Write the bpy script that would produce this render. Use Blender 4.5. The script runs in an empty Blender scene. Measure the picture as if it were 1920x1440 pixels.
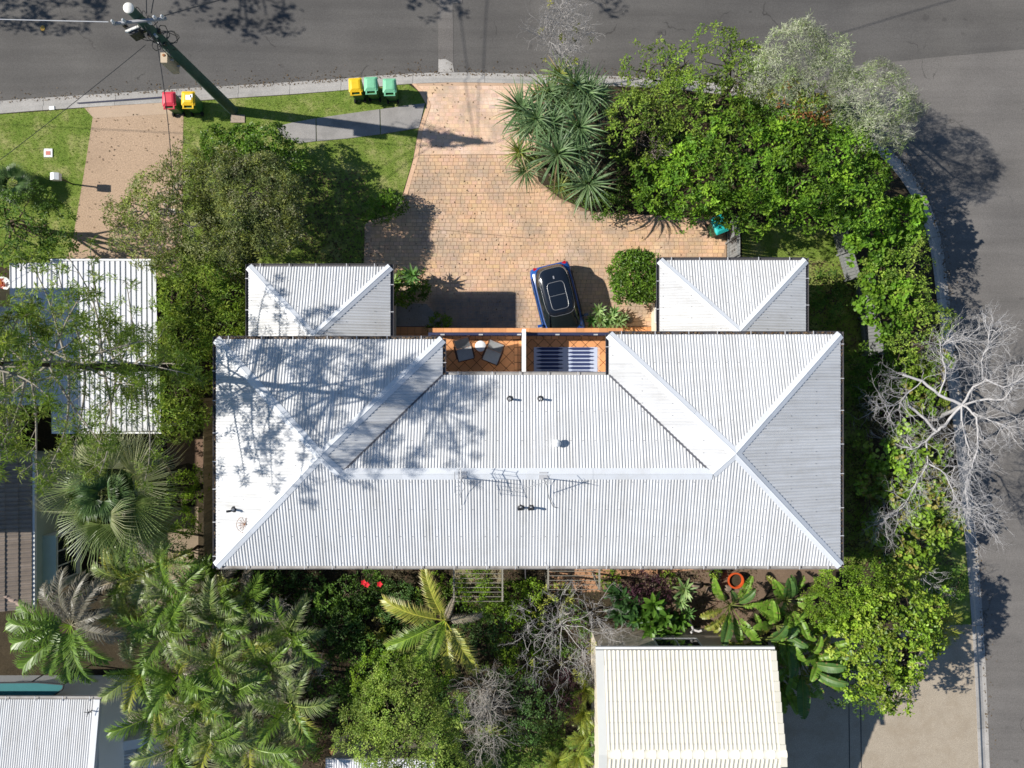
import bpy, math, random
import numpy as np
from mathutils import Vector, Matrix

# ------------------------------------------------------------------ camera, world, sun, exposure
S = bpy.context.scene
COL = S.collection
H, FPX = 31.0, 1331.5           # camera height (m) and focal length in photo pixels
cam = bpy.data.cameras.new('drone_camera')
cam.sensor_width = 36.0
cam.lens = 36.0 * FPX / 1920.0
cam.clip_end = 3000.0
camo = bpy.data.objects.new('drone_camera', cam)
camo.location = (0, 0, H)
COL.objects.link(camo)
S.camera = camo

SHX, SHY = 1.27, -0.1615        # shadow offset per metre of height
EL = math.atan(1.0 / math.hypot(SHX, SHY))
W = bpy.data.worlds.new('World')
S.world = W
W.use_nodes = True
nt = W.node_tree
sky = nt.nodes.new('ShaderNodeTexSky')
sky.sky_type = 'NISHITA'
sky.sun_disc = False
sky.sun_elevation = EL
sky.sun_rotation = math.atan2(-SHX, -SHY) % (2 * math.pi)
sky.air_density = 1.0
sky.dust_density = 0.1
sky.ozone_density = 3.0
bgn = nt.nodes['Background']
nt.links.new(sky.outputs[0], bgn.inputs[0])
bgn.inputs[1].default_value = 0.074
sun = bpy.data.lights.new('sun', 'SUN')
sun.energy = 4.6
sun.angle = math.radians(0.55)
sun.color = (1.0, 0.955, 0.88)
suno = bpy.data.objects.new('sun', sun)
suno.rotation_euler = Vector((SHX, SHY, -1.0)).to_track_quat('-Z', 'Y').to_euler()
suno.location = (-40, 6, 40)
COL.objects.link(suno)
S.view_settings.view_transform = 'Standard'
S.view_settings.look = 'None'
S.view_settings.exposure = 0.55
S.view_settings.gamma = 1.0
S.render.engine = 'CYCLES'
S.cycles.max_bounces = 6
S.cycles.filter_width = 1.6
S.cycles.transparent_max_bounces = 6

rnd = random.Random(11)
rng = np.random.default_rng(11)
UP = np.array([0, 0, 1.0])

# ------------------------------------------------------------------ helpers
def P(px, py, z=0.0):
    s = (H - z) / FPX
    return ((px - 960) * s, (720 - py) * s, z)

def sc(z):
    return (H - z) / FPX

def P2(px, py, z=0.0):
    return P(px, py, z)[:2]

def lin(r, g, b):
    f = lambda c: (c / 255 / 12.92) if c <= 10 else ((c / 255 + 0.055) / 1.055) ** 2.4
    return (f(r), f(g), f(b))

def norm(a):
    return a / np.maximum(np.linalg.norm(a, axis=-1, keepdims=True), 1e-9)

class MB:
    """collects geometry; build() links it as ONE mesh object"""
    def __init__(s):
        s.v, s.f, s.c, s.n = [], [], [], 0
        s.lt, s.lv = [], []
    def add(s, V, faces, col=None):
        V = np.asarray(V, dtype=np.float64).reshape(-1, 3)
        if isinstance(faces, np.ndarray):
            s.lv.append((faces + s.n).ravel())
            s.lt.append(np.full(len(faces), faces.shape[1]))
        else:
            for f in faces:
                s.lv.append(np.asarray(f) + s.n)
                s.lt.append(np.array([len(f)]))
        s.v.append(V)
        if col is None:
            col = (1, 1, 1)
        c = np.asarray(col, dtype=np.float64)
        s.c.append(np.broadcast_to(c, (len(V), 3)))
        s.n += len(V)
        return s
    def box(s, c, d, rz=0.0, col=None, tilt=None):
        x, y, z = d[0] / 2, d[1] / 2, d[2] / 2
        V = np.array([(a, b, e) for e in (-z, z) for b in (-y, y) for a in (-x, x)])
        if tilt is not None:
            V = V @ np.array(tilt).T
        ca, sa = math.cos(rz), math.sin(rz)
        V = V @ np.array([[ca, -sa, 0], [sa, ca, 0], [0, 0, 1]]).T + np.array(c)
        return s.add(V, [(0, 2, 3, 1), (4, 5, 7, 6), (0, 1, 5, 4), (2, 6, 7, 3), (0, 4, 6, 2), (1, 3, 7, 5)], col)
    def box2(s, a, b, col=None):
        a, b = np.array(a, float), np.array(b, float)
        return s.box((a + b) / 2, np.abs(b - a), 0, col)
    def prism(s, poly, z0, z1, col=None, bottom=True, bev=0.0):
        n = len(poly)
        p = np.array([q[:2] for q in poly], float)
        a = sum(p[i][0] * p[(i + 1) % n][1] - p[(i + 1) % n][0] * p[i][1] for i in range(n))
        if a < 0:
            p = p[::-1]
        V = [(x, y, z0) for x, y in p] + [(x, y, z1) for x, y in p]
        F = [tuple(range(n, 2 * n))] + [(i, (i + 1) % n, n + (i + 1) % n, n + i) for i in range(n)]
        if bottom:
            F.append(tuple(range(n))[::-1])
        if bev > 0:
            c = p.mean(0)
            q = p + (c - p) / np.maximum(np.linalg.norm(c - p, axis=1, keepdims=True), 1e-6) * bev * 1.4
            V = [(x, y, z0) for x, y in p] + [(x, y, z1 - bev) for x, y in p] + [(x, y, z1) for x, y in q]
            F = [tuple(range(2 * n, 3 * n))]
            for k in (0, 1):
                F += [(k * n + i, k * n + (i + 1) % n, (k + 1) * n + (i + 1) % n, (k + 1) * n + i) for i in range(n)]
        return s.add(V, F, col)
    def tube(s, pts, rad, sides=6, col=None, cap=True):
        pts = np.asarray(pts, float)
        n = len(pts)
        rad = np.broadcast_to(np.asarray(rad, float), (n,))
        t = np.zeros_like(pts)
        t[1:-1] = pts[2:] - pts[:-2]
        t[0] = pts[1] - pts[0]
        t[-1] = pts[-1] - pts[-2]
        t = norm(t)
        ref = np.where(np.abs(t[:, 2:3]) > 0.9, np.array([[1.0, 0, 0]]), np.array([[0, 0, 1.0]]))
        a = norm(np.cross(t, ref))
        b = np.cross(t, a)
        ang = np.arange(sides) * 2 * math.pi / sides
        V = pts[:, None, :] + rad[:, None, None] * (np.cos(ang)[None, :, None] * a[:, None, :] + np.sin(ang)[None, :, None] * b[:, None, :])
        V = V.reshape(-1, 3)
        F = []
        for i in range(n - 1):
            for j in range(sides):
                k = (j + 1) % sides
                F.append((i * sides + j, i * sides + k, (i + 1) * sides + k, (i + 1) * sides + j))
        s.add(V, np.array(F), col)
        if cap and sides > 2:
            s.add(V[:sides], [tuple(range(sides))], col)
            s.add(V[-sides:], [tuple(range(sides))[::-1]], col)
        return s
    def loop(s, pts, rad, sides=5, col=None):
        pts = [tuple(p) for p in pts]
        return s.tube(pts + [pts[0]], rad, sides, col, cap=False)
    def lathe(s, prof, c=(0, 0, 0), sides=16, col=None):
        ang = np.arange(sides) * 2 * math.pi / sides
        V = []
        for r, z in prof:
            for t in ang:
                V.append((c[0] + r * math.cos(t), c[1] + r * math.sin(t), c[2] + z))
        F = []
        for i in range(len(prof) - 1):
            for j in range(sides):
                k = (j + 1) % sides
                F.append((i * sides + j, i * sides + k, (i + 1) * sides + k, (i + 1) * sides + j))
        s.add(V, F, col)
        if prof[0][0] > 1e-4:
            s.add(V[:sides], [tuple(range(sides))[::-1]], col)
        if prof[-1][0] > 1e-4:
            s.add(V[-sides:], [tuple(range(sides))], col)
        return s
    def sheet(s, poly, z, col=None):
        return s.add([(p[0], p[1], z) for p in poly], [tuple(range(len(poly)))], col)
    def mesh(s, name, smooth=False, col=True, off=(0, 0, 0)):
        me = bpy.data.meshes.new(name)
        if not s.v:
            return me
        V = np.concatenate(s.v) - np.asarray(off)
        lv = np.concatenate(s.lv).astype(np.int32)
        lt = np.concatenate(s.lt).astype(np.int32)
        me.vertices.add(len(V))
        me.vertices.foreach_set('co', V.astype(np.float32).ravel())
        me.loops.add(len(lv))
        me.loops.foreach_set('vertex_index', lv)
        me.polygons.add(len(lt))
        st = np.zeros(len(lt), np.int32)
        st[1:] = np.cumsum(lt)[:-1]
        me.polygons.foreach_set('loop_start', st)
        me.polygons.foreach_set('loop_total', lt)
        me.polygons.foreach_set('use_smooth', np.full(len(lt), smooth))
        if col:
            at = me.color_attributes.new('col', 'FLOAT_COLOR', 'POINT')
            C = np.ones((len(V), 4), np.float32)
            C[:, :3] = np.concatenate(s.c)
            at.data.foreach_set('color', C.ravel())
        me.update(calc_edges=True)
        return me
    def build(s, name, mat, parent=None, smooth=False, local=False):
        off = (0, 0, 0) if local else wloc(parent)
        me = s.mesh(name, smooth, True, off)
        me.materials.append(mat)
        return link(name, me, parent)

def wloc(o):
    v = np.zeros(3)
    while o is not None:
        v += np.array(o.location)
        o = o.parent
    return v

def link(name, me, parent=None, loc=None, rot=None, scl=None):
    o = bpy.data.objects.new(name, me)
    COL.objects.link(o)
    o.parent = parent
    if loc is not None:
        o.location = loc
    if rot is not None:
        o.rotation_euler = rot
    if scl is not None:
        o.scale = (scl, scl, scl) if np.isscalar(scl) else scl
    return o

USED_LABELS = {}
def tag(o, label, cat, group=None):
    o['label'] = label
    o['category'] = cat
    if group:
        o['group'] = group
    return o

def thing(name, label, cat, loc=(0, 0, 0), group=None, rz=0.0):
    o = bpy.data.objects.new(name, None)
    o.empty_display_size = 0.2
    COL.objects.link(o)
    o.location = loc
    o.rotation_euler = (0, 0, rz)
    return tag(o, label, cat, group)

def struct(o, kind='structure'):
    o['kind'] = kind
    return o

def copy_tree(o, parent=None):
    c = o.copy()
    COL.objects.link(c)
    c.parent = parent
    for ch in list(o.children):
        copy_tree(ch, c)
    return c

def inside(poly, x, y):
    r = False
    n = len(poly)
    j = n - 1
    for i in range(n):
        xi, yi = poly[i][0], poly[i][1]
        xj, yj = poly[j][0], poly[j][1]
        if (yi > y) != (yj > y) and x < (xj - xi) * (y - yi) / (yj - yi) + xi:
            r = not r
        j = i
    return r

def inside_np(poly, X, Y):
    r = np.zeros(X.shape, bool)
    n = len(poly)
    j = n - 1
    for i in range(n):
        xi, yi = poly[i][0], poly[i][1]
        xj, yj = poly[j][0], poly[j][1]
        if yi != yj:
            c = ((yi > Y) != (yj > Y)) & (X < (xj - xi) * (Y - yi) / (yj - yi) + xi)
            r ^= c
        j = i
    return r

def clip_rect(poly, x0, y0, x1, y1):
    def cl(ps, f, g):
        out = []
        for i in range(len(ps)):
            a, b = ps[i], ps[(i + 1) % len(ps)]
            fa, fb = f(a), f(b)
            if fa >= 0:
                out.append(a)
            if fa * fb < 0:
                t = fa / (fa - fb)
                out.append((a[0] + t * (b[0] - a[0]), a[1] + t * (b[1] - a[1])))
        return out
    for f in (lambda p: p[0] - x0, lambda p: x1 - p[0], lambda p: p[1] - y0, lambda p: y1 - p[1]):
        poly = cl(poly, f, None)
        if len(poly) < 3:
            return []
    return poly

def pxpoly(pts, z=0.0):
    return [P2(a, b, z) for a, b in pts]

# ------------------------------------------------------------------ materials
def newmat(name):
    m = bpy.data.materials.new(name)
    m.use_nodes = True
    t = m.node_tree
    return m, t, t.nodes['Principled BSDF']

def ramp(t, fac, stops):
    r = t.nodes.new('ShaderNodeValToRGB')
    el = r.color_ramp.elements
    while len(el) < len(stops):
        el.new(0.5)
    for e, (p, c) in zip(el, stops):
        e.position = p
        e.color = (*c, 1)
    t.links.new(fac, r.inputs[0])
    return r.outputs[0]

def noise(t, scale, detail=4, rough=0.6, vec=None, dim='3D'):
    n = t.nodes.new('ShaderNodeTexNoise')
    n.inputs['Scale'].default_value = scale
    n.inputs['Detail'].default_value = detail
    n.inputs['Roughness'].default_value = rough
    if vec is not None:
        t.links.new(vec, n.inputs['Vector'])
    return n.outputs['Fac']

def pos(t):
    return t.nodes.new('ShaderNodeNewGeometry').outputs['Position']

def mixc(t, fac, a, b, mode='MIX'):
    m = t.nodes.new('ShaderNodeMix')
    m.data_type = 'RGBA'
    m.blend_type = mode
    for s, v in ((m.inputs[0], fac), (m.inputs[6], a), (m.inputs[7], b)):
        if hasattr(v, 'is_linked') or hasattr(v, 'links'):
            t.links.new(v, s)
        elif isinstance(v, (int, float)):
            s.default_value = v
        else:
            s.default_value = (*v, 1)
    return m.outputs[2]

def math_(t, op, a, b=0.0, clamp=False):
    m = t.nodes.new('ShaderNodeMath')
    m.operation = op
    m.use_clamp = clamp
    for s, v in ((m.inputs[0], a), (m.inputs[1], b)):
        if hasattr(v, 'links'):
            t.links.new(v, s)
        else:
            s.default_value = v
    return m.outputs[0]

def attr(t, name='col'):
    a = t.nodes.new('ShaderNodeAttribute')
    a.attribute_name = name
    return a.outputs['Color']

def bump(t, b, h, strength=0.3, dist=0.02):
    n = t.nodes.new('ShaderNodeBump')
    n.inputs['Strength'].default_value = strength
    n.inputs['Distance'].default_value = dist
    t.links.new(h, n.inputs['Height'])
    t.links.new(n.outputs[0], b.inputs['Normal'])

def simple(name, col, rough=0.6, spec=0.3, var=0.12, scale=3.0, metal=0.0, rand=0.0, dirt=None, dirt_amt=0.0, bmp=0.0, bscale=40, vcol=False, fine=0.0):
    m, t, b = newmat(name)
    p = pos(t)
    n1 = noise(t, scale, 5, 0.65, p)
    c = mixc(t, n1, tuple(x * (1 - var) for x in col), tuple(min(1, x * (1 + var)) for x in col))
    if fine:
        n3 = noise(t, scale * 18, 3, 0.7, p)
        c = mixc(t, 1.0, c, ramp(t, n3, [(0.3, (1 - fine,) * 3), (0.7, (1 + fine,) * 3)]), 'MULTIPLY')
    if vcol:
        c = mixc(t, 1.0, c, attr(t), 'MULTIPLY')
    if rand:
        oi = t.nodes.new('ShaderNodeObjectInfo')
        c = mixc(t, 1.0, c, ramp(t, oi.outputs['Random'], [(0, (1 - rand,) * 3), (1, (1 + rand,) * 3)]), 'MULTIPLY')
    if dirt is not None:
        n2 = noise(t, scale * 0.45, 6, 0.7, p)
        f = math_(t, 'MULTIPLY', ramp(t, n2, [(0.48, (0, 0, 0)), (0.68, (1, 1, 1))]), dirt_amt)
        c = mixc(t, f, c, dirt)
    t.links.new(c, b.inputs['Base Color'])
    b.inputs['Roughness'].default_value = rough
    b.inputs['Specular IOR Level'].default_value = spec
    b.inputs['Metallic'].default_value = metal
    if bmp:
        bump(t, b, noise(t, bscale, 4, 0.7, p), bmp, 0.01)
    return m

def leafmat(name, rough=0.45, spec=0.3, trans=0.28, tint=(1.25, 1.15, 0.6)):
    m, t, b = newmat(name)
    c = attr(t)
    t.links.new(c, b.inputs['Base Color'])
    b.inputs['Roughness'].default_value = rough
    b.inputs['Specular IOR Level'].default_value = spec
    tr = t.nodes.new('ShaderNodeBsdfTranslucent')
    t.links.new(mixc(t, 1.0, c, tint, 'MULTIPLY'), tr.inputs[0])
    mx = t.nodes.new('ShaderNodeMixShader')
    mx.inputs[0].default_value = trans
    t.links.new(b.outputs[0], mx.inputs[1])
    t.links.new(tr.outputs[0], mx.inputs[2])
    t.links.new(mx.outputs[0], t.nodes['Material Output'].inputs[0])
    return m

LEAF = leafmat('leaf', 0.5, 0.25, 0.32)
LEAF_GLOSSY = leafmat('leaf_glossy', 0.42, 0.35, 0.25)
FROND = leafmat('frond', 0.4, 0.4, 0.25)
BARK = simple('bark', (0.11, 0.085, 0.06), 0.9, 0.1, 0.35, 9, bmp=0.5, bscale=30)
BARK_DARK = simple('dark_bark', (0.035, 0.028, 0.02), 0.9, 0.1, 0.35, 9, bmp=0.5, bscale=30)
BARE_PALE = simple('bleached_wood', (0.44, 0.425, 0.42), 0.8, 0.15, 0.3, 4)
BARE_GREY = simple('grey_twig', (0.40, 0.365, 0.32), 0.85, 0.1, 0.3, 4)
# ------------------------------------------------------------------ setting: ground, roads, kerb, lawns, driveways
ZR = -0.12                       # road level
M_earth = simple('dry_earth', (0.10, 0.085, 0.05), 0.95, 0.05, 0.4, 0.15)
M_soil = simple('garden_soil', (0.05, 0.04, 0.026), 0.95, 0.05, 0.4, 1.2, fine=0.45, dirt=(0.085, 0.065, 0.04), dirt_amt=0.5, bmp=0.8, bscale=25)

def asphalt(name, a, b_, patch):
    m, t, b = newmat(name)
    p = pos(t)
    c = ramp(t, noise(t, 0.35, 6, 0.6, p), [(0.3, a), (0.72, b_)])
    mp = t.nodes.new('ShaderNodeMapping')
    mp.inputs['Scale'].default_value = (0.12, 1.6, 1)
    mp.inputs['Rotation'].default_value = (0, 0, -0.06)
    t.links.new(p, mp.inputs['Vector'])
    st = noise(t, 1.0, 4, 0.6, mp.outputs[0])
    c = mixc(t, 1.0, c, ramp(t, st, [(0.3, (0.86,) * 3), (0.7, (1.12,) * 3)]), 'MULTIPLY')
    g = noise(t, 55, 2, 0.8, p)
    c = mixc(t, 1.0, c, ramp(t, g, [(0.3, (0.68,) * 3), (0.7, (1.36,) * 3)]), 'MULTIPLY')
    g2 = noise(t, 17, 3, 0.7, p)
    c = mixc(t, 1.0, c, ramp(t, g2, [(0.3, (0.84,) * 3), (0.7, (1.16,) * 3)]), 'MULTIPLY')
    wear = noise(t, 0.09, 4, 0.55, p)
    c = mixc(t, 1.0, c, ramp(t, wear, [(0.35, (0.88, 0.88, 0.89)), (0.65, (1.14, 1.12, 1.09))]), 'MULTIPLY')
    oil = ramp(t, noise(t, 1.9, 2, 0.5, p), [(0.70, (0, 0, 0)), (0.76, (1, 1, 1))])
    c = mixc(t, math_(t, 'MULTIPLY', oil, 0.35), c, tuple(x * 0.45 for x in a))
    v = t.nodes.new('ShaderNodeTexVoronoi')
    v.inputs['Scale'].default_value = 1.7
    t.links.new(p, v.inputs['Vector'])
    sp = ramp(t, v.outputs['Distance'], [(0.0, (1, 1, 1)), (0.035, (0, 0, 0))])
    c = mixc(t, math_(t, 'MULTIPLY', sp, 0.35), c, patch)
    # fine cracks
    v2 = t.nodes.new('ShaderNodeTexVoronoi')
    v2.feature = 'DISTANCE_TO_EDGE'
    v2.inputs['Scale'].default_value = 0.16
    wv = t.nodes.new('ShaderNodeVectorMath')
    wv.operation = 'ADD'
    nz = t.nodes.new('ShaderNodeTexNoise')
    nz.inputs['Scale'].default_value = 0.5
    nz.inputs['Detail'].default_value = 6
    t.links.new(p, nz.inputs['Vector'])
    t.links.new(p, wv.inputs[0])
    sv = t.nodes.new('ShaderNodeVectorMath')
    sv.operation = 'SCALE'
    sv.inputs['Scale'].default_value = 3.0
    t.links.new(nz.outputs['Color'], sv.inputs[0])
    t.links.new(sv.outputs[0], wv.inputs[1])
    t.links.new(wv.outputs[0], v2.inputs['Vector'])
    cr = ramp(t, v2.outputs['Distance'], [(0.0, (1, 1, 1)), (0.005, (0, 0, 0))])
    brk = ramp(t, noise(t, 0.6, 3, 0.5, p), [(0.52, (0, 0, 0)), (0.58, (1, 1, 1))])
    c = mixc(t, math_(t, 'MULTIPLY', math_(t, 'MULTIPLY', cr, brk), 0.8), c, tuple(x * 0.35 for x in a))
    t.links.new(c, b.inputs['Base Color'])
    b.inputs['Roughness'].default_value = 0.85
    b.inputs['Specular IOR Level'].default_value = 0.2
    bump(t, b, g, 0.35, 0.01)
    return m

M_road = asphalt('asphalt_dark', (0.092, 0.087, 0.082), (0.118, 0.112, 0.105), (0.5, 0.48, 0.45))
M_side = asphalt('asphalt_light', (0.135, 0.126, 0.117), (0.168, 0.157, 0.146), (0.4, 0.38, 0.35))
M_trench = asphalt('asphalt_trench', (0.125, 0.115, 0.108), (0.15, 0.14, 0.13), (0.4, 0.38, 0.35))
M_conc = simple('kerb_concrete', (0.37, 0.35, 0.325), 0.85, 0.15, 0.16, 1.3, fine=0.22, dirt=(0.2, 0.19, 0.17), dirt_amt=0.5, rand=0.10, bmp=0.3, bscale=60)
M_path = simple('path_concrete', (0.29, 0.275, 0.26), 0.9, 0.1, 0.25, 1.8, fine=0.2, dirt=(0.17, 0.165, 0.155), dirt_amt=0.7, rand=0.08, bmp=0.3, bscale=60)
M_agg = simple('exposed_aggregate', (0.42, 0.30, 0.205), 0.85, 0.15, 0.1, 1.0, fine=0.30, dirt=(0.33, 0.235, 0.16), dirt_amt=0.5, bmp=0.6, bscale=70)
M_agg2 = simple('pebble_aggregate', (0.36, 0.305, 0.235), 0.85, 0.15, 0.12, 2.0, fine=0.42, dirt=(0.27, 0.215, 0.15), dirt_amt=0.6, bmp=0.8, bscale=60)

def lawnmat():
    m, t, b = newmat('lawn_grass')
    p = pos(t)
    c = ramp(t, noise(t, 1.1, 6, 0.7, p), [(0.3, (0.12, 0.20, 0.03)), (0.5, (0.20, 0.265, 0.055)), (0.68, (0.38, 0.365, 0.15))])
    n2 = noise(t, 30, 4, 0.8, p)
    c = mixc(t, 1.0, c, ramp(t, n2, [(0.3, (0.5,) * 3), (0.7, (1.4,) * 3)]), 'MULTIPLY')
    t.links.new(c, b.inputs['Base Color'])
    b.inputs['Roughness'].default_value = 0.95
    b.inputs['Specular IOR Level'].default_value = 0.05
    bump(t, b, n2, 1.0, 0.03)
    return m
M_lawn = lawnmat()

def sheet(name, poly, z, mat, parent=None, kind='structure'):
    o = MB().sheet(poly, z).build(name, mat, parent)
    if kind:
        o['kind'] = kind
    return o

sheet('ground', [(-400, -400), (400, -400), (400, 400), (-400, 400)], -0.16, M_earth)
sheet('main_road', [(-200, 8.0), (200, 5.0), (200, 21.5), (-200, 21.5)], ZR - 0.008, M_road)
side = pxpoly([(1180, 165), (1560, 128), (1640, 119), (1750, 108), (1925, 92)], ZR) + [(40, 11), (40, -120), (17, -120)] + pxpoly([(1790, 1500), (1700, 700), (1500, 300)], ZR)
sheet('far_verge', [(-200, 21.5), (200, 21.5), (200, 26), (-200, 26)], -0.05, M_lawn)
sheet('side_road', side, ZR - 0.004, M_side)
tr = sheet('road_patch', pxpoly([(821, -30), (849, -30), (850, 112), (851, 136), (822, 136)], ZR), ZR, M_trench)
sheet('road_patch', pxpoly([(822, 111), (836, 111), (848, 118), (852, 135), (822, 135)], ZR), ZR + 0.004, M_conc)
sheet('road_patch', pxpoly([(823, -28), (866, -28), (867, 6), (849, 7), (848, 34), (823, 34)], ZR), ZR + 0.004, M_side)

# kerb: (front edge on the road, back edge on the verge) in photo pixels
KF = [(-900, 262), (-400, 223), (0, 189), (100, 182), (230, 174), (350, 165), (450, 160), (560, 153), (660, 146), (760, 138), (850, 135), (960, 138), (1080, 141), (1180, 143), (1300, 150), (1430, 168), (1540, 202), (1620, 245), (1685, 292), (1735, 360), (1765, 440), (1778, 540), (1788, 640), (1812, 800), (1825, 940), (1839, 1100), (1848, 1240), (1856, 1440), (1900, 2600)]
KB = [(-900, 288), (-400, 247), (0, 213), (100, 205), (230, 197), (350, 190), (450, 183), (560, 176), (660, 168), (760, 157), (850, 154), (960, 156), (1080, 160), (1180, 162), (1300, 170), (1430, 187), (1540, 219), (1610, 258), (1666, 305), (1712, 368), (1742, 445), (1755, 545), (1765, 645), (1789, 800), (1803, 940), (1817, 1100), (1827, 1240), (1835, 1440), (1878, 2600)]
kf = np.array([P2(*p, z=ZR) for p in KF])
kb = np.array([P2(*p) for p in KB])

def resample(a, b, step):
    seg = np.linalg.norm(np.diff((a + b) / 2, axis=0), axis=1)
    s = np.concatenate([[0], np.cumsum(seg)])
    n = int(s[-1] / step)
    q = np.linspace(0, s[-1], n + 1)
    f = lambda c: np.stack([np.interp(q, s, c[:, 0]), np.interp(q, s, c[:, 1])], 1)
    return f(a), f(b)

def smooth_pts(a, it=2):
    for _ in range(it):
        q = a[:-1] * .75 + a[1:] * .25
        r = a[:-1] * .25 + a[1:] * .75
        m = np.empty((2 * len(q), 2))
        m[0::2], m[1::2] = q, r
        a = np.vstack([a[:1], m, a[-1:]])
    return a
kfs, kbs = smooth_pts(kf), smooth_pts(kb)
fa, ba = resample(kfs, kbs, 0.45)
kerb = thing('kerb', '', '')
del kerb['label'], kerb['category']
kerb['kind'] = 'structure'
PROF = [(0.0, ZR + 0.002), (0.30, ZR - 0.004), (0.52, ZR + 0.02), (0.68, -0.025), (0.78, 0.012), (1.0, 0.014)]
i = 0
while i < len(fa) - 1:
    L = rnd.choice([5, 6, 6, 7])
    j = min(i + L, len(fa) - 1)
    mb = MB()
    V, F = [], []
    for k in range(i, j + 1):
        A, B = fa[k].copy(), ba[k].copy()
        if k in (i, j) and j - i > 1:
            k2 = k + 1 if k == i else k - 1
            d = norm(((fa[k2] + ba[k2]) - (fa[k] + ba[k]))[None])[0]
            A = A + d * 0.007
            B = B + d * 0.007
        for t_, z in PROF:
            q = A + (B - A) * t_
            V.append((q[0], q[1], z))
        V.append((B[0], B[1], -0.13))
    m_ = len(PROF) + 1
    for k in range(j - i):
        for c in range(m_ - 1):
            F.append((k * m_ + c, (k + 1) * m_ + c, (k + 1) * m_ + c + 1, k * m_ + c + 1))
    mb.add(V, np.array(F))
    mb.build('kerb_segment', M_conc, kerb)
    i = j

# yard ground behind the kerb
yard = [tuple(p) for p in kbs] + [(60, -60), (-80, -60), (-80, 9)]
yard = [tuple(p) for p in kbs] + [(kbs[-1][0], -80), (-90, -80), (-90, kbs[0][1])]
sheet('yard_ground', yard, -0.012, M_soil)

LAWN1 = pxpoly([(-60, 219), (60, 210), (165, 202), (174, 220), (163, 290), (150, 370), (139, 440), (120, 500), (-60, 500)])
LAWN2 = pxpoly([(341, 192), (450, 184), (560, 177), (640, 170), (766, 158), (785, 172), (800, 197), (784, 243), (774, 300), (755, 362), (735, 400), (687, 415), (686, 505), (345, 520)])
LAWN3 = pxpoly([(1390, 415), (1560, 425), (1605, 525), (1622, 655), (1650, 1000), (1620, 1062), (1560, 1062), (1560, 640), (1505, 640), (1505, 490), (1392, 490)])
LAWN4 = pxpoly([(1700, 960), (1803, 945), (1817, 1100), (1822, 1180), (1760, 1230), (1690, 1100)])
LAWN5 = pxpoly([(895, 1350), (1060, 1350), (1060, 1480), (895, 1480)])
for nm, pl in (('lawn', LAWN1), ('lawn', LAWN2), ('lawn', LAWN3), ('lawn', LAWN4), ('lawn', LAWN5)):
    sheet(nm, pl, -0.004, M_lawn)

DRIVE1 = pxpoly([(158, 202), (345, 188), (342, 300), (342, 520), (115, 520), (138, 440), (150, 370), (163, 290), (174, 220)])
sheet('neighbour_driveway', DRIVE1, 0.004, M_agg)
a_ = pxpoly([(160, 203), (300, 193), (345, 189), (343, 212), (176, 222)])
sheet('driveway_apron', a_, 0.008, simple('apron_concrete', (0.45, 0.335, 0.24), 0.85, 0.15, 0.08, 2, fine=0.15))
sheet('corner_driveway', pxpoly([(1440, 1200), (1640, 1180), (1830, 1170), (1836, 1440), (1838, 1560), (1440, 1560)]), 0.004, M_agg2)
M_joint = simple('drain_joint', (0.05, 0.05, 0.045), 0.8, 0.2)
for x in (1590, 1612):
    sheet('drain_joint', pxpoly([(x, 1240), (x + 1.6, 1240), (x + 5, 1560), (x + 3.2, 1560)]), 0.008, M_joint)

# footpath slabs
fp = thing('footpath', '', '')
del fp['label'], fp['category']
fp['kind'] = 'structure'
for q in ([(517, 238), (548, 230), (592, 222), (593, 265), (560, 269), (533, 259)], [(593.5, 222), (640, 215), (712, 205), (713, 252), (650, 260), (594.5, 265)], [(713.5, 205), (760, 198), (797, 194), (786, 240), (714.5, 252)]):
    MB().prism(pxpoly(q), -0.05, 0.028, bev=0.008).build('paving_slab', M_path, fp)

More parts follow.
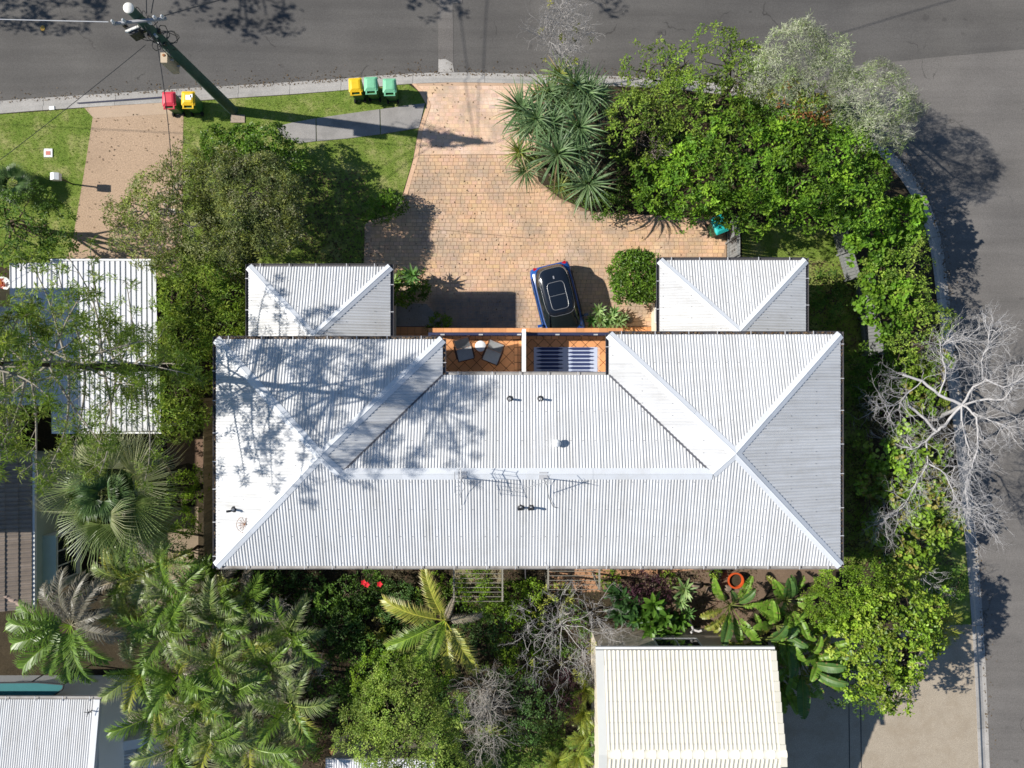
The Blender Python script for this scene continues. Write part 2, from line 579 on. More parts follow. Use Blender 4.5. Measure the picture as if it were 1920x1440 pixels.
# main driveway: mortar bed and individual stamped pavers
def pavermat(name, objrand):
    m, t, b = newmat(name)
    p = pos(t)
    base = ramp(t, noise(t, 0.55, 5, 0.6, p), [(0.3, (0.60, 0.41, 0.265)), (0.5, (0.63, 0.405, 0.25)), (0.7, (0.66, 0.475, 0.335))])
    c = mixc(t, 1.0, base, attr(t), 'MULTIPLY')
    # grey worn stain drifting over the bay and in front of the garage doors
    st = ramp(t, noise(t, 0.42, 6, 0.68, p), [(0.46, (0, 0, 0)), (0.62, (1, 1, 1))])
    c = mixc(t, math_(t, 'MULTIPLY', st, 0.72), c, (0.33, 0.275, 0.215))
    oil = ramp(t, noise(t, 2.3, 2, 0.5, p), [(0.69, (0, 0, 0)), (0.75, (1, 1, 1))])
    c = mixc(t, math_(t, 'MULTIPLY', oil, 0.55), c, (0.20, 0.16, 0.125))
    g = noise(t, 26, 4, 0.75, p)
    c = mixc(t, 1.0, c, ramp(t, g, [(0.3, (0.82,) * 3), (0.7, (1.15,) * 3)]), 'MULTIPLY')
    sx = t.nodes.new('ShaderNodeSeparateXYZ')
    t.links.new(p, sx.inputs[0])
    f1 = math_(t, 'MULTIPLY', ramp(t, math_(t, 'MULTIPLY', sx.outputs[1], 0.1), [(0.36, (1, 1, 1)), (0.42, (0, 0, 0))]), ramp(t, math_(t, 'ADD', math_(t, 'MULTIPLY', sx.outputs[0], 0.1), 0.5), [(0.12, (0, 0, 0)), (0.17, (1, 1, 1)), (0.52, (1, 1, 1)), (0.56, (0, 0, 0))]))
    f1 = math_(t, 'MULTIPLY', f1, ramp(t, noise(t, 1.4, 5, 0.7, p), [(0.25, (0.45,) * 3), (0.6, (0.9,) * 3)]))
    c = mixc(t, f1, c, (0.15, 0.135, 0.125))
    t.links.new(c, b.inputs['Base Color'])
    b.inputs['Roughness'].default_value = 0.75
    b.inputs['Specular IOR Level'].default_value = 0.2
    bump(t, b, g, 0.3, 0.006)
    return m
M_paver = pavermat('stamped_paver', True)
M_mortar = simple('paver_joint', (0.36, 0.245, 0.16), 0.9, 0.1, 0.35, 0.9, dirt=(0.14, 0.10, 0.07), dirt_amt=0.9)
M_border = simple('driveway_edge', (0.62, 0.41, 0.27), 0.8, 0.15, 0.12, 1.5, fine=0.15)
DRIVE = pxpoly([(772, 157), (850, 154.5), (960, 156), (1040, 159), (1000, 290), (1010, 340), (1050, 372), (1110, 398), (1180, 404), (1362, 416), (1362, 500), (1260, 500), (1260, 650), (730, 650), (730, 500), (687, 500), (689, 415), (735, 403), (757, 362), (775, 300), (785, 243), (800, 197), (786, 172)])
bed = sheet('driveway', DRIVE, 0.004, M_mortar)
APRON_Y = P2(0, 291)[1]
sheet('driveway_apron', pxpoly([(772, 157), (850, 154.5), (960, 156), (1040, 159), (1000, 291), (777, 291), (785, 243), (800, 197), (786, 172)]), 0.0055, simple('washed_joint', (0.50, 0.345, 0.235), .85, .1, .15, 1.5, fine=.1))
EDG = [(772, 157), (786, 172), (800, 197), (785, 243), (775, 300), (757, 362), (735, 403), (689, 415)]
el_, er_ = pxpoly(EDG), pxpoly([(x + 8 - max(0, x - 780) * .0, y + (0 if x > 740 else 6)) for x, y in EDG])
for k in range(len(EDG) - 1):
    sheet('driveway_edging', [el_[k], el_[k + 1], er_[k + 1], er_[k]], 0.0185 + .0003 * k, M_border)
stuffp, apronp = MB(), MB()
edgecol = (1.02, 1.04, 1.1)
y = P2(0, 660)[1]
single = []
row = 0
while y < P2(0, 156)[1]:
    hgt = 0.166
    apr = y > APRON_Y
    x = P2(680, 0)[0] + rnd.uniform(-0.2, 0)
    while x < P2(1365, 0)[0]:
        w = rnd.choice([0.19, 0.23, 0.25, 0.29])
        j = 0.0045 if apr else 0.0075
        x0, x1, y0, y1 = x + j, x + w - j, y + j, y + hgt - j
        if all(inside(DRIVE, a, b) for a, b in ((x0, y0), (x1, y0), (x0, y1), (x1, y1))):
            v = rnd.gauss(1, 0.05)
            col = (v * rnd.gauss(1, 0.012), v * rnd.gauss(1, 0.02), v * rnd.gauss(1, 0.04))
            if apr:
                col = (col[0] * 1.10, col[1] * 1.16, col[2] * 1.3)
            q = [(x0, y0), (x1, y0), (x1, y1), (x0, y1)]
            z1 = 0.0125 if not apr else 0.0065
            if not apr and -0.25 < x < 6.4 and y < P2(0, 445)[1] and y > P2(0, 606)[1]:
                single.append((q, z1 + rnd.uniform(0, 0.003), col))
            else:
                stuffp.prism(q, 0.002, z1 + rnd.uniform(0, 0.002), col, bottom=False, bev=0.003)
        x += w
    y += hgt
rnd.shuffle(single)
for q, z1, col in single[:295]:
    MB().prism(q, 0.002, z1, col, bottom=False, bev=0.003).build('paver', M_paver, bed)
for q, z1, col in single[295:]:
    stuffp.prism(q, 0.002, z1, col, bottom=False, bev=0.003)
stuffp.build('paver_field', M_paver, bed)['kind'] = 'stuff'
# soldier course along the two garden edges
for a, b in (((690, 417), (688, 498)), ((1120, 403), (1185, 407)), ((1185, 407), (1360, 419))):
    A, B = np.array(P2(*a)), np.array(P2(*b))
    d = (B - A) / np.linalg.norm(B - A)
    n_ = np.array([-d[1], d[0]])
    k = 0
    L = np.linalg.norm(B - A)
    while k + 0.15 < L:
        c0 = A + d * (k + 0.006)
        c1 = A + d * (k + 0.144)
        q = [c0 - n_ * 0.13, c1 - n_ * 0.13, c1 + n_ * 0.13, c0 + n_ * 0.13]
        v = rnd.gauss(0.85, 0.05)
        MB().prism([tuple(p) for p in q], 0.004, 0.024, (v, v, v * 1.08), bottom=False, bev=0.004).build('edge_paver', M_paver, bed)
        k += 0.15
# expansion joints across the drive
M_exp = simple('expansion_joint', (0.22, 0.15, 0.10), 0.9, 0.1)
for a, b in (((777, 292), (990, 290)), ((757, 364), (1003, 362.5)), ((806, 430), (1000, 448))):
    A, B = P2(*a), P2(*b)
    sheet('expansion_joint', [A, B, (B[0], B[1] + 0.022), (A[0], A[1] + 0.022)], 0.0165, M_exp, bed, None)

# terracotta porches each side of the balcony, tile by tile
M_terra = simple('terracotta_tile', (0.66, 0.30, 0.125), 0.6, 0.3, 0.12, 3.5, fine=0.12, rand=0.14, dirt=(0.50, 0.24, 0.11), dirt_amt=0.5)
M_terrag = simple('terracotta_grout', (0.07, 0.035, 0.022), 0.9, 0.1)
for px0, px1 in ((738, 812), (1160, 1240)):
    pp = sheet('porch', pxpoly([(px0, 612), (px1, 612), (px1, 680), (px0, 680)]), 0.02, M_terrag)
    x0, y1 = P2(px0, 613)
    x1, y0 = P2(px1, 679)
    n = int((x1 - x0) / 0.31)
    for ix in range(n):
        for iy in range(int((y1 - y0) / 0.31)):
            a, b = x0 + ix * 0.31, y1 - iy * 0.31
            MB().prism([(a + .005, b - .305), (a + .305, b - .305), (a + .305, b - .005), (a + .005, b - .005)], 0.02, 0.034 + rnd.uniform(0, .002), bottom=False, bev=0.004).build('floor_tile', M_terra, pp)

# smooth concrete in front of the left porch
sheet('concrete_pad', pxpoly([(735, 567), (800, 570), (826, 600), (826, 613), (735, 613)]), 0.019, M_path)

# south side paving
M_tpath = simple('terracotta_concrete', (0.40, 0.22, 0.125), 0.85, 0.15, 0.2, 1.2, fine=0.2, dirt=(0.25, 0.15, 0.09), dirt_amt=0.5)
sheet('side_path', pxpoly([(1085, 1040), (1300, 1040), (1300, 1068), (1230, 1077), (1085, 1085)]), 0.004, M_tpath)
sheet('courtyard_floor', pxpoly([(850, 1040), (940, 1040), (940, 1130), (850, 1130)]), 0.004, simple('courtyard_concrete', (0.22, 0.19, 0.12), 0.9, 0.1, 0.3, 2, fine=0.2))
sheet('courtyard_floor', pxpoly([(1028, 1040), (1125, 1040), (1125, 1110), (1028, 1110)]), 0.008, M_tpath)
M_sl = simple('weathered_slab', (0.27, 0.265, 0.23), 0.9, 0.1, 0.25, 2.5, fine=0.2, rand=0.2, dirt=(0.15, 0.15, 0.12), dirt_amt=0.6)
rp = thing('rear_path', '', '')
del rp['label'], rp['category']
rp['kind'] = 'structure'
for q in ([(1160, 1190), (1240, 1190), (1243, 1216), (1160, 1216)], [(1285, 1186), (1330, 1186), (1340, 1216), (1290, 1216)], [(1334, 1188), (1400, 1188), (1400, 1216), (1344, 1216)]):
    MB().prism(pxpoly(q), -0.03, 0.03, bev=0.01).build('paving_slab', M_sl, rp)
M_stone = simple('brown_stone', (0.30, 0.215, 0.12), 0.9, 0.1, 0.3, 4, fine=0.35, bmp=0.6, bscale=30)
MB().prism(pxpoly([(1244, 1214), (1268, 1193), (1280, 1187), (1288, 1213)]), -0.03, 0.07, bev=0.02).build('stone_slab', M_stone, rp)

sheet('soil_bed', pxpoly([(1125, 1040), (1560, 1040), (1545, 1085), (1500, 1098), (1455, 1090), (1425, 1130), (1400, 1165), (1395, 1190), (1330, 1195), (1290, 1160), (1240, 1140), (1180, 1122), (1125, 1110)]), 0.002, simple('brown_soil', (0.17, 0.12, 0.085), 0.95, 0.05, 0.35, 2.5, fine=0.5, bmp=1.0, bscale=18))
M_kerb_shade = simple('navy_kerb_shade', (0.02, 0.02, 0.05), .6, .3)
sheet('kerb_shadow_line', pxpoly([(145, 192.5), (306, 181), (345, 179), (345, 181), (306, 183.5), (146, 195)]), 0.019, M_kerb_shade)  # navy strip painting in the shadow line of the step at the driveway crossing
# neighbour's paved yard, lower left, and mulch bed beside the fence
sheet('neighbour_patio', pxpoly([(-80, 1270), (195, 1275), (290, 1320), (290, 1500), (-80, 1500)]), 0.006, simple('patio_concrete', (0.42, 0.42, 0.40), 0.85, 0.15, 0.15, 1.5, fine=0.15, dirt=(0.28, 0.28, 0.25), dirt_amt=0.5))
sheet('mulch_bed', pxpoly([(312, 826), (335, 818), (362, 822), (386, 816), (386, 880), (352, 868), (330, 874), (316, 855)]), 0.002, simple('bark_mulch', (0.19, 0.125, 0.09), 0.95, 0.05, 0.35, 6, fine=0.5, bmp=0.8, bscale=30))
sheet('sand_bed', pxpoly([(255, 950), (372, 950), (372, 1140), (255, 1140)]), 0.002, simple('pale_earth', (0.27, 0.21, 0.15), 0.95, 0.05, 0.3, 2, fine=0.3))

# grass: one scatter of blades over the lawns
def scatter(polys, per_m2, holes=()):
    out = []
    for pl in polys:
        a = np.array([p[:2] for p in pl])
        lo, hi = a.min(0), a.max(0)
        n = int((hi[0] - lo[0]) * (hi[1] - lo[1]) * per_m2)
        X = rng.uniform(lo[0], hi[0], n)
        Y = rng.uniform(lo[1], hi[1], n)
        k = inside_np(pl, X, Y)
        for h in holes:
            k &= ~inside_np(h, X, Y)
        out.append(np.stack([X[k], Y[k]], 1))
    return np.concatenate(out)
PATHHOLE = pxpoly([(512, 240), (545, 228), (600, 219), (700, 204), (760, 196), (800, 192), (788, 243), (714, 254), (640, 262), (580, 270), (530, 262)])
q = scatter([LAWN1, LAWN2, LAWN3, LAWN4, LAWN5], 260, [PATHHOLE, DRIVE])
m_ = len(q)
th = rng.uniform(0, 2 * math.pi, m_)
ln = rng.uniform(0.03, 0.085, m_)
lean = rng.uniform(0.02, 0.09, m_)
w = rng.uniform(0.006, 0.013, m_)
b0 = np.stack([q[:, 0], q[:, 1], np.full(m_, -0.004)], 1)
sd = np.stack([-np.sin(th), np.cos(th), np.zeros(m_)], 1) * w[:, None]
tp = b0 + np.stack([np.cos(th) * lean, np.sin(th) * lean, ln], 1)
V = np.stack([b0 - sd, b0 + sd, tp], 1).reshape(-1, 3)
cv = np.sin(q[:, 0] * 1.3 + np.sin(q[:, 1] * 1.1) * 2) * 0.25 + rng.normal(0, 0.25, m_)
C = np.stack([0.23 + 0.11 * cv, 0.31 + 0.08 * cv, 0.065 + 0.05 * cv], 1).clip(0.02, 0.4)
g = MB().add(V, np.arange(3 * m_).reshape(-1, 3), np.repeat(C, 3, 0)).build('grass', LEAF)
g['kind'] = 'stuff'
# fallen leaves along the gutter of the road and over the driveway
ts = rng.integers(0, len(kfs) - 1, 2600)
f_ = rng.random((2600, 1))
q1 = kfs[ts] + (kfs[ts + 1] - kfs[ts]) * f_
n1 = norm(kbs[ts] - kfs[ts])
q1 = q1 - n1 * (rng.exponential(.16, (2600, 1)) - .12)
k_ = (q1[:, 0] > -25) & (q1[:, 1] > -19)
q1 = np.concatenate([np.c_[q1[k_], np.full(k_.sum(), ZR + .012)]])
q2 = scatter([DRIVE, DRIVE1], 5)
q2 = np.c_[q2, np.full(len(q2), .026)]
qq = np.vstack([q1, q2])
m_ = len(qq)
th = rng.uniform(0, 2 * math.pi, m_)
l = rng.uniform(0.02, 0.055, m_)[:, None]
d = np.stack([np.cos(th), np.sin(th), rng.uniform(-.1, .3, m_)], 1) * l
e = np.stack([-np.sin(th), np.cos(th), rng.uniform(-.2, .2, m_)], 1) * l * 0.4
v = rng.uniform(0.4, 1.3, m_)
o = MB().add(np.stack([qq - d, qq - e, qq + d, qq + e], 1).reshape(-1, 3), np.arange(4 * m_).reshape(-1, 4), np.repeat(np.stack([0.17 * v, 0.115 * v, 0.06 * v], 1), 4, 0)).build('fallen_leaves', LEAF)
o['kind'] = 'stuff'
# leaf litter on the beds
LIT = [pxpoly(p) for p in ([(1130, 1065), (1420, 1065), (1420, 1190), (1130, 1190)], [(405, 1065), (1130, 1065), (1130, 1230), (405, 1230)], [(1580, 640), (1720, 640), (1790, 1060), (1580, 1060)], [(1100, 160), (1400, 165), (1640, 260), (1700, 420), (1380, 410), (1130, 400)], [(560, 1220), (1110, 1220), (1110, 1440), (560, 1440)], [(560, 320), (690, 320), (690, 505), (560, 505)], [(1505, 490), (1600, 490), (1620, 640), (1505, 640)])]
q = scatter(LIT, 90)
m_ = len(q)
th = rng.uniform(0, 2 * math.pi, m_)
l = rng.uniform(0.03, 0.09, m_)[:, None]
z = rng.uniform(0.004, 0.03, m_)
c0 = np.stack([q[:, 0], q[:, 1], z], 1)
d = np.stack([np.cos(th), np.sin(th), rng.uniform(-.2, .3, m_)], 1) * l
e = np.stack([-np.sin(th), np.cos(th), rng.uniform(-.2, .2, m_)], 1) * l * 0.35
V = np.stack([c0 - d, c0 - e, c0 + d, c0 + e], 1).reshape(-1, 3)
v = rng.uniform(0.5, 1.3, m_)
C = np.stack([0.13 * v, 0.10 * v * rng.uniform(.7, 1.2, m_), 0.055 * v], 1)
o = MB().add(V, np.arange(4 * m_).reshape(-1, 4), np.repeat(C, 4, 0)).build('leaf_litter', LEAF)
o['kind'] = 'stuff'
# ------------------------------------------------------------------ buildings
def roofmat(name, col, dirt, amt, streak=None):
    m, t, b = newmat(name)
    p = pos(t)
    c = mixc(t, noise(t, 0.5, 4, 0.6, p), tuple(x * 0.95 for x in col), tuple(min(0.9, x * 1.03) for x in col))
    d = ramp(t, noise(t, 1.1, 7, 0.75, p), [(0.5, (0, 0, 0)), (0.8, (1, 1, 1))])
    c = mixc(t, math_(t, 'MULTIPLY', d, amt), c, dirt)
    if streak:
        mp = t.nodes.new('ShaderNodeMapping')
        mp.inputs['Scale'].default_value = streak
        t.links.new(p, mp.inputs['Vector'])
        sn = noise(t, 1.0, 5, 0.65, mp.outputs[0])
        c = mixc(t, 1.0, c, ramp(t, sn, [(0.3, (0.84, 0.83, 0.81)), (0.6, (1.02, 1.02, 1.02))]), 'MULTIPLY')
    c = mixc(t, 1.0, c, attr(t), 'MULTIPLY')
    t.links.new(c, b.inputs['Base Color'])
    b.inputs['Roughness'].default_value = 0.42
    b.inputs['Specular IOR Level'].default_value = 0.4
    return m
M_roof = roofmat('painted_corrugated_steel', (0.62, 0.622, 0.625), (0.46, 0.445, 0.42), 0.6, (5.5, 0.35, 1))
M_roofe = roofmat('painted_corrugated_steel_ew', (0.62, 0.622, 0.625), (0.46, 0.445, 0.42), 0.6, (0.35, 5.5, 1))
M_cap = roofmat('painted_flashing', (0.66, 0.68, 0.71), (0.5, 0.48, 0.45), 0.5)
M_gut = simple('gutter_charcoal', (0.085, 0.08, 0.085), 0.5, 0.4, 0.3, 3)
M_gutl = simple('gutter_grey', (0.36, 0.345, 0.33), 0.6, 0.3, 0.3, 3, dirt=(0.16, 0.14, 0.12), dirt_amt=0.8)
M_brk = simple('gutter_bracket', (0.55, 0.55, 0.56), 0.5, 0.4)
M_val = simple('valley_flashing', (0.10, 0.10, 0.115), 0.6, 0.3)
M_render = simple('cream_render', (0.62, 0.55, 0.44), 0.85, 0.15, 0.06, 1.5, fine=0.08)
M_white = simple('white_paint', (0.80, 0.80, 0.79), 0.6, 0.3, 0.04, 2)
M_soffit = simple('soffit_white', (0.7, 0.7, 0.68), 0.7, 0.2)
M_navy = simple('navy_rail', (0.035, 0.04, 0.085), 0.35, 0.5, 0.2, 5)
M_glass = simple('window_glass', (0.02, 0.03, 0.035), 0.06, 0.8, 0.1)
M_frame = simple('window_frame', (0.72, 0.72, 0.70), 0.5, 0.3)
M_steel = simple('galvanised_steel', (0.42, 0.42, 0.43), 0.45, 0.5, 0.2, 12)
M_dark = simple('dark_metal', (0.03, 0.03, 0.033), 0.45, 0.5)
M_rust = simple('rusty_wire', (0.32, 0.13, 0.05), 0.8, 0.2, 0.4, 10)

def face_z(n0, nrm, tanp, z0):
    """plane rising at tanp along inward direction nrm from the eave point n0"""
    return lambda x, y: z0 + tanp * ((x - n0[0]) * nrm[0] + (y - n0[1]) * nrm[1])

SHEETN = [None]
CPROF = [1, .95, .2, -1, -.7, .45]
M_screw = simple('roof_screw', (.16, .16, .17), .5, .4)
def screws(poly, zf, axis, parent):
    a = np.array(poly, float)
    u, v = (0, 1) if axis == 'x' else (1, 0)
    lo, hi = a.min(0), a.max(0)
    mb = MB()
    us = np.arange(lo[u] + .3, hi[u], .432)
    vs = np.arange(lo[v] + .12, hi[v], 1.02)
    for uu in us:
        for vv in vs:
            q = (uu, vv) if u == 0 else (vv, uu)
            if inside(poly, *q) and rnd.random() < .8:
                z = zf(*q) + .016
                s_ = .013
                mb.add([(q[0] - s_, q[1] - s_, z), (q[0] + s_, q[1] - s_, z), (q[0] + s_, q[1] + s_, z), (q[0] - s_, q[1] + s_, z), (q[0], q[1], z + .012)], [(0, 1, 4), (1, 2, 4), (2, 3, 4), (3, 0, 4)])
    if mb.n:
        mb.build('roof_screws', M_screw, parent)['kind'] = 'stuff'

def corr(poly, zf, axis, pitch, amp, samples=4, prof=None):
    """corrugated sheet over poly; ribs run along the other axis"""
    a = np.array(poly, float)
    u, v = (0, 1) if axis == 'x' else (1, 0)
    lo, hi = a[:, u].min(), a[:, u].max()
    us = np.arange(lo, hi, pitch / samples)
    ph = np.arange(len(us)) % samples
    us = np.append(us, hi)
    ph = np.append(ph, 0)
    if prof is None:
        hs = amp * np.cos(ph * 2 * math.pi / samples)
    else:
        hs = amp * np.array(prof)[ph]
    lo_v, hi_v = np.full(len(us), 1e9), np.full(len(us), -1e9)
    n = len(a)
    for i in range(n):
        p, q = a[i], a[(i + 1) % n]
        if p[u] == q[u]:
            continue
        if p[u] > q[u]:
            p, q = q, p
        k = (us >= p[u] - 1e-9) & (us <= q[u] + 1e-9)
        t = (us[k] - p[u]) / (q[u] - p[u])
        vv = p[v] + t * (q[v] - p[v])
        lo_v[k] = np.minimum(lo_v[k], vv)
        hi_v[k] = np.maximum(hi_v[k], vv)
    V = np.zeros((2 * len(us), 3))
    for r, vv in ((0, lo_v), (1, hi_v)):
        V[r::2, u] = us
        V[r::2, v] = vv
        V[r::2, 2] = zf(V[r::2, 0], V[r::2, 1]) + hs
    SHEETN[0] = np.repeat(0.93 + 0.10 * np.abs(np.sin((us / 0.756).astype(int) * 12.9898) * 43758.5 % 1.0), 2)
    if prof is CPROF:
        V[:, 2] += np.repeat(((us % 0.756) < 0.11) * 0.007, 2)
    k = np.arange(len(us) - 1) * 2
    F = np.stack([k, k + 2, k + 3, k + 1], 1)
    if axis != 'x':
        F = F[:, ::-1]
    return V, F

def cap(mb, A, B, w, zl, zr, lift=0.018, mid=0.02):
    """folded flashing along A-B lying on planes zl and zr"""
    A, B = np.array(A, float), np.array(B, float)
    d = (B - A)[:2]
    d = d / np.linalg.norm(d)
    n = np.array([-d[1], d[0]])
    V = []
    for p in (A, B):
        l, r = p[:2] + n * w, p[:2] - n * w
        li, ri = p[:2] + n * 0.03, p[:2] - n * 0.03
        zm = max(zl(*p[:2]), zr(*p[:2])) + lift + mid
        V += [(*l, zl(*l) - 0.006), (*l, zl(*l) + lift), (*li, zl(*li) + lift + mid), (*p[:2], zm + 0.012), (*ri, zr(*ri) + lift + mid), (*r, zr(*r) + lift), (*r, zr(*r) - 0.006)]
    F = [(i, i + 1, 8 + i, 7 + i) for i in range(6)]
    mb.add(V, F)

def gutter(root, A, B, out, z, name='gutter', mat=None, lip=True):
    """open channel along eave A-B, out = outward unit vector"""
    A, B, o = np.array(A, float), np.array(B, float), np.array(out, float)
    w, h = 0.105, 0.085
    d = (B - A) / np.linalg.norm(B - A)
    mb = MB()
    prof = [(-0.01, z - 0.01), (0.0, z - h), (w, z - h), (w, z - 0.012), (w + 0.014, z - 0.012), (w + 0.014, z - h - 0.012), (-0.02, z - h - 0.012)]
    V = []
    for p in (A, B):
        for q, zz in prof:
            V.append((p[0] + o[0] * q, p[1] + o[1] * q, zz))
    n = len(prof)
    mb.add(V, [(i, i + 1, n + i + 1, n + i) for i in range(n - 1)])
    mb.add([V[i] for i in range(n)], [tuple(range(n))])
    mb.add([V[n + i] for i in range(n)], [tuple(range(n))[::-1]])
    g = mb.build(name, mat or M_gut, root)
    L = np.linalg.norm(B - A)
    k = 0.45
    sh = None
    while k < L - 0.1:
        c = A + d * k + o * (w / 2 + 0.004)
        if sh is None:
            mm = MB().box((0, 0, 0), (0.025, w + 0.03, 0.012), 0)
            mm.box((0, -w / 2 - 0.03, 0.012), (0.025, 0.06, 0.012), 0)
            sh = mm.mesh('gutter_bracket')
            sh.materials.append(M_brk)
        off = wloc(g)
        link('bracket', sh, g, (c[0] - off[0], c[1] - off[1], z - 0.002 - off[2]), (0, 0, math.atan2(o[1], o[0]) - math.pi / 2))
        k += rnd.uniform(1.0, 1.25)
    return g

def window(root, c, w, h, nrm, name='window', panes=2, mat=None):
    """frame standing 3 cm proud of the wall at centre c (on the wall face), with panes as sub-parts"""
    n = np.array([nrm[0], nrm[1], 0.0])
    t = np.array([-n[1], n[0], 0.0])
    c = np.array(c, float)
    rz = math.atan2(t[1], t[0])
    mb = MB()
    f = 0.06
    for a, b, ww, hh in ((0, h / 2, w + f, f), (0, -h / 2, w + f, f), (-w / 2, 0, f, h), (w / 2, 0, f, h)):
        mb.box(c + t * a + UP * b + n * 0.015, (ww - 0.002, 0.07, hh - 0.002), rz)
    for i in range(1, panes):
        mb.box(c + t * (-w / 2 + w * i / panes) + n * 0.015, (0.045, 0.06, h - f), rz)
    fo = mb.build(name, mat or M_frame, root)
    for i in range(panes):
        x = -w / 2 + w * (i + .5) / panes
        MB().box(c + t * x + n * 0.008, (w / panes - 0.05, 0.02, h - f), rz).build('pane', M_glass, fo)
    return fo

# ---------------- the duplex
E = 5.17
TP = 0.297
xW, yNl = P2(405, 636, E)
xE, yNr = P2(1576, 627, E)
yS = P2(0, 1061, E)[1]
yB = P2(0, 703, E)[1]
s1 = (yNl - yS) / 2
s2 = (yNr - yS) / 2
x1, x2 = xW + 2 * s1, xE - 2 * s2
sB = (yB - yS) / 2
yR = yS + sB
a1, a2 = (xW + s1, yS + s1), (xE - s2, yS + s2)
house = thing('duplex_house', 'long white roofed duplex house with two hipped wings around a tiled front balcony', 'house', ((xW + xE) / 2, (yB + yS) / 2, 0))
ze = lambda p: (p[0], p[1])
planes = {
    'lw': face_z((xW, 0), (1, 0), TP, E), 'ln': face_z((0, yNl), (0, -1), TP, E), 'le': face_z((x1, 0), (-1, 0), TP, E),
    's': face_z((0, yS), (0, 1), TP, E), 'bn': face_z((0, yB), (0, -1), TP, E),
    'rw': face_z((x2, 0), (1, 0), TP, E), 'rn': face_z((0, yNr), (0, -1), TP, E), 're': face_z((xE, 0), (-1, 0), TP, E)}
r1, r2 = (x1 - sB, yR), (x2 + sB, yR)
faces = [('lw', [(xW, yNl), (xW, yS), a1], 'y'), ('ln', [(xW, yNl), a1, (x1, yNl)], 'x'), ('le', [(x1, yNl), a1, r1, (x1, yB)], 'y'),
         ('s', [(xW, yS), a1, r1, r2, a2, (xE, yS)], 'x'), ('bn', [(x1, yB), r1, r2, (x2, yB)], 'x'),
         ('rw', [(x2, yB), r2, a2, (x2, yNr)], 'y'), ('rn', [(x2, yNr), a2, (xE, yNr)], 'x'), ('re', [(xE, yNr), a2, (xE, yS)], 'y')]
# structural roof deck just under the sheets, so the house is closed
roof = MB()
outl = [(xW, yS), (xE, yS), (xE, yNr), (x2, yNr), (x2, yB), (x1, yB), (x1, yNl), (xW, yNl)]
roof.prism(outl, E - 0.12, E - 0.06)
roofo = roof.build('roof', M_soffit, house)
for nm, pl, ax in faces:
    V, F = corr(pl, planes[nm], ax, 0.108, 0.0135 if ax == 'x' else 0.0115, 6, CPROF)
    MB().add(V, F, SHEETN[0][:, None] * np.ones(3)).build('roof_sheet', M_roof if ax == 'x' else M_roofe, roofo, smooth=False)
    screws(pl, planes[nm], ax, roofo)
hips = [((xW, yNl), a1, 'lw', 'ln', .165), ((x1, yNl), a1, 'ln', 'le', .165), ((xW, yS), a1, 's', 'lw', .165), (a1, r1, 's', 'le', .165),
        (r1, r2, 'bn', 's', .2), (r2, a2, 's', 'rw', .165), ((x2, yNr), a2, 'rw', 'rn', .165), ((xE, yNr), a2, 'rn', 're', .165), ((xE, yS), a2, 're', 's', .165)]
for A, B, pa, pb, w in hips:
    d = np.array(B) - np.array(A)
    n = np.array([-d[1], d[0]])
    mid = (np.array(A) + np.array(B)) / 2
    L_, R_ = planes[pa], planes[pb]
    # pick which plane is on the left side: the lower of the two there is the real surface
    q = mid + n / np.linalg.norm(n) * 0.3
    if planes[pa](*q) > planes[pb](*q):
        L_, R_ = R_, L_
    nseg = max(1, int(np.linalg.norm(d) / 1.9))
    for sgi in range(nseg):
        mb = MB()
        pa_, pb_ = np.array(A) + d * sgi / nseg, np.array(A) + d * min(1.0, (sgi + 1) / nseg + .012 * (sgi < nseg - 1))
        vv = rnd.uniform(.93, 1.03)
        cap(mb, (*pa_, 0), (*pb_, 0), w + .004 * (sgi % 2), L_, R_, lift=.018 + .005 * (sgi % 2))
        mb.c = [c * vv for c in mb.c]
        mb.build('hip_cap' if A != r1 else 'ridge_cap', M_cap, roofo)
for A, B, pa, pb in (((x1, yB), r1, 'le', 'bn'), ((x2, yB), r2, 'rw', 'bn')):
    A, B = np.array(A), np.array(B)
    d = (B - A) / np.linalg.norm(B - A)
    n = np.array([-d[1], d[0]]) * 0.032
    V = []
    for p in (A, B):
        for q in (p + n, p, p - n):
            V.append((*q, max(planes[pa](*q), planes[pb](*q)) + 0.019))
    MB().add(V, [(0, 1, 4, 3), (1, 2, 5, 4)]).build('valley_gutter', M_val, roofo)
gutter(house, (xW, yNl), (x1, yNl), (0, 1), E)
gutter(house, (x1 - .0, yB), (x1, yNl), (1, 0), E)
gutter(house, (x1 + .11, yB), (x2 - .11, yB), (0, 1), E, mat=M_gutl)
gutter(house, (x2, yNr), (x2, yB), (-1, 0), E)
gutter(house, (x2, yNr), (xE, yNr), (0, 1), E)
gutter(house, (xE, yNr + .1), (xE, yS - .1), (1, 0), E)
gutter(house, (xE, yS), (xW, yS), (0, -1), E, mat=M_gutl)
gutter(house, (xW, yS - .1), (xW, yNl + .1), (-1, 0), E)
w_ = 0.42
wallp = [(xW + w_, yS + w_), (xE - w_, yS + w_), (xE - w_, yNr - w_), (x2 + w_, yNr - w_), (x2 + w_, yB - w_), (x1 - w_, yB - w_), (x1 - w_, yNl - w_), (xW + w_, yNl - w_)]
MB().prism(wallp, -0.1, E - 0.12).build('wall', M_render, house)
for x in np.linspace(xW + 1.6, xE - 1.6, 8):
    window(house, (x, yS + w_, 3.9), 1.5, 1.2, (0, -1))
    if abs(x) > 3:
        window(house, (x, yS + w_, 1.3), 1.5, 1.1, (0, -1))
for y in (yS + 1.8, (yS + yNl) / 2, yNl - 1.8):
    window(house, (xW + w_, y, 3.9), 1.2, 1.1, (-1, 0))
    window(house, (xE - w_, y, 3.9), 1.2, 1.1, (1, 0))
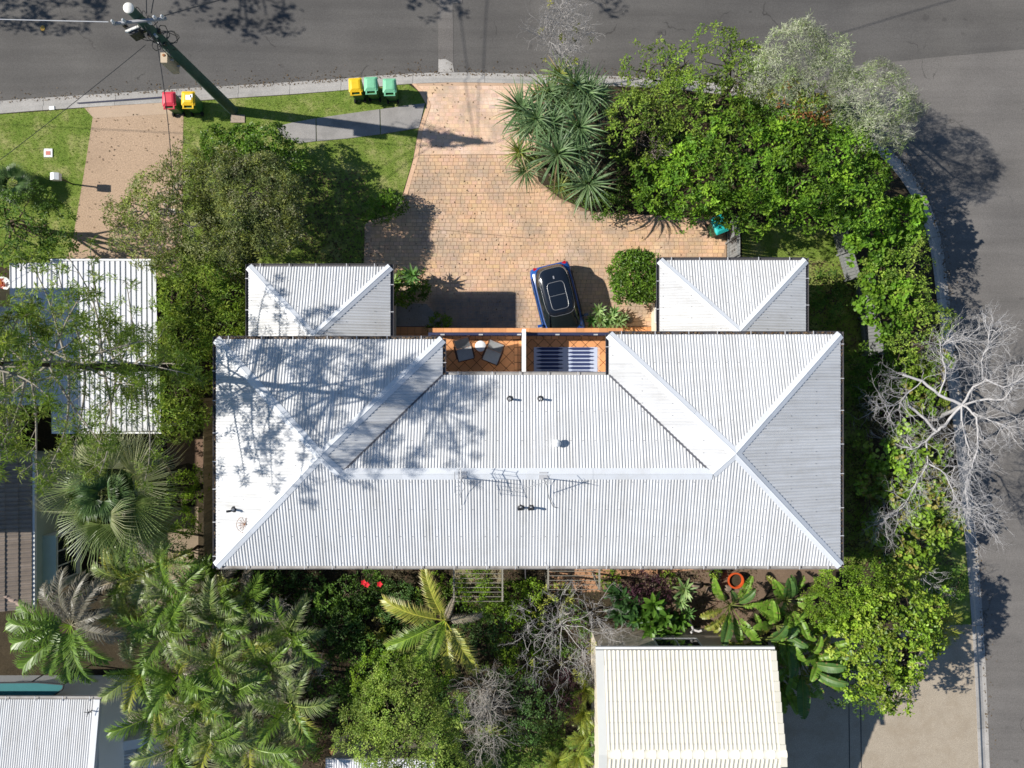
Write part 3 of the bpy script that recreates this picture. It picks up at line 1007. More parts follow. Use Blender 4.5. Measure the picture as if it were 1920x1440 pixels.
for x in ((xW + x1) / 2, (x2 + xE) / 2):
    window(house, (x, yNl - w_, 4.75) if x < 0 else (x, yNr - w_, 4.75), 1.4, 0.4, (0, 1))
# garage doors under the balcony
M_door = simple('garage_door', (0.45, 0.42, 0.38), 0.5, 0.3)
for cx in (x1 * .5 + .05, x2 * .5 + .05):
    mb = MB()
    for k in range(5):
        mb.box((cx, yB - w_ + 0.02, 0.22 + k * 0.44), (2.4, 0.05, 0.42))
    mb.build('garage_door', M_door, house)
# balcony sliding doors
for cx in (x1 * .5, x2 * .5):
    window(house, (cx, yB - w_, 3.75), 2.2, 1.9, (0, 1), 'sliding_door', 2)

# balcony
ZB = 2.62
M_slab = simple('balcony_slab', (0.50, 0.40, 0.30), 0.8, 0.2, 0.1, 2)
bx0, bx1 = P2(803, 0, ZB)[0], P2(1168, 0, ZB)[0]
yF = P2(0, 616, ZB)[1]
ywing = max(yNl, yNr) - w_ + 0.02
slab = MB().prism([(bx0, ywing), (bx1, ywing), (bx1, yF), (bx0, yF)], ZB - 0.22, ZB - 0.012)
slab.prism([(x1 - w_ + .01, yB - w_ + .01), (x2 + w_ - .01, yB - w_ + .01), (x2 + w_ - .01, ywing - 0.002), (x1 - w_ + .01, ywing - 0.002)], ZB - 0.22, ZB - 0.012)
slabo = slab.build('balcony', M_slab, house)
xd0, xd1 = P2(979, 0, 3.9)[0], P2(986, 0, 3.9)[0]
tile_sh = M_terra
def tiles(xa, ya, xb, yb, ang, size, z, parent, grout=True):
    MB().sheet([(xa, ya), (xb, ya), (xb, yb), (xa, yb)], z).build('tile_grout', M_terrag, parent)
    c, s_ = math.cos(ang), math.sin(ang)
    R = int(8 / size)
    cx, cy = (xa + xb) / 2, (ya + yb) / 2
    g = 0.009
    for i in range(-R, R):
        for j in range(-R, R):
            q = [(i * size + g, j * size + g), ((i + 1) * size - g, j * size + g), ((i + 1) * size - g, (j + 1) * size - g), (i * size + g, (j + 1) * size - g)]
            q = [(cx + a * c - b * s_, cy + a * s_ + b * c) for a, b in q]
            q = clip_rect(q, xa + .004, ya + .004, xb - .004, yb - .004)
            if len(q) >= 3:
                ar = abs(sum(q[k][0] * q[(k + 1) % len(q)][1] - q[(k + 1) % len(q)][0] * q[k][1] for k in range(len(q)))) / 2
                if ar > 0.004:
                    MB().prism(q, z, z + 0.011 + rnd.uniform(0, .002), bottom=False, bev=0.003).build('floor_tile', M_terra, parent)
yin = P2(0, 636, ZB)[1]
T = 0.335
# border course of square tiles along the rail and the divider, diagonal field inside
tiles(bx0 + .02, yin, xd0, yF - 0.16, 0, 0.30, ZB - 0.008, slabo)
tiles(xd1, yin, bx1 - .02, yF - 0.16, 0, 0.30, ZB - 0.008, slabo)
xl, xr = x1 - w_ + .02, x2 + w_ - .02
tiles(xl, yB - w_ + .02, xd0 - 0.30, yin - .002, math.pi / 4, T, ZB - 0.008, slabo)
tiles(xd0 - 0.298, yB - w_ + .02, xd0, yin - .002, 0, 0.298, ZB - 0.008, slabo)
tiles(xd1, yB - w_ + .02, xr, yin - .002, math.pi / 4, T, ZB - 0.008, slabo)
# terracotta ledge outside the rail
n = int((bx1 - bx0) / 0.30)
for k in range(n):
    a = bx0 + k * (bx1 - bx0) / n
    b = bx0 + (k + 1) * (bx1 - bx0) / n
    MB().box2((a + .003, yF - 0.15, ZB - 0.012), (b - .003, yF + 0.015, ZB + 0.03)).build('ledge_tile', M_terra, slabo)
ZT = ZB + 1.0
yr_ = P2(0, 626, ZT)[1]
rx0, rx1 = P2(801, 0, ZT)[0] + 0.05, P2(1169, 0, ZT)[0] - .05
rail = MB().box2((rx0, yr_ - .05, ZT - .04), (rx1, yr_ + .05, ZT + .02))
rail.box2((rx0, ywing + .05, ZT - .04), (rx0 + .09, yr_ - .052, ZT + .018)).box2((rx1 - .09, ywing + .05, ZT - .04), (rx1, yr_ - .052, ZT + .018))
rail.box2((rx0 + .02, yr_ - .02, ZB + .09), (rx1 - .02, yr_ + .02, ZB + .13))
ro = rail.build('railing', M_navy, slabo)
mb = MB()
x = rx0 + .1
while x < rx1:
    mb.box2((x - .008, yr_ - .008, ZB + .13), (x + .008, yr_ + .008, ZT - .04))
    x += 0.11
mb.build('railing_bars', M_navy, slabo)
for x in np.linspace(rx0 + .045, rx1 - .045, 6):
    MB().box2((x - .045, yr_ - .045, ZB), (x + .045, yr_ + .045, ZT - .042)).build('railing_post', M_navy, slabo)
    MB().box((x + .5, yr_ - .03, ZT + .035), (0.16, 0.05, 0.03)).build('railing_clip', M_steel, slabo)
for x in (bx0 + .12, bx1 - .12, (xd0 + xd1) / 2):
    MB().box2((x - .06, yF - .2, -0.05), (x + .06, yF - .08, ZB - .222)).build('balcony_post', M_white, slabo)
MB().box2((xd0, yB - w_ + .03, ZB), (xd1, P2(0, 613, 3.9)[1] - .08, 4.0)).build('dividing_wall', M_white, slabo)

# ---------------- front garages (wings of the same house)
def garage(pxl, pxr, pyn, zg, ymain, side):
    gx0, gy = P2(pxl, pyn, zg)
    gx1 = P2(pxr, pyn, zg)[0]
    s = (gx1 - gx0) / 2
    ap = (gx0 + s, gy - s)
    yend = ymain - w_ - .03
    pw, pn, pe = face_z((gx0, 0), (1, 0), TP, zg), face_z((0, gy), (0, -1), TP, zg), face_z((gx1, 0), (-1, 0), TP, zg)
    g = MB().prism([(gx0, yend), (gx1, yend), (gx1, gy), (gx0, gy)], zg - .12, zg - .06).build('garage_roof', M_soffit, house)
    rend = (ap[0], yend)
    for pl, zf, ax in (([(gx0, gy), (gx0, yend), rend, ap], pw, 'y'), ([(gx0, gy), ap, (gx1, gy)], pn, 'x'), ([(gx1, gy), ap, rend, (gx1, yend)], pe, 'y')):
        V, F = corr(pl, zf, ax, 0.108, 0.0135 if ax == 'x' else 0.0115, 6, CPROF)
        MB().add(V, F, SHEETN[0][:, None] * np.ones(3)).build('roof_sheet', M_roof if ax == 'x' else M_roofe, g)
        screws(pl, zf, ax, g)
    for A, B, L_, R_ in (((gx0, gy), ap, pn, pw), ((gx1, gy), ap, pe, pn), (ap, rend, pe, pw)):
        mb = MB()
        cap(mb, (*A, 0), (*B, 0), .15, L_, R_)
        mb.build('hip_cap', M_cap, g)
    gutter(house, (gx0, gy), (gx1, gy), (0, 1), zg)
    gutter(house, (gx0, yend), (gx0, gy + .1), (-1, 0), zg)
    gutter(house, (gx1, yend), (gx1, gy + .1), (1, 0), zg)
    k = .38
    MB().prism([(gx0 + k, yend), (gx1 - k, yend), (gx1 - k, gy - k), (gx0 + k, gy - k)], -.1, zg - .12).build('garage_wall', M_render, house)
    fx = gx1 - k if side > 0 else gx0 + k
    window(house, (fx, gy - 1.6, 1.5), 1.2, 1.0, (side, 0))
    window(house, ((gx0 + gx1) / 2, gy - k, 1.6), 1.6, 1.0, (0, 1))
garage(466, 732, 500, 3.75, yNl, 1)
garage(1237, 1511, 488, 3.6, yNr, -1)

# leaf litter caught in the gutters
mb = MB()
for A_, B_, n_ in (((xW, yNl + .05), (x1, yNl + .05), 170), ((x2, yNr + .05), (xE, yNr + .05), 170), ((x1 + .05, yB), (x1 + .05, yNl), 20), ((xE + .05, yS), (xE + .05, yNr), 90), ((xW - .05, yS), (xW - .05, yNl), 90)):
    for k in range(n_):
        q = rnd.random()
        c = np.array([A_[0] + (B_[0] - A_[0]) * q + rnd.uniform(-.03, .03), A_[1] + (B_[1] - A_[1]) * q + rnd.uniform(-.03, .03), E - .06 + rnd.uniform(0, .05)])
        a = rnd.uniform(0, 6.28)
        d, s_ = np.array([math.cos(a), math.sin(a), rnd.uniform(-.3, .3)]) * .05, np.array([-math.sin(a), math.cos(a), 0]) * .02
        mb.add([c - d, c - s_, c + d, c + s_], [(0, 1, 2, 3)], np.array((.22, .15, .09)) * rnd.uniform(.5, 1.4))
mb.build('gutter_litter', LEAF, house)['kind'] = 'stuff'

# ---------------- things standing on the roof
def vent(px, py, label, kind='pipe'):
    z = 0
    for _ in range(4):
        x, y = P2(px, py, E + 1.0 if z == 0 else z)
        z = max(min(planes['bn'](x, y), planes['s'](x, y)), E)
        if px < 500:
            z = planes['lw'](x, y)
    t = thing('roof_vent', label, 'vent', (x, y, z - .02), 'vents on the white roof')
    if kind == 'cap':
        MB().lathe([(0.09, 0), (0.09, .2), (.05, .2)], (x, y, z - .02), 14).build('pipe', M_white, t, True)
        MB().lathe([(0.13, .2), (0.145, .26), (.11, .32), (0.0, .345)], (x, y, z - .02), 18).build('cowl', M_white, t, True)
    else:
        MB().lathe([(0.12, .0), (0.11, .03), (0.055, .07)], (x, y, z - .01), 12).build('collar', M_dark, t, True)
        MB().lathe([(0.042, .0), (0.042, .32), (.03, .32), (.03, .15), (0, .15)], (x, y, z), 12).build('pipe', M_white if kind == 'pipe' else M_steel, t, True)
        if kind == 'elbow':
            MB().tube([(x, y, z + .32), (x - .03, y, z + .38), (x - .12, y - .01, z + .39)], .045, 8).build('elbow', M_dark, t, True)
vent(956, 748, 'white topped pipe vent on the roof left of its twin, below the two balcony chairs')
vent(1013, 748, 'white topped pipe vent on the roof right of its twin, below the striped rug')
vent(1043, 830, 'white round cowl vent alone in the middle of the roof', 'cap')
vent(977, 951, 'dark bent pipe vent on the lower roof, left of a close pair', 'elbow')
vent(996, 951, 'dark bent pipe vent on the lower roof, right of a close pair', 'elbow')
vent(439, 955, 'dark bent pipe vent alone on the sunny west roof slope', 'elbow')

def antenna(px, py, hgt, label, kind):
    x, y = P2(px, py, E + 1.1)
    z = min(planes['s'](x, y), planes['bn'](x, y)) + .02
    t = thing('roof_antenna', label, 'antenna', (x, y, z), 'television antennas on the ridge')
    pz = MB().box((x, y + .09, z + .055), (.30, .26, .02), 0, None).build('base_plate', M_steel, t)
    MB().tube([(x, y, z), (x, y, z + hgt)], .017, 6).build('mast', M_steel, t)
    a = MB()
    if kind == 'grid':
        zt = z + hgt - .05
        for xx in (-.32, -.05, .3):
            a.tube([(x + xx * .1, y - .48, zt + xx), (x + xx * .1 + .02, y + .48, zt + xx)], .011, 5)
        for k in np.linspace(-.42, .42, 7):
            a.tube([(x - .03, y + k, zt - .38), (x - .03, y + k, zt + .36)], .007, 4)
            a.tube([(x - .12, y + k, zt), (x + .02, y + k, zt)], .008, 4)
        for k in (-.12, .0, .12):
            a.tube([(x - .18, y - .35, zt + k), (x - .18, y + .35, zt + k)], .006, 4)
        a.build('aerial_grid', M_steel, t)
        a = MB().tube([(x, y, z + .5), (x + .1, y - .3, z + .12), (x - .05, y - .55, z + .0), (x - .06, y - 1.0, z - .25)], .009, 4)
        a.build('cable', M_dark, t)
    else:
        zt = z + hgt - .12
        d = np.array([-.955, -.29, 0])
        n_ = np.array([.29, -.955, 0])
        c = np.array([x, y, zt])
        a.tube([c - d * .25, c + d * 1.25], .012, 5)
        for k in np.linspace(-.15, 1.2, 9):
            a.tube([c + d * k - n_ * .13, c + d * k + n_ * .13], .006, 4)
        a.tube([c - d * .05, c - d * .25 + UP * .2 + n_ * .16], .01, 4).tube([c - d * .05, c - d * .25 - UP * .2 - n_ * .16], .01, 4)
        a.build('aerial_boom', M_steel, t)
        MB().tube([(x, y, z + .3), (x + .12, y - .25, z + .02), (x + .2, y - .7, z - .18), (x + .36, y - 1.05, z - .28), (x + .5, y - 1.1, z - .3)], .010, 4).build('cable', M_dark, t)
antenna(867, 896, 1.25, 'roof antenna with a standing wire grid on its mast, above the coconut palm', 'grid')
antenna(1019, 897, 1.15, 'roof antenna with one slanting boom on its mast, right of the grid antenna', 'yagi')
# rusty wire aerial lying on the west slope
cx, cy = P2(452, 985, E + .5)
mb = MB()
for k in range(7):
    a = -0.4 + k * .45
    mb.tube([(cx + .12, cy + .02, planes['lw'](cx + .12, cy) + .05), (cx + .12 + .28 * math.cos(a + 1.9), cy + .26 * math.sin(a + 1.9), planes['lw'](cx, cy) + .05 + .03 * math.sin(k))], .008, 4)
arc = [(cx + .12 + .33 * math.cos(a), cy + .31 * math.sin(a), planes['lw'](cx, cy) + .05) for a in np.linspace(2.0, 5.4, 12)]
mb.tube(arc, .009, 4)
tag(mb.build('wire_aerial', M_rust), 'small rusty wire aerial lying on the sunny west roof slope', 'aerial')

# ---------------- balcony furniture
def chair(px, py, rz, label):
    z0 = ZB + .004
    x, y = P2(px, py, ZB + .4)
    t = thing('lounge_chair', label, 'chair', (x, y, z0), 'lounge chairs on the balcony', rz)
    fab = simple('grey_sling_' + str(len(label)), (0.36, 0.37, 0.375), 0.85, 0.1, 0.2, 8, fine=0.25)
    tim = simple('dark_timber', (0.07, 0.032, 0.02), 0.6, 0.3)
    # seat: sagging sling, y forward is where the feet go
    def sling(pts, w):
        V, F = [], []
        m = 7
        for (yy, zz) in pts:
            for i in range(m):
                u = -1 + 2 * i / (m - 1)
                V.append((u * w, yy, zz - .035 * (1 - u * u)))
        for r in range(len(pts) - 1):
            for i in range(m - 1):
                F.append((r * m + i, r * m + i + 1, (r + 1) * m + i + 1, (r + 1) * m + i))
        V2 = [(a, b, c - .012) for a, b, c in V]
        return MB().add(V, F).add(V2, [f[::-1] for f in F])
    sling([(.40, .42), (.25, .39), (.08, .34), (-.08, .30)], .30).build('seat', fab, t, True, True)
    sling([(-.09, .31), (-.2, .47), (-.32, .68), (-.40, .86)], .29).build('backrest', fab, t, True, True)
    for s_ in (-1, 1):
        MB().tube([(s_ * .32, .42, .43), (s_ * .32, .1, .35), (s_ * .32, -.12, .3), (s_ * .31, -.42, .88)], .018, 6).build('side_frame', tim, t, True, True)
        MB().box((s_ * .34, .05, .55), (.055, .5, .025)).build('armrest', tim, t, False, True)
        MB().tube([(s_ * .34, .28, .54), (s_ * .34, .32, .0)], .017, 6).build('leg', tim, t, False, True)
        MB().tube([(s_ * .34, -.2, .54), (s_ * .34, -.28, .0)], .017, 6).build('leg', tim, t, False, True)
    MB().tube([(-.32, .42, .43), (.32, .42, .43)], .016, 6).tube([(-.31, -.42, .88), (.31, -.42, .88)], .016, 6).build('crossbar', tim, t, False, True)
chair(870, 656, math.radians(180 + 14), 'grey sling lounge chair left of the round white table on the balcony')
chair(925, 661, math.radians(180 - 22), 'grey sling lounge chair right of the round white table on the balcony')
x, y = P2(901, 649, ZB + .5)
t = thing('side_table', 'small round white table between the two balcony lounge chairs', 'table', (x, y, ZB + .004))
MB().lathe([(0, .48), (.205, .48), (.215, .49), (.215, .505), (.205, .515), (0, .515)], (x, y, ZB), 28).build('table_top', M_white, t, True)
MB().lathe([(.15, .004), (.14, .02), (.03, .04), (.025, .479)], (x, y, ZB), 14).build('pedestal', M_dark, t, True)
# striped rug
rx0_, ry1_ = P2(1001, 651, ZB)
rx1_, ry0_ = P2(1120, 701, ZB)
ry0_ = max(ry0_, yB - w_ + .1) 
M_rug = simple('woven_rug', (1, 1, 1), 0.95, 0.05, 0.08, 8, vcol=True, fine=0.15)
nx, ny = 150, 76
ux, uy = np.meshgrid(np.linspace(0, 1, nx + 1), np.linspace(0, 1, ny + 1))
rng2 = np.random.default_rng(4)
zz = ZB + .016 + .004 * np.sin(ux * 21 + uy * 4) + .003 * rng2.random(ux.shape)
Vr = np.stack([rx0_ + ux * (rx1_ - rx0_), ry0_ + uy * (ry1_ - ry0_), zz], -1).reshape(-1, 3)
half = np.where(ux < .485, (ux - .03) / .44, (ux - .52) / .44)
band = (uy * 6.9) % 1.0
taper = np.clip(np.minimum(half, 1 - half) * 4.5, 0, 1) * (.82 + .18 * np.sin(half * 28))
dark = (np.abs(band - .5) < .40 * np.minimum(1, taper * 1.3)) & (half > 0.0) & (half < 1.0) & (np.abs(ux - .5) > .02)
Cr = np.where(dark[..., None], np.array([0.035, 0.05, 0.13]), np.array([0.47, 0.53, 0.68]))
ii = (np.arange(ny)[:, None] * (nx + 1) + np.arange(nx)[None]).ravel()
Fr = np.stack([ii, ii + 1, ii + nx + 2, ii + nx + 1], 1)
t = thing('rug', 'blue and white rug with dark zigzag bands on the balcony tiles', 'rug', ((rx0_ + rx1_) / 2, (ry0_ + ry1_) / 2, ZB + .004))
MB().add(Vr, Fr, Cr.reshape(-1, 3)).build('rug_weave', M_rug, t, True)
mb = MB()
for k in np.linspace(0, 1, 40):
    yy = ry0_ + k * (ry1_ - ry0_)
    mb.tube([(rx1_, yy, ZB + .016), (rx1_ + .09, yy + rnd.uniform(-.02, .02), ZB + .012)], .004, 3)
mb.build('fringe', M_rug, t)

# ---------------- pergola frames on the south side
M_bat = simple('pale_batten', (.27, .255, .21), .7, .2, .2, 5)
def pergola(pxa, pxb, pya, pyb, label, step=0.185):
    z = 2.35
    xa, ya = P2(pxa, pya, z)
    xb, yb = P2(pxb, pyb, z)
    t = thing('pergola', label, 'pergola', ((xa + xb) / 2, yb, 0), 'batten pergolas behind the house')
    for x in (xa, xb):
        MB().box2((x - .03, yb, z - .1), (x + .03, yS + w_ - .01, z)).build('rafter', M_bat, t)
        MB().box2((x - .04, yb + .02, -.03), (x + .04, yb + .1, z - .102)).build('post', M_bat, t)
    y = yb + .02
    while y < yS + w_ - .05:
        MB().box2((xa - .06, y - .009, z + .002), (xb + .06, y + .009, z + .025)).build('batten', M_bat, t)
        y += step
pergola(851, 942, 1063, 1128, 'batten pergola beside the coconut palm, in front of the dark yard')
pergola(1028, 1124, 1063, 1106, 'batten pergola over the terracotta path, above the bare grey shrub')
# dividing screen between the two back yards
sx, sy = P2(985, 1063, 1.6)
t = thing('yard_screen', 'tall dark dividing screen between the two back yards', 'fence', (sx, sy - 1, 0))
for k in range(14):
    MB().box((sx, yS + .2 - k * .12, .85), (.03, .112, 1.72 + .01 * (k % 2))).build('paling', M_gut, t)
# ------------------------------------------------------------------ neighbouring buildings and fences
RIB = [1, 1, 0, 0, 0, 0, 0, 0, 0, 0, 0, 0]
M_cream = roofmat('cream_tile', (0.72, 0.68, 0.57), (0.55, 0.49, 0.37), 0.6)
M_wtrim = roofmat('ribbed_white_steel', (0.64, 0.64, 0.66), (0.5, 0.48, 0.45), 0.5)

# left neighbour: ribbed white carport roof
zc = 2.75
cp = thing('carport', 'white ribbed carport roof under the tall feathery pine', 'carport', (*P2(190, 650, zc), 0))
pl = pxpoly([(95, 490), (291, 489), (300, 808), (95, 811)], zc)
V, F = corr(pl, lambda x, y: zc + .012 * (y - 6) + 0 * x, 'x', 0.21, 0.035, 12, RIB)
MB().add(V, F).build('roof_sheet', M_wtrim, cp)
mb = MB()
x0, y1 = P2(95, 489, zc)
x1_, y0 = P2(296, 810, zc)
mb.box2((x0, y1 + .002, zc - .16), (x1_ + .05, y1 + .07, zc + .03)).box2((x0, y0 - .07, zc - .24), (x1_ + .1, y0 - .002, zc - .06))
mb.build('fascia', M_white, cp)
for px, py in ((110, 500), (285, 500), (110, 800), (290, 800)):
    x, y = P2(px, py, zc)
    MB().box2((x - .05, y - .05, -.05), (x + .05, y + .05, zc - .25)).build('post', M_white, cp)
sd = thing('side_roof', 'lower white ribbed side roof half in blue shade, left of the carport', 'roof', (*P2(50, 640, zc), 0))
pl = pxpoly([(18, 493), (94, 492), (94, 760), (-60, 760), (-60, 556), (18, 556)], zc - .02)
a = pxpoly([(18, 493), (94, 492), (94, 760), (18, 760)], zc - .02)
V, F = corr(a, lambda x, y: zc - .03 + .012 * (y - 6) + 0 * x, 'x', 0.21, 0.035, 12, RIB)
MB().add(V, F).build('roof_sheet', M_wtrim, sd)
a = pxpoly([(-90, 575), (17, 575), (17, 760), (-90, 760)], zc - .5)
V, F = corr(a, lambda x, y: zc - .5 + 0 * x, 'y', 0.21, 0.03, 12, RIB)
MB().add(V, F).build('roof_sheet', M_wtrim, sd)
for px, py in ((22, 500), (22, 750), (-80, 750)):
    x, y = P2(px, py, zc)
    MB().box2((x - .05, y - .05, -.05), (x + .05, y + .05, zc - .6)).build('post', M_white, sd)

# left neighbour's two-storey house: upper block beyond the frame, lower tiled wing at the edge
nb = thing('neighbour_house', 'grey tiled house at the left edge behind the big fan palm', 'house', (-20.5, -6, 0))
upx1, upy1 = -21.4, 4.0
MB().box2((-33, -5, -.1), (upx1, upy1, 5.6)).build('upper_wall', M_render, nb)
MB().prism([(-33.4, -5.4), (upx1 + .3, -5.4), (upx1 + .3, upy1 + .3), (-33.4, upy1 + .3)], 5.602, 5.75).build('upper_roof', M_wtrim, nb)
M_gtile = simple('grey_roof_tile', (0.27, 0.22, 0.18), 0.8, 0.2, 0.2, 3, fine=0.2, rand=0.15)
zt = 3.0
ex, ey1 = P2(60, 845, zt)
ey0 = P2(0, 1142, zt)[1]
tanr = .36
def tile_mesh(w, l, h, name, mat, flat=.25, seg=6):
    """barrel roof tile: cross-section along local x, length along +y (upslope), butt end at y=0"""
    V = []
    for yy, lift in ((0, .03), (l, .0)):
        for k in range(seg + 1):
            u = k / seg
            if u < flat:
                zz = 0.004
            else:
                v = (u - flat) / (1 - flat)
                zz = h * math.sin(math.pi * v)
            V.append((u * w, yy, zz + lift))
    n = seg + 1
    V += [(x, y, z - .022) for x, y, z in V[:n]]
    F = [(k, k + 1, n + k + 1, n + k) for k in range(seg)] + [(2 * n + k, 2 * n + k + 1, k + 1, k) for k in range(seg)]
    me = MB().add(V, F).mesh(name, False)
    me.materials.append(mat)
    return me
gt = tile_mesh(.175, .47, .045, 'roof_tile', M_gtile, .3, 5)
lw = MB().prism([(-21.3, ey0), (ex - .05, ey0), (ex - .05, ey1), (-21.3, ey1)], zt - .14, zt - .08).build('lower_roof', M_soffit, nb)
mb = MB()
mb.add([(ex, ey0, zt - .03), (ex, ey1, zt - .03), (-21.35, ey1, zt - .03 + tanr * (ex + 21.35)), (-21.35, ey0, zt - .03 + tanr * (ex + 21.35))], [(0, 1, 2, 3)])
mb.build('roof_batten', M_gtile, lw)
off = wloc(lw)
sl = math.atan(tanr)
k = 0
for c in range(4):
    yy = ey0 + .02
    while yy < ey1 - .17:
        xx = ex - c * .42
        link('roof_tile', gt, lw, (xx - off[0], yy - off[1], zt + tanr * c * .42 - off[2]), Matrix.Rotation(math.pi / 2, 3, 'Z').to_euler() if False else (sl * 1.0, 0, math.pi / 2))
        yy += .178
mb = MB().box2((ex + .002, ey0, zt - .13), (ex + .1, ey1, zt - .0)).build('gutter', M_frame, nb)
wx = ex + .14
MB().box2((-21.3, ey0 + .3, -.1), (wx - .16, ey1 - .3, zt - .15)).build('lower_wall', simple('pale_green_wall', (0.45, 0.50, 0.42), .8, .2), nb)
# projecting window bay seen below the eave
by0, by1 = P2(0, 1092, 2.2)[1], P2(0, 1003, 2.2)[1]
MB().box2((wx - .158, by0, .7), (wx + .42, by1, .95)).build('window_sill', M_soffit, nb)
MB().box2((wx - .158, by0, 2.3), (wx + .40, by1, 2.36)).build('window_head', simple('pale_green_trim', (.5, .57, .47), .6, .3), nb)
window(nb, (wx + .36, (by0 + by1) / 2, 1.63), by1 - by0 - .1, 1.3, (1, 0), panes=3)
for yy in (by0, by1 - .05):
    MB().box2((wx - .158, yy, .952), (wx + .35, yy + .05, 2.298)).build('window_cheek', M_soffit, nb)
# paler hip tiles at the lower corner
M_ptile = simple('pale_hip_tile', (0.42, 0.31, 0.25), 0.8, 0.2, 0.2, 3, rand=.15)
for k in range(6):
    x, y = P2(-8 + k * 12.5, 1108 + k * 7, zt + .35 - k * .05)
    MB().tube([(x - .16, y + .09, zt + .36 - k * .06), (x + .16, y - .09, zt + .29 - k * .06)], .11, 8).build('hip_tile', M_ptile, lw, True)

# cream tiled house, lower right
ze_, zr_ = 3.65, 4.7
X0, Y0 = P2(1133, 1219, ze_)
X1 = P2(1449, 1219, ze_)[0]
Yr = P2(0, 1415, zr_)[1]
run = Y0 - Yr
cs = thing('tiled_house', 'cream barrel tiled gable house below the strelitzia leaves', 'house', ((X0 + X1) / 2, Yr, 0))
tn = (zr_ - ze_) / run
slp = math.atan(tn)
L = run / math.cos(slp)
rows = 10
course = run / rows
ncol = 40
wt = (X1 - X0) / ncol
ct = tile_mesh(wt, course / math.cos(slp) + .05, .029, 'roof_tile', M_cream, .28, 6)
bt = MB().add([(X0, Y0, ze_ - .03), (X1, Y0, ze_ - .03), (X1, Yr, zr_ - .03), (X0, Yr, zr_ - .03), (X1, Yr - run, ze_ - .03), (X0, Yr - run, ze_ - .03)], [(0, 3, 2, 1), (3, 5, 4, 2)]).build('roof', M_cream, cs)
off = wloc(bt)
joined = MB()
cv = np.empty(len(ct.vertices) * 3)
ct.vertices.foreach_get('co', cv)
cv = cv.reshape(-1, 3)
cf = np.array([list(p.vertices) for p in ct.polygons])
cnt = 0
for r in range(rows):
    for c in range(ncol):
        # barrel runs down the north slope: local +y points upslope (south)
        px_, py_, pz_ = X0 + (c + 1) * wt, Y0 - r * course, ze_ + r * course * tn + rnd.uniform(0, .004)
        if r < 8 and cnt < 298 or False:
            link('roof_tile', ct, bt, (px_ - off[0], py_ - off[1], pz_ - off[2]), (slp, 0, math.pi))
            cnt += 1
        else:
            M_ = Matrix.Translation((px_, py_, pz_)) @ Matrix.Rotation(math.pi, 4, 'Z') @ Matrix.Rotation(slp, 4, 'X')
            joined.add(cv @ np.array(M_.to_3x3()).T + np.array(M_.translation), cf)
for r in range(rows):
    for c in range(ncol):
        M_ = Matrix.Translation((X0 + c * wt, Yr - run + (rows - 1 - r) * 0 + 0, 0)) if False else Matrix.Translation((X0 + c * wt, Yr - (r + 1) * course, zr_ - (r + 1) * course * tn)) @ Matrix.Rotation(slp, 4, 'X')
        joined.add(cv @ np.array(M_.to_3x3()).T + np.array(M_.translation), cf)
joined.build('tile_field', M_cream, bt)['kind'] = 'stuff'
nr = 15
for k in range(nr):
    a = X0 + (X1 - X0 + .1) * k / nr
    b = X0 + (X1 - X0 + .1) * (k + 1) / nr
    V, F = [], []
    for xx, rr in ((a, .148), (b - .0, .148), (b, .155), (b + .02, .155)):
        for q in range(7):
            an = math.pi * q / 6
            V.append((xx, Yr + rr * 1.15 * math.cos(an), zr_ - .03 + rr * .85 * math.sin(an)))
    for i_ in range(3):
        for q in range(6):
            F.append((i_ * 7 + q, i_ * 7 + q + 1, (i_ + 1) * 7 + q + 1, (i_ + 1) * 7 + q))
    MB().add(V, F).build('ridge_tile', M_cream, bt, True)
for k in range(11):
    y = Y0 - k * course
    z = ze_ + k * course * tn
    V = np.array([(X1 - .14, y + .0, z + .085), (X1 + .10 + .012, y, z + .075), (X1 + .10, y - course - .03, z + course * tn + .045), (X1 - .14, y - course - .03, z + course * tn + .055)])
    V = np.vstack([V, V + np.array([0, 0, -.12])])
    MB().add(V, [(3, 2, 1, 0), (0, 1, 5, 4), (1, 2, 6, 5), (2, 3, 7, 6)]).build('verge_tile', M_cream, bt)
bx = X0 - .33
mb = MB()
V = np.array([(bx, Y0, ze_ + .02), (X0 - .02, Y0, ze_ + .02), (X0 - .02, Yr, zr_ + .02), (bx, Yr, zr_ + .02), (X0 - .02, Yr - 1.5, zr_ + .02 - 1.5 * tn), (bx, Yr - 1.5, zr_ + .02 - 1.5 * tn)])
V = np.vstack([V, V - np.array([0, 0, .12])])
mb.add(V, [(3, 2, 1, 0), (5, 4, 2, 3), (0, 1, 7, 6), (6, 9, 3, 0), (9, 11, 5, 3)])
mb.build('barge_flashing', simple('pale_barge', (0.62, 0.62, 0.58), 0.6, 0.3, .1, 2), cs)
MB().box2((bx, Y0 + .03, ze_ - .12), (X1 + .08, Y0 + .12, ze_ - .005)).build('gutter', M_frame, cs)
MB().prism([(X0 - .1, Y0 - .4), (X1 - .15, Y0 - .4), (X1 - .15, Yr - run + .4), (X0 - .1, Yr - run + .4)], -.1, ze_ - .2).build('wall', M_render, cs)
g_ = MB()
for xx in (X1 - .15,):
    g_.add([(xx, Y0 - .4, ze_ - .2), (xx, Yr - run + .4, ze_ - .2), (xx, Yr, zr_ - .08)], [(0, 1, 2)])
g_.build('gable', M_render, cs)
window(cs, (X1 - .15, Yr + 1.4, 1.5), 1.4, 1.2, (1, 0))
window(cs, ((X0 + X1) / 2, Y0 - .4, 1.9), 1.8, 1.1, (0, 1))
M_panel = simple('pale_roof_panel', (0.30, 0.335, 0.33), .6, .3, .15, 3)

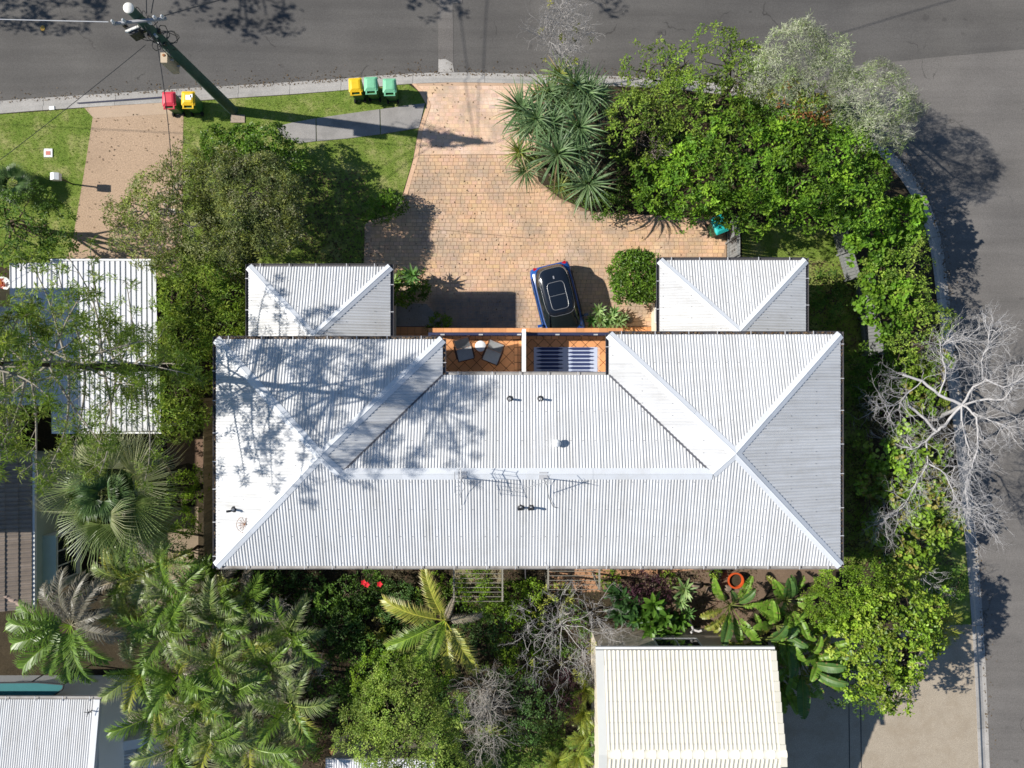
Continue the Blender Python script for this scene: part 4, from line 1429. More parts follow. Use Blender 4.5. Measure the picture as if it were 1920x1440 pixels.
# white corrugated shed with side court, lower left
z0 = 2.9
sh = thing('white_shed', 'white corrugated shed roof with dark leaf shadow at the bottom left corner', 'shed', (*P2(80, 1400, z0), 0))
ax, ay = P2(178, 1311, z0)
bx_ = P2(188, 1311, z0)[0]
zf = lambda x, y: z0 + .16 * (ay - y) + 0 * x
V, F = corr([(-24, ay), (ax, ay), (ax, -19.5), (-24, -19.5)], zf, 'x', 0.088, 0.011)
MB().add(V, F).build('roof_sheet', M_roof, sh)
mb = MB().add([(ax - .02, ay, zf(0, ay) + .03), (bx_, ay, zf(0, ay) + .03), (bx_, -19.5, zf(0, -19.5) + .03), (ax - .02, -19.5, zf(0, -19.5) + .03),
               (bx_, ay, zf(0, ay) - .18), (bx_, -19.5, zf(0, -19.5) - .18)], [(3, 2, 1, 0), (1, 2, 5, 4)])
mb.build('barge_cap', M_cap, sh)
gutter(sh, (-24, ay), (bx_, ay), (0, 1), z0 + .02, mat=M_gutl)
MB().box2((-24, -19.5, -.1), (bx_ - .12, ay - .25, z0 - .1)).build('wall', M_white, sh)
x, y = P2(165, 1337, z0 + .3)
zz_ = zf(x, y)
t = thing('roof_aerial', 'small dark twig-like aerial on the white shed roof', 'aerial', (x, y, zz_))
MB().tube([(x, y, zz_), (x, y, zz_ + .25)], .02, 5).build('mast', M_dark, t)
mb = MB()
for a in (0.3, 1.7, 2.9, 4.4):
    mb.tube([(x, y, zz_ + .2), (x + .16 * math.cos(a), y + .16 * math.sin(a), zz_ + .24)], .014, 4)
mb.build('arms', M_dark, t)
ct_ = thing('court_wall', 'low white walled court beside the white shed', 'wall', (*P2(235, 1400, 0), 0))
for q in ([(192, 1410), (200, 1396), (284, 1381), (286, 1398), (204, 1413)], [(192, 1411), (203, 1414), (200, 1480), (188, 1480)], [(276, 1400), (287, 1399), (290, 1480), (279, 1480)]):
    MB().prism(pxpoly(q, 1.0), -.05, 1.0 + .002 * len(q)).build('wall', M_white, ct_)
for k in range(9):
    a, b = P2(203, 1420 + k * 6.5, .9), P2(277, 1409 + k * 6.5, .9)
    MB().tube([(*a, .93), (*b, .93)], .022, 4).build('batten', M_white, ct_)
x, y = P2(204, 1350, .8)
MB().box((x, y, .4), (.34, .62, .8)).build('white_box', M_white)
bpy.data.objects['white_box']['label'] = 'white rendered box standing beside the shed wall'
bpy.data.objects['white_box']['category'] = 'box'
# teal shade canopy
zs = 2.2
cq = pxpoly([(-60, 1281), (70, 1280), (119, 1284), (117, 1292), (98, 1306), (-60, 1309)], zs)
t = thing('shade_canopy', 'teal flat shade canopy with a cut corner above the white shed', 'canopy', (*P2(30, 1295, zs), 0))
MB().prism(cq, zs - .03, zs).build('canopy_sheet', simple('teal_sheet', (0.03, 0.16, 0.17), .5, .3, .2, 1.5), t)
mb = MB()
for i in range(len(cq)):
    mb.tube([(*cq[i], zs - .02), (*cq[(i + 1) % len(cq)], zs - .02)], .035, 6)
mb.build('canopy_frame', M_dark, t)
for px, py in ((95, 1300), (110, 1287), (20, 1303)):
    x, y = P2(px, py, zs)
    MB().tube([(x, y, -.02), (x, y, zs - .03)], .03, 6).build('post', M_dark, t)
# small ribbed roof at the bottom edge with a terracotta ball
zg = 2.6
sr = thing('garden_shed', 'small white ribbed shed roof at the bottom edge under the lime green tree', 'shed', (*P2(710, 1450, zg), 0))
x0, y1 = P2(611, 1424, zg)
x1_ = P2(815, 1424, zg)[0]
V, F = corr([(x0, y1 - 3), (x1_, y1 - 3), (x1_, y1), (x0, y1)], lambda x, y: zg + .04 * (y1 - y) + 0 * x, 'x', .1, .018, 6, [1, 1, .3, 0, 0, .3])
MB().add(V, F).build('roof_sheet', M_wtrim, sr)
MB().box2((x0, y1 + .002, zg - .1), (x1_, y1 + .06, zg + .03)).build('fascia', M_gutl, sr)
MB().box2((x0 + .1, y1 - 2.9, -.1), (x1_ - .1, y1 - .1, zg - .05)).build('wall', M_render, sr)
x, y = P2(626, 1407, 1.2)
t = thing('ball_planter', 'round terracotta garden ball on a post beside the bottom shed', 'ornament', (x, y, 0))
MB().lathe([(0.0, 1.0)] + [(.19 * math.sin(a), 1.19 - .19 * math.cos(a)) for a in np.linspace(.2, 2.95, 10)] + [(0, 1.38)], (x, y, 0), 18).build('ball', simple('brown_clay', (.30, .15, .07), .8, .2, .35, 8), t, True)
MB().lathe([(.06, -.03), (.05, 1.01)], (x, y, 0), 10).build('post', M_steel, t)
tq = tag(MB().prism(pxpoly([(635, 1415), (648, 1403), (661, 1398), (655, 1416)], .4), .0, .4).build('green_glass_pane', simple('green_sheet', (.05, .09, .055), .3, .5)), 'dark green triangular sheet leaning beside the terracotta ball', 'panel')

# ---------------- fences
M_fence = simple('grey_fence_board', (0.20, 0.205, 0.205), 0.6, 0.3, 0.12, 3, rand=.10)
M_fence2 = simple('weathered_paling', (0.21, 0.175, 0.11), 0.9, 0.1, 0.3, 3, rand=.22, fine=.2)
def fence(a, b, h, step, label, mat, rails_side=1, group='fences round the yard'):
    A, B = np.array(P2(*a)), np.array(P2(*b))
    L = np.linalg.norm(B - A)
    d = (B - A) / L
    n = np.array([-d[1], d[0]]) * rails_side
    rz = math.atan2(d[1], d[0])
    t = thing('fence', label, 'fence', (*((A + B) / 2), 0), group)
    k = step / 2
    i = 0
    while k < L:
        c = A + d * k
        MB().box((*(c + n * (.003 if i % 2 else 0)), h / 2 - .03), (step - .012, .02, h + rnd.uniform(-.012, .012)), rz).build('paling', mat, t)
        k += step
        i += 1
    for q in (0.0, L / 2, L):
        c = A + d * min(max(q, .05), L - .05) - n * .06
        MB().box((*c, h / 2), (.075, .075, h + .04), rz).build('post', mat, t)
    for z in (.3, h - .25):
        c = (A + B) / 2 - n * .035
        MB().box((*c, z), (L, .04, .075), rz).build('rail', mat, t)
    return t
f1 = fence((1363, 422), (1364, 492), 1.75, .14, 'short grey board fence beside the teal lidded bin', M_fence, 1)
f2 = fence((1558, 428), (1586, 528), 1.35, .14, 'grey board fence panel running down from the tree mass beside the dry grass', M_fence, 1)
f3 = fence((1604, 524), (1620, 668), 1.7, .14, 'grey board fence between the round leafed hedge and the dark side yard', M_fence, 1)
f4 = fence((409, 745), (411, 1075), 1.55, .15, 'weathered timber paling fence along the west wall of the duplex', M_fence2, 1)
# ------------------------------------------------------------------ bins, car, pole, letterbox and other small things
def col_plastic(name, c, rough=.45):
    return simple(name, c, rough, .4, .2, 5, fine=.12)
M_bin = col_plastic('bin_green_plastic', (0.045, 0.14, 0.035))
M_tyre = simple('rubber', (0.02, 0.02, 0.022), .8, .2)

def make_bin(px, py, rz, lidmat, label, sticker=None, zref=1.0, body=None):
    x, y = P2(px, py, zref)
    t = thing('wheelie_bin', label, 'bin', (x, y, 0), 'wheelie bins', rz)
    V, F = [], []
    rings = [(.225, .26, .04), (.235, .275, .3), (.262, .30, .88), (.28, .315, .95)]
    for w, l, z in rings:
        r = .05
        for sx, sy in ((-1, -1), (1, -1), (1, 1), (-1, 1)):
            pts = [(sx * w, sy * (l - r)), (sx * (w - r), sy * l)]
            if sx * sy > 0:
                pts = [pts[0], pts[1]] if sx > 0 else [pts[0], pts[1]]
            else:
                pts = pts[::-1]
            if (sx, sy) in ((-1, -1), (1, 1)):
                pass
            V += [(*p, z) for p in pts]
    for r_ in range(len(rings) - 1):
        for k in range(8):
            F.append((r_ * 8 + k, r_ * 8 + (k + 1) % 8, (r_ + 1) * 8 + (k + 1) % 8, (r_ + 1) * 8 + k))
    mb = MB().add(V, F).add(V[:8], [tuple(range(8))[::-1]])
    mb.box((0, -.35, .90), (.44, .05, .05))
    mb.build('body', body or M_bin, t, False, True)
    # lid: domed with a raised central panel, hinge at -y
    W2, y0, y1 = .295, -.27, .33
    nx_, ny_ = 8, 10
    V, F = [], []
    for j in range(ny_ + 1):
        v = j / ny_
        for i_ in range(nx_ + 1):
            u = -1 + 2 * i_ / nx_
            e = min(1, (1 - abs(u)) * 5) * min(1, min(v, 1 - v) * 7)
            zz = .955 + .055 * e + (.02 if abs(u) < .62 and .15 < v < .82 else 0) + .012 * math.sin(v * 3.1)
            wv = W2 * (1 - .08 * v) * (1 - .06 * max(0, abs(v - .5) - .42) * 12)
            V.append((u * wv, y0 + (y1 - y0) * v, zz))
    for j in range(ny_):
        for i_ in range(nx_):
            a = j * (nx_ + 1) + i_
            F.append((a, a + 1, a + nx_ + 2, a + nx_ + 1))
    edge = [j * (nx_ + 1) for j in range(ny_ + 1)] 
    mb = MB().add(V, F)
    mb.box((0, y0 + .02, .945), (.56, .03, .03)).box((0, y1 - .02, .945), (.50, .03, .03)).box((-W2 + .03, .03, .945), (.03, .56, .03)).box((W2 - .03, .03, .945), (.03, .56, .03))
    for s_ in (-1, 1):
        mb.box((s_ * .2, y0 - .05, .97), (.06, .11, .035))
    mb.build('lid', lidmat, t, False, True)
    MB().tube([(-.24, -.40, .97), (.24, -.40, .97)], .022, 8).build('handle', lidmat, t, True, True)
    for s_ in (-1, 1):
        MB().tube([(s_ * .19, -.30, .10), (s_ * .25, -.30, .10)], .10, 14).build('wheel', M_tyre, t, False, True)
    MB().tube([(-.2, -.30, .10), (.2, -.30, .10)], .014, 6).build('axle', M_dark, t, False, True)
    if sticker:
        MB().box((.04, .04, 1.036), (.24, .2, .012)).box((.17, .11, 1.036), (.1, .14, .012)).build('sticker', sticker, t, False, True)
    return t
Y_LID = col_plastic('yellow_lid', (0.78, 0.50, 0.015))
R_LID = col_plastic('red_lid', (0.62, 0.045, 0.075))
G_LID = col_plastic('mint_lid', (0.19, 0.50, 0.295))
T_LID = col_plastic('teal_lid', (0.02, 0.42, 0.40))
make_bin(316, 186, .03, R_LID, 'red lidded wheelie bin at the kerb beside the left driveway')
make_bin(352, 185, .0, Y_LID, 'yellow lidded wheelie bin with a white sticker, next to the red one', M_white)
make_bin(666, 160, .06, Y_LID, 'plain yellow lidded wheelie bin, left of the two mint green lids')
make_bin(695, 158, .03, G_LID, 'mint green lidded wheelie bin between the yellow one and another mint one')
make_bin(730, 161, .02, G_LID, 'mint green lidded wheelie bin nearest the brick driveway')
make_bin(1350, 423, -2.75, T_LID, 'teal lidded wheelie bin under the trees beside the short grey fence', body=col_plastic('bin_mid_green', (0.05, 0.16, 0.06)))

# ---------------- car
def superell(hl, hw, n, m=40, yc=0.0):
    a = np.linspace(0, 2 * math.pi, m, endpoint=False)
    c, s_ = np.cos(a), np.sin(a)
    return np.stack([hw * np.sign(c) * np.abs(c) ** (2 / n), yc + hl * np.sign(s_) * np.abs(s_) ** (2 / n)], 1)
M_blue = simple('blue_car_paint', (0.010, 0.075, 0.30), .22, .6, .05, 2)
M_black = simple('black_gloss_roof', (0.008, 0.012, 0.02), .12, .55, .05, 2)
M_cglass = simple('tinted_glass', (0.012, 0.018, 0.02), .05, .7, .05, 2)
M_chrome = simple('satin_chrome', (0.62, 0.62, 0.62), .3, .5, .05, 2, metal=.6)
M_lightr = simple('red_lamp', (0.45, 0.01, 0.015), .2, .5)
M_lightw = simple('clear_lamp', (0.6, 0.6, 0.6), .15, .6)
hd = np.array([30.0, -122.0])
hd /= np.linalg.norm(hd)
rear = np.array(P2(1029, 497, .75))
ctr = rear + hd * 1.93
crz = math.atan2(hd[1], hd[0]) - math.pi / 2
car = thing('parked_car', 'blue hatchback with a black glass roof nosed under the balcony', 'car', (*ctr, 0.012), None, crz)
car.scale = (1.05, 1, 1)
st = [(-1.93, .70, .80, .38), (-1.88, .80, .93, .27), (-1.65, .845, .975, .2), (-1.2, .85, .965, .19), (-.4, .855, .95, .19), (.5, .855, .945, .19), (.95, .85, .93, .19), (1.3, .825, .875, .2), (1.62, .77, .79, .22), (1.82, .68, .70, .28), (1.93, .5, .6, .36)]
V, F = [], []
for y, w, zt_, zb in st:
    zs_ = zt_ - .10
    half = [(w * .9, zb), (w * .99, .36), (w, .60), (w * .965, zs_), (w * .87, zt_ - .01), (w * .45, zt_ + .025)]
    ring = [(-a, z) for a, z in half] + [(0, zt_ + .035)] + [(a, z) for a, z in half[::-1]]
    V += [(a, y, z) for a, z in ring]
m_ = 13
for i_ in range(len(st) - 1):
    for k in range(m_ - 1):
        F.append((i_ * m_ + k, (i_ + 1) * m_ + k, (i_ + 1) * m_ + k + 1, i_ * m_ + k + 1))
mb = MB().add(V, F).add(V[:m_], [tuple(range(m_))]).add(V[-m_:], [tuple(range(m_))[::-1]])
mb.build('body', M_blue, car, True, True)
def mirror_box(): pass
g0, g1, g2 = superell(1.45, .735, 4.4, 40, -.43), superell(1.0, .585, 4.2, 40, -.68), superell(.94, .555, 4.2, 40, -.68)
z_a, z_b, z_c = .945, 1.40, 1.445
ang = np.linspace(0, 2 * math.pi, 40, endpoint=False)
def band(sel):
    mb = MB()
    for k in sel:
        k2 = (k + 1) % 40
        gm = .5 * (g0[[k, k2]] + g1[[k, k2]]) * 1.015
        mb.add([(*g0[k], z_a), (*g0[k2], z_a), (*gm[1], (z_a + z_b) / 2), (*gm[0], (z_a + z_b) / 2), (*g1[k2], z_b), (*g1[k], z_b)], [(0, 1, 2, 3), (3, 2, 4, 5)])
    return mb
deg = np.degrees(ang)
wf = [k for k in range(40) if 50 <= deg[k] < 130]
wr = [k for k in range(40) if 230 <= deg[k] < 310]
rest = [k for k in range(40) if k not in wf and k not in wr]
band(wf).build('windscreen', M_cglass, car, True, True)
band(wr).build('rear_window', M_cglass, car, True, True)
band([k for k in rest if deg[k] > 90 and deg[k] < 270]).build('side_window', M_cglass, car, True, True)
band([k for k in rest if deg[k] <= 90 or deg[k] >= 270]).build('side_window', M_cglass, car, True, True)
V = [(*p, z_b) for p in g1] + [(*p, z_c) for p in g2] + [(*(p * .6 + np.array([0, -.66]) * .4), z_c + .035) for p in g2] + [(0, -.63, z_c + .045)]
F = []
for r_ in range(2):
    for k in range(40):
        F.append((r_ * 40 + k, r_ * 40 + (k + 1) % 40, (r_ + 1) * 40 + (k + 1) % 40, (r_ + 1) * 40 + k))
F += [(80 + k, 80 + (k + 1) % 40, 120) for k in range(40)]
ro = MB().add(V, F).build('roof', M_black, car, True, True)
MB().loop([(*p, z_b + .004) for p in superell(1.004, .59, 4.2, 48, -.68)], .006, 5).build('roof_trim', M_chrome, ro, True, True)
sun_ = superell(.575, .345, 6, 48, -.50)
def roofz(p):
    q = max(abs(p[0]) / .52, abs(p[1] + .63) / .87)
    return z_c + .045 - .047 * q * q * .9 + .004
MB().loop([(*p, roofz(p)) for p in sun_], .0095, 4).tube([(-.34, -.52, roofz((.34, -.52))), (0, -.52, roofz((0, -.52)) + .004), (.34, -.52, roofz((.34, -.52)))], .008, 4).build('sunroof_trim', M_chrome, ro, True, True)
MB().box((.0, -1.27, z_c + .035), (.05, .12, .05)).build('antenna', M_chrome, ro, False, True)
# body-colour pillars and sill line
for s_ in (-1, 1):
    MB().tube([(s_ * .80, -1.5, .955), (s_ * .815, -.4, .955), (s_ * .79, .7, .955)], .018, 5).build('waist_trim', M_black, car, True, True)
    MB().tube([(s_ * .64, .93, .96), (s_ * .56, .55, 1.2), (s_ * .485, .17, 1.41)], .028, 5).build('pillar', M_black, car, True, True)
    mm = MB()
    mm.box((s_ * .96, .52, 1.0), (.17, .11, .13), 0).box((s_ * .86, .52, .98), (.1, .05, .04))
    mm.build('wing_mirror', M_black if s_ < 0 else M_blue, car, False, True)
    MB().box((s_ * .58, -1.84, .86), (.2, .12, .17), s_ * -.5).build('tail_light', M_lightr, car, False, True)
    MB().box((s_ * .60, 1.70, .68), (.22, .16, .12), s_ * -.6).build('headlight', M_lightw, car, False, True)
    for yy in (-1.18, 1.2):
        w_o = MB().tube([(s_ * .62, yy, .30), (s_ * .85, yy, .30)], .30, 22).build('wheel', M_tyre, car, False, True)
        MB().tube([(s_ * .84, yy, .30), (s_ * .862, yy, .30)], .19, 14).build('rim', M_chrome, w_o, False, True)
MB().box((0, -1.945, .56), (.52, .02, .11)).build('number_plate', M_white, car, False, True)
MB().box((0, -1.9, .42), (1.1, .1, .12)).build('bumper', M_dark, car, False, True)
for s_ in (-1, 1):
    MB().tube([(s_ * .853, -1.5, .72), (s_ * .86, 0, .74), (s_ * .85, 1.2, .72)], .012, 4).build('door_moulding', M_dark, car, True, True)
dash = simple('dashboard_grey', (0.10, 0.13, 0.10), .7, .2)
MB().loop([(-.32 + .13 * math.cos(a), .62 + .10 * math.sin(a), 1.075 + .03 * math.cos(a)) for a in np.linspace(0, 2 * math.pi, 16, endpoint=False)], .012, 5).build('wiper', M_dark, car, True, True)
MB().tube([(-.5, .93, 1.0), (.05, .80, 1.07)], .012, 4).tube([(.02, .95, 1.0), (.5, .78, 1.06)], .012, 4).build('wiper', M_dark, car, True, True)

# ---------------- timber power pole
ZP = 8.42
px_, py_ = P2(437, 207)
pole = thing('power_pole', 'tall dark green timber power pole leaning out over the road from the grass verge', 'pole', (px_, py_, 0))
M_pole = simple('treated_pole', (0.04, 0.085, 0.065), 0.75, 0.25, 0.4, 4, dirt=(0.10, 0.10, 0.08), dirt_amt=.4, bmp=.3)
MB().tube([(px_, py_, -.1), (px_, py_, 2), (px_, py_, 5), (px_, py_, ZP)], [.215, .205, .18, .15], 16).build('shaft', M_pole, pole, True)
M_capd = simple('pole_cap', (.76, .73, .66), .6, .3)
MB().lathe([(.165, 0), (.175, .03), (.16, .06), (0, .075)], (px_, py_, ZP), 20).build('cap', M_capd, pole, True)
MB().box((px_ + .12, py_ - .19, ZP - .42), (1.75, .075, .09), .10).build('crossarm', simple('crossarm_timber', (.30, .30, .31), .7, .2), pole)
for k in (-.8, -.45, .55, .8):
    x, y = px_ + .12 + k * math.cos(.10), py_ - .19 + k * math.sin(.10)
    MB().lathe([(.04, 0), (.06, .05), (.035, .08), (.055, .12), (.02, .16)], (x, y, ZP - .36), 10).build('insulator', M_lightw, pole, True)
MB().tube([(px_ - .12, py_ - .1, 2.2), (px_ - .11, py_ - .1, 6.9)], .028, 6).build('conduit', M_capd, pole)
# switch box on a bracket and the pole-mounted pillar box
MB().box((px_ - .33, py_ - .26, ZP - 1.05), (.34, .26, .42), .4).tube([(px_ - .55, py_ - .2, ZP - .85), (px_ - .1, py_ - .15, ZP - .9)], .03, 6).build('switch_box', M_dark, pole)
MB().box((px_ - .33, py_ - .26, ZP - .80), (.46, .07, .05), .4).build('switch_bar', M_capd, pole)
MB().tube([(px_ - .62, py_ - .1, ZP - 1.0), (px_ - .62, py_ - .1, ZP - .75)], .07, 10).build('lamp_head', M_dark, pole)
bz = 5.0
MB().box((px_ - .34, py_ - .21, bz), (.24, .36, .95), .0).build('meter_box', simple('beige_box', (.50, .40, .28), .6, .3, .1, 5), pole)
MB().box((px_ - .18, py_ - .17, bz + .2), (.12, .06, .06), 0).box((px_ - .18, py_ - .17, bz - .3), (.12, .06, .06), 0).build('box_bracket', M_steel, pole)
MB().lathe([(.05, 0), (.045, .03), (0, .035)], (px_ - .34, py_ - .13, bz + .475), 10).build('cable_gland', M_rust, pole)
mb = MB()
for k in range(26):
    a = rnd.uniform(0, 6.28)
    z = ZP - rnd.uniform(.5, 2.1)
    r = rnd.uniform(.2, .5)
    pts = []
    c = np.array([px_ + .18 * math.cos(a), py_ + .18 * math.sin(a), z])
    for q in range(6):
        b = q / 5 * math.pi * rnd.uniform(.9, 1.5)
        pts.append(c + np.array([math.cos(a) * r * math.sin(b), math.sin(a) * r * math.sin(b), r * (math.cos(b) - 1) + rnd.uniform(-.04, .04)]))
    mb.tube(pts, rnd.uniform(.009, .018), 4)
mb.build('cable_loops', M_dark, pole)
for k in range(14):
    a = k * .9
    z = ZP - .9 - .09 * k
    MB().box((px_ + .2 * math.cos(a), py_ + .2 * math.sin(a), z), (.09, .08, .13), a).build('connector', M_dark if k % 3 else M_lightw, pole)

def wire(a, b, sag, r, label, mat=None, n=16):
    a, b = np.array(a, float), np.array(b, float)
    pts = [a + (b - a) * t_ - UP * sag * 4 * t_ * (1 - t_) for t_ in np.linspace(0, 1, n)]
    return tag(MB().tube(pts, r, 4).build('overhead_cable', mat or M_dark), label, 'cable', 'cables strung from the power pole')
top = np.array([px_, py_, ZP - .3])
wire(top + (-.8, -.3, .05), (px_ - 40, py_ + 1.6, 8.0), .5, .014, 'pale overhead cable running left from the pole top along the road', simple('pale_cable', (.55, .55, .57), .5, .4))
wire(top + (1.0, -.1, .05), (px_ + 30, py_ + 9, 8.6), .5, .018, 'dark overhead cable running right from the crossarm across the road')
wire(top + (.35, .05, -.1), (px_ - 1.2, py_ + 26, 8.2), .6, .018, 'dark overhead cable crossing the road from the pole, the left one of two')
wire(top + (.5, .05, -.1), (px_ + 3.6, py_ + 26, 8.2), .6, .018, 'dark overhead cable crossing the road from the pole, the right one of two')
wire(top + (.1, -.4, -1.3), (-13.0, 7.0, 3.8), .25, .016, 'service cable dropping from the pole past the bins into the olive tree')
wire(top + (-.3, -.4, -1.3), (-28, 1.5, 5.2), .35, .012, 'thin service cable slanting from the pole over the left driveway')

# ---------------- letterbox, lids, pots
x, y = P2(104, 331, 1.15)
t = thing('letterbox', 'white letterbox on a dark post in the left lawn', 'letterbox', (x, y, 0))
mb = MB()
mb.add([(x - .19, y - .15, 1.0), (x + .17, y - .15, 1.0), (x + .17, y + .15, 1.0), (x - .19, y + .15, 1.0), (x - .19, y - .15, 1.2), (x + .17, y - .15, 1.2), (x + .17, y + .15, 1.2), (x - .19, y + .15, 1.2), (x - .01, y - .15, 1.27), (x - .01, y + .15, 1.27)],
       [(3, 2, 1, 0), (0, 1, 5, 8, 4), (2, 3, 7, 9, 6), (1, 2, 6, 5), (3, 0, 4, 7), (4, 8, 9, 7), (8, 5, 6, 9)])
mb.build('box', M_white, t)
MB().tube([(x + .02, y, -.05), (x + .02, y, 1.0)], .035, 8).build('post', M_dark, t)
MB().tube([(x - .26, y - .02, 1.02), (x + .3, y - .02, 1.02)], .012, 5).build('crossbar', M_dark, t)
x, y = P2(91, 287)
t = thing('meter_cover', 'white framed water meter cover with a red lid set in the left lawn', 'cover', (x, y, 0))
MB().box((x, y, .012), (.37, .37, .04)).build('frame', M_white, t)
MB().box((x, y - .01, .036), (.2, .17, .012)).build('lid', simple('red_lid_paint', (.55, .2, .16), .7, .2), t)
x, y = P2(446, 223)
tag(MB().box((x, y, .01), (.62, .34, .05), .0).build('pit_cover', simple('pinkish_concrete', (.36, .29, .23), .9, .1, .2, 5)), 'square concrete pit cover at the foot of the power pole', 'cover')
x, y = P2(98, 203)
tag(MB().box((x, y, .028), (.22, .16, .03), .08).build('valve_cover', M_white), 'small white valve cover on the kerb', 'cover')
x, y = P2(80, 53, ZR)
tag(MB().prism([(x + .1 * math.cos(a), y + .13 * math.sin(a)) for a in np.linspace(0, 6.28, 9)[:-1]], ZR - .004, ZR + .012).build('leaf_scrap', simple('yellow_scrap', (.55, .33, .08), .8, .1)), 'yellow scrap lying on the road near the left edge', 'litter')

def pot(px, py, r, h, mat, label, plant=None):
    x, y = P2(px, py, h)
    t = thing('plant_pot', label, 'pot', (x, y, 0), 'plant pots')
    MB().lathe([(r * .7, -.01), (r * .98, h - .06), (r * 1.06, h - .06), (r * 1.06, h), (r * .86, h), (r * .82, h - .12), (0, h - .12)], (x, y, 0), 24).build('pot', mat, t, False)
    MB().lathe([(r * .82, h - .115), (0, h - .10)], (x, y, 0), 16).build('soil', M_soil, t)
    return t, (x, y, h - .1)
pot(1380, 1089, .33, .38, simple('orange_glaze', (.55, .085, .02), .4, .4), 'large orange red glazed pot beside the paddle leaf plants')
PT1 = pot(1341, 1077, .24, .3, simple('dark_glaze', (.06, .06, .05), .4, .4), 'dark round pot with a small plant on the brown soil')
x, y = P2(5, 532, .5)
PT2 = thing('flower_pot', 'white ringed pot with red brown flowers at the left edge', 'pot', (x, y, 0))
MB().lathe([(.2, -.01), (.28, .45), (.31, .5), (.24, .5), (.22, .42), (0, .42)], (x, y, 0), 20).build('pot', M_white, PT2)
mb = MB()
for k in range(40):
    a, r = rnd.uniform(0, 6.28), rnd.uniform(0, .2)
    c = np.array([x + r * math.cos(a), y + r * math.sin(a), .5 + rnd.uniform(0, .12)])
    d = np.array([math.cos(a), math.sin(a), .4]) * .07
    s_ = np.array([-math.sin(a), math.cos(a), 0]) * .035
    mb.add([c - d, c - s_, c + d, c + s_], [(0, 1, 2, 3)], (.42, .07, .03) if k % 3 else (.5, .2, .05))
mb.build('flowers', LEAF, PT2)
# garden stones
M_rock = simple('grey_brown_rock', (.19, .15, .115), .9, .1, .3, 6, bmp=.6)
def rock(px, py, r, label):
    x, y = P2(px, py)
    n_ = 9
    V, F = [], []
    for zi, (zz, rr) in enumerate(((-.03, .9), (r * .45, 1.0), (r * .85, .62))):
        for k in range(n_):
            a = k * 6.283 / n_
            q = r * rr * rnd.uniform(.78, 1.18)
            V.append((x + q * math.cos(a), y + q * math.sin(a) * .8, zz))
    for j in range(2):
        for k in range(n_):
            F.append((j * n_ + k, j * n_ + (k + 1) % n_, (j + 1) * n_ + (k + 1) % n_, (j + 1) * n_ + k))
    F.append(tuple(2 * n_ + k for k in range(n_)))
    tag(MB().add(V, F).build('garden_rock', M_rock), label, 'rock', 'rocks edging the back garden bed')
for (a, b, r), lab in zip(((1225, 1094, .2), (1258, 1100, .17), (1305, 1096, .22), (1330, 1104, .18), (1352, 1118, .24), (1365, 1102, .2), (1296, 1112, .16), (1238, 1082, .16)),
        ('rough rock touching the dark purple shrub', 'rough rock between the purple shrub and the single rosette plant', 'rough rock just right of the single rosette plant', 'rough rock directly below the dark round pot',
         'largest rough rock left of the orange pot, farthest from the house', 'rough rock nearest the orange red pot', 'rough rock under the single rosette plant leaves', 'small rough rock closest to the terracotta path')):
    rock(a, b, r, lab)
rock(1181, 601, .17, 'pale mottled rock at the end of the agaves beside the right porch')
# ------------------------------------------------------------------ vegetation
def leaves(cent, nor, m, L, Wd, spread, pal, mode=4, flat=.35, vary=.16, droop=.12):
    """m leaves in a loose rosette round each cluster centre"""
    cent, nor = np.asarray(cent, float), norm(np.asarray(nor, float))
    n = len(cent)
    N = n * m
    c, nn = np.repeat(cent, m, 0), np.repeat(nor, m, 0)
    u = norm(rng.normal(size=(N, 3)))
    t = norm(u - (u * nn).sum(1, keepdims=True) * nn)
    el = rng.uniform(-.35, .95, (N, 1))
    d = norm(t * np.cos(el) + nn * np.sin(el))
    base = c + t * spread * rng.uniform(0, .55, (N, 1)) + rng.normal(size=(N, 3)) * spread * .28
    up = norm(nn * .6 + UP * flat + rng.normal(size=(N, 3)) * .38)
    side = norm(np.cross(d, up))
    n2 = np.cross(side, d)
    l = L * rng.uniform(.65, 1.25, (N, 1))
    w = Wd * rng.uniform(.75, 1.2, (N, 1))
    pal = np.asarray(pal, float)
    ci = rng.integers(0, len(pal), n)
    # neighbouring clusters drift together in tone
    tone = 1 + .22 * np.sin(cent[:, 0] * 2.1 + 1.3 * np.sin(cent[:, 1] * 1.7)) + rng.normal(0, .19, n)
    C = np.repeat(pal[ci] * tone[:, None].clip(.5, 1.6), m, 0) * rng.normal(1, vary, (N, 1)).clip(.5, 1.6) * GAIN
    fold = w * .18
    if mode == 4:
        V = np.stack([base, base + d * l * .5 + side * w / 2 + n2 * fold, base + d * l - n2 * l * droop, base + d * l * .5 - side * w / 2 + n2 * fold], 1)
        F = np.arange(N * 4).reshape(-1, 4)
        k = 4
    else:
        V = np.stack([base, base + d * l * .28 + side * w * .46 + n2 * fold, base + d * l * .72 + side * w * .46 + n2 * fold, base + d * l - n2 * l * droop,
                      base + d * l * .72 - side * w * .46 + n2 * fold, base + d * l * .28 - side * w * .46 + n2 * fold], 1)
        a = np.arange(N)[:, None] * 6
        F = np.concatenate([a + np.array([[0, 1, 2, 3]]), a + np.array([[0, 3, 4, 5]])])
        k = 6
    return V.reshape(-1, 3), F, np.repeat(C.clip(.004, .8), k, 0)

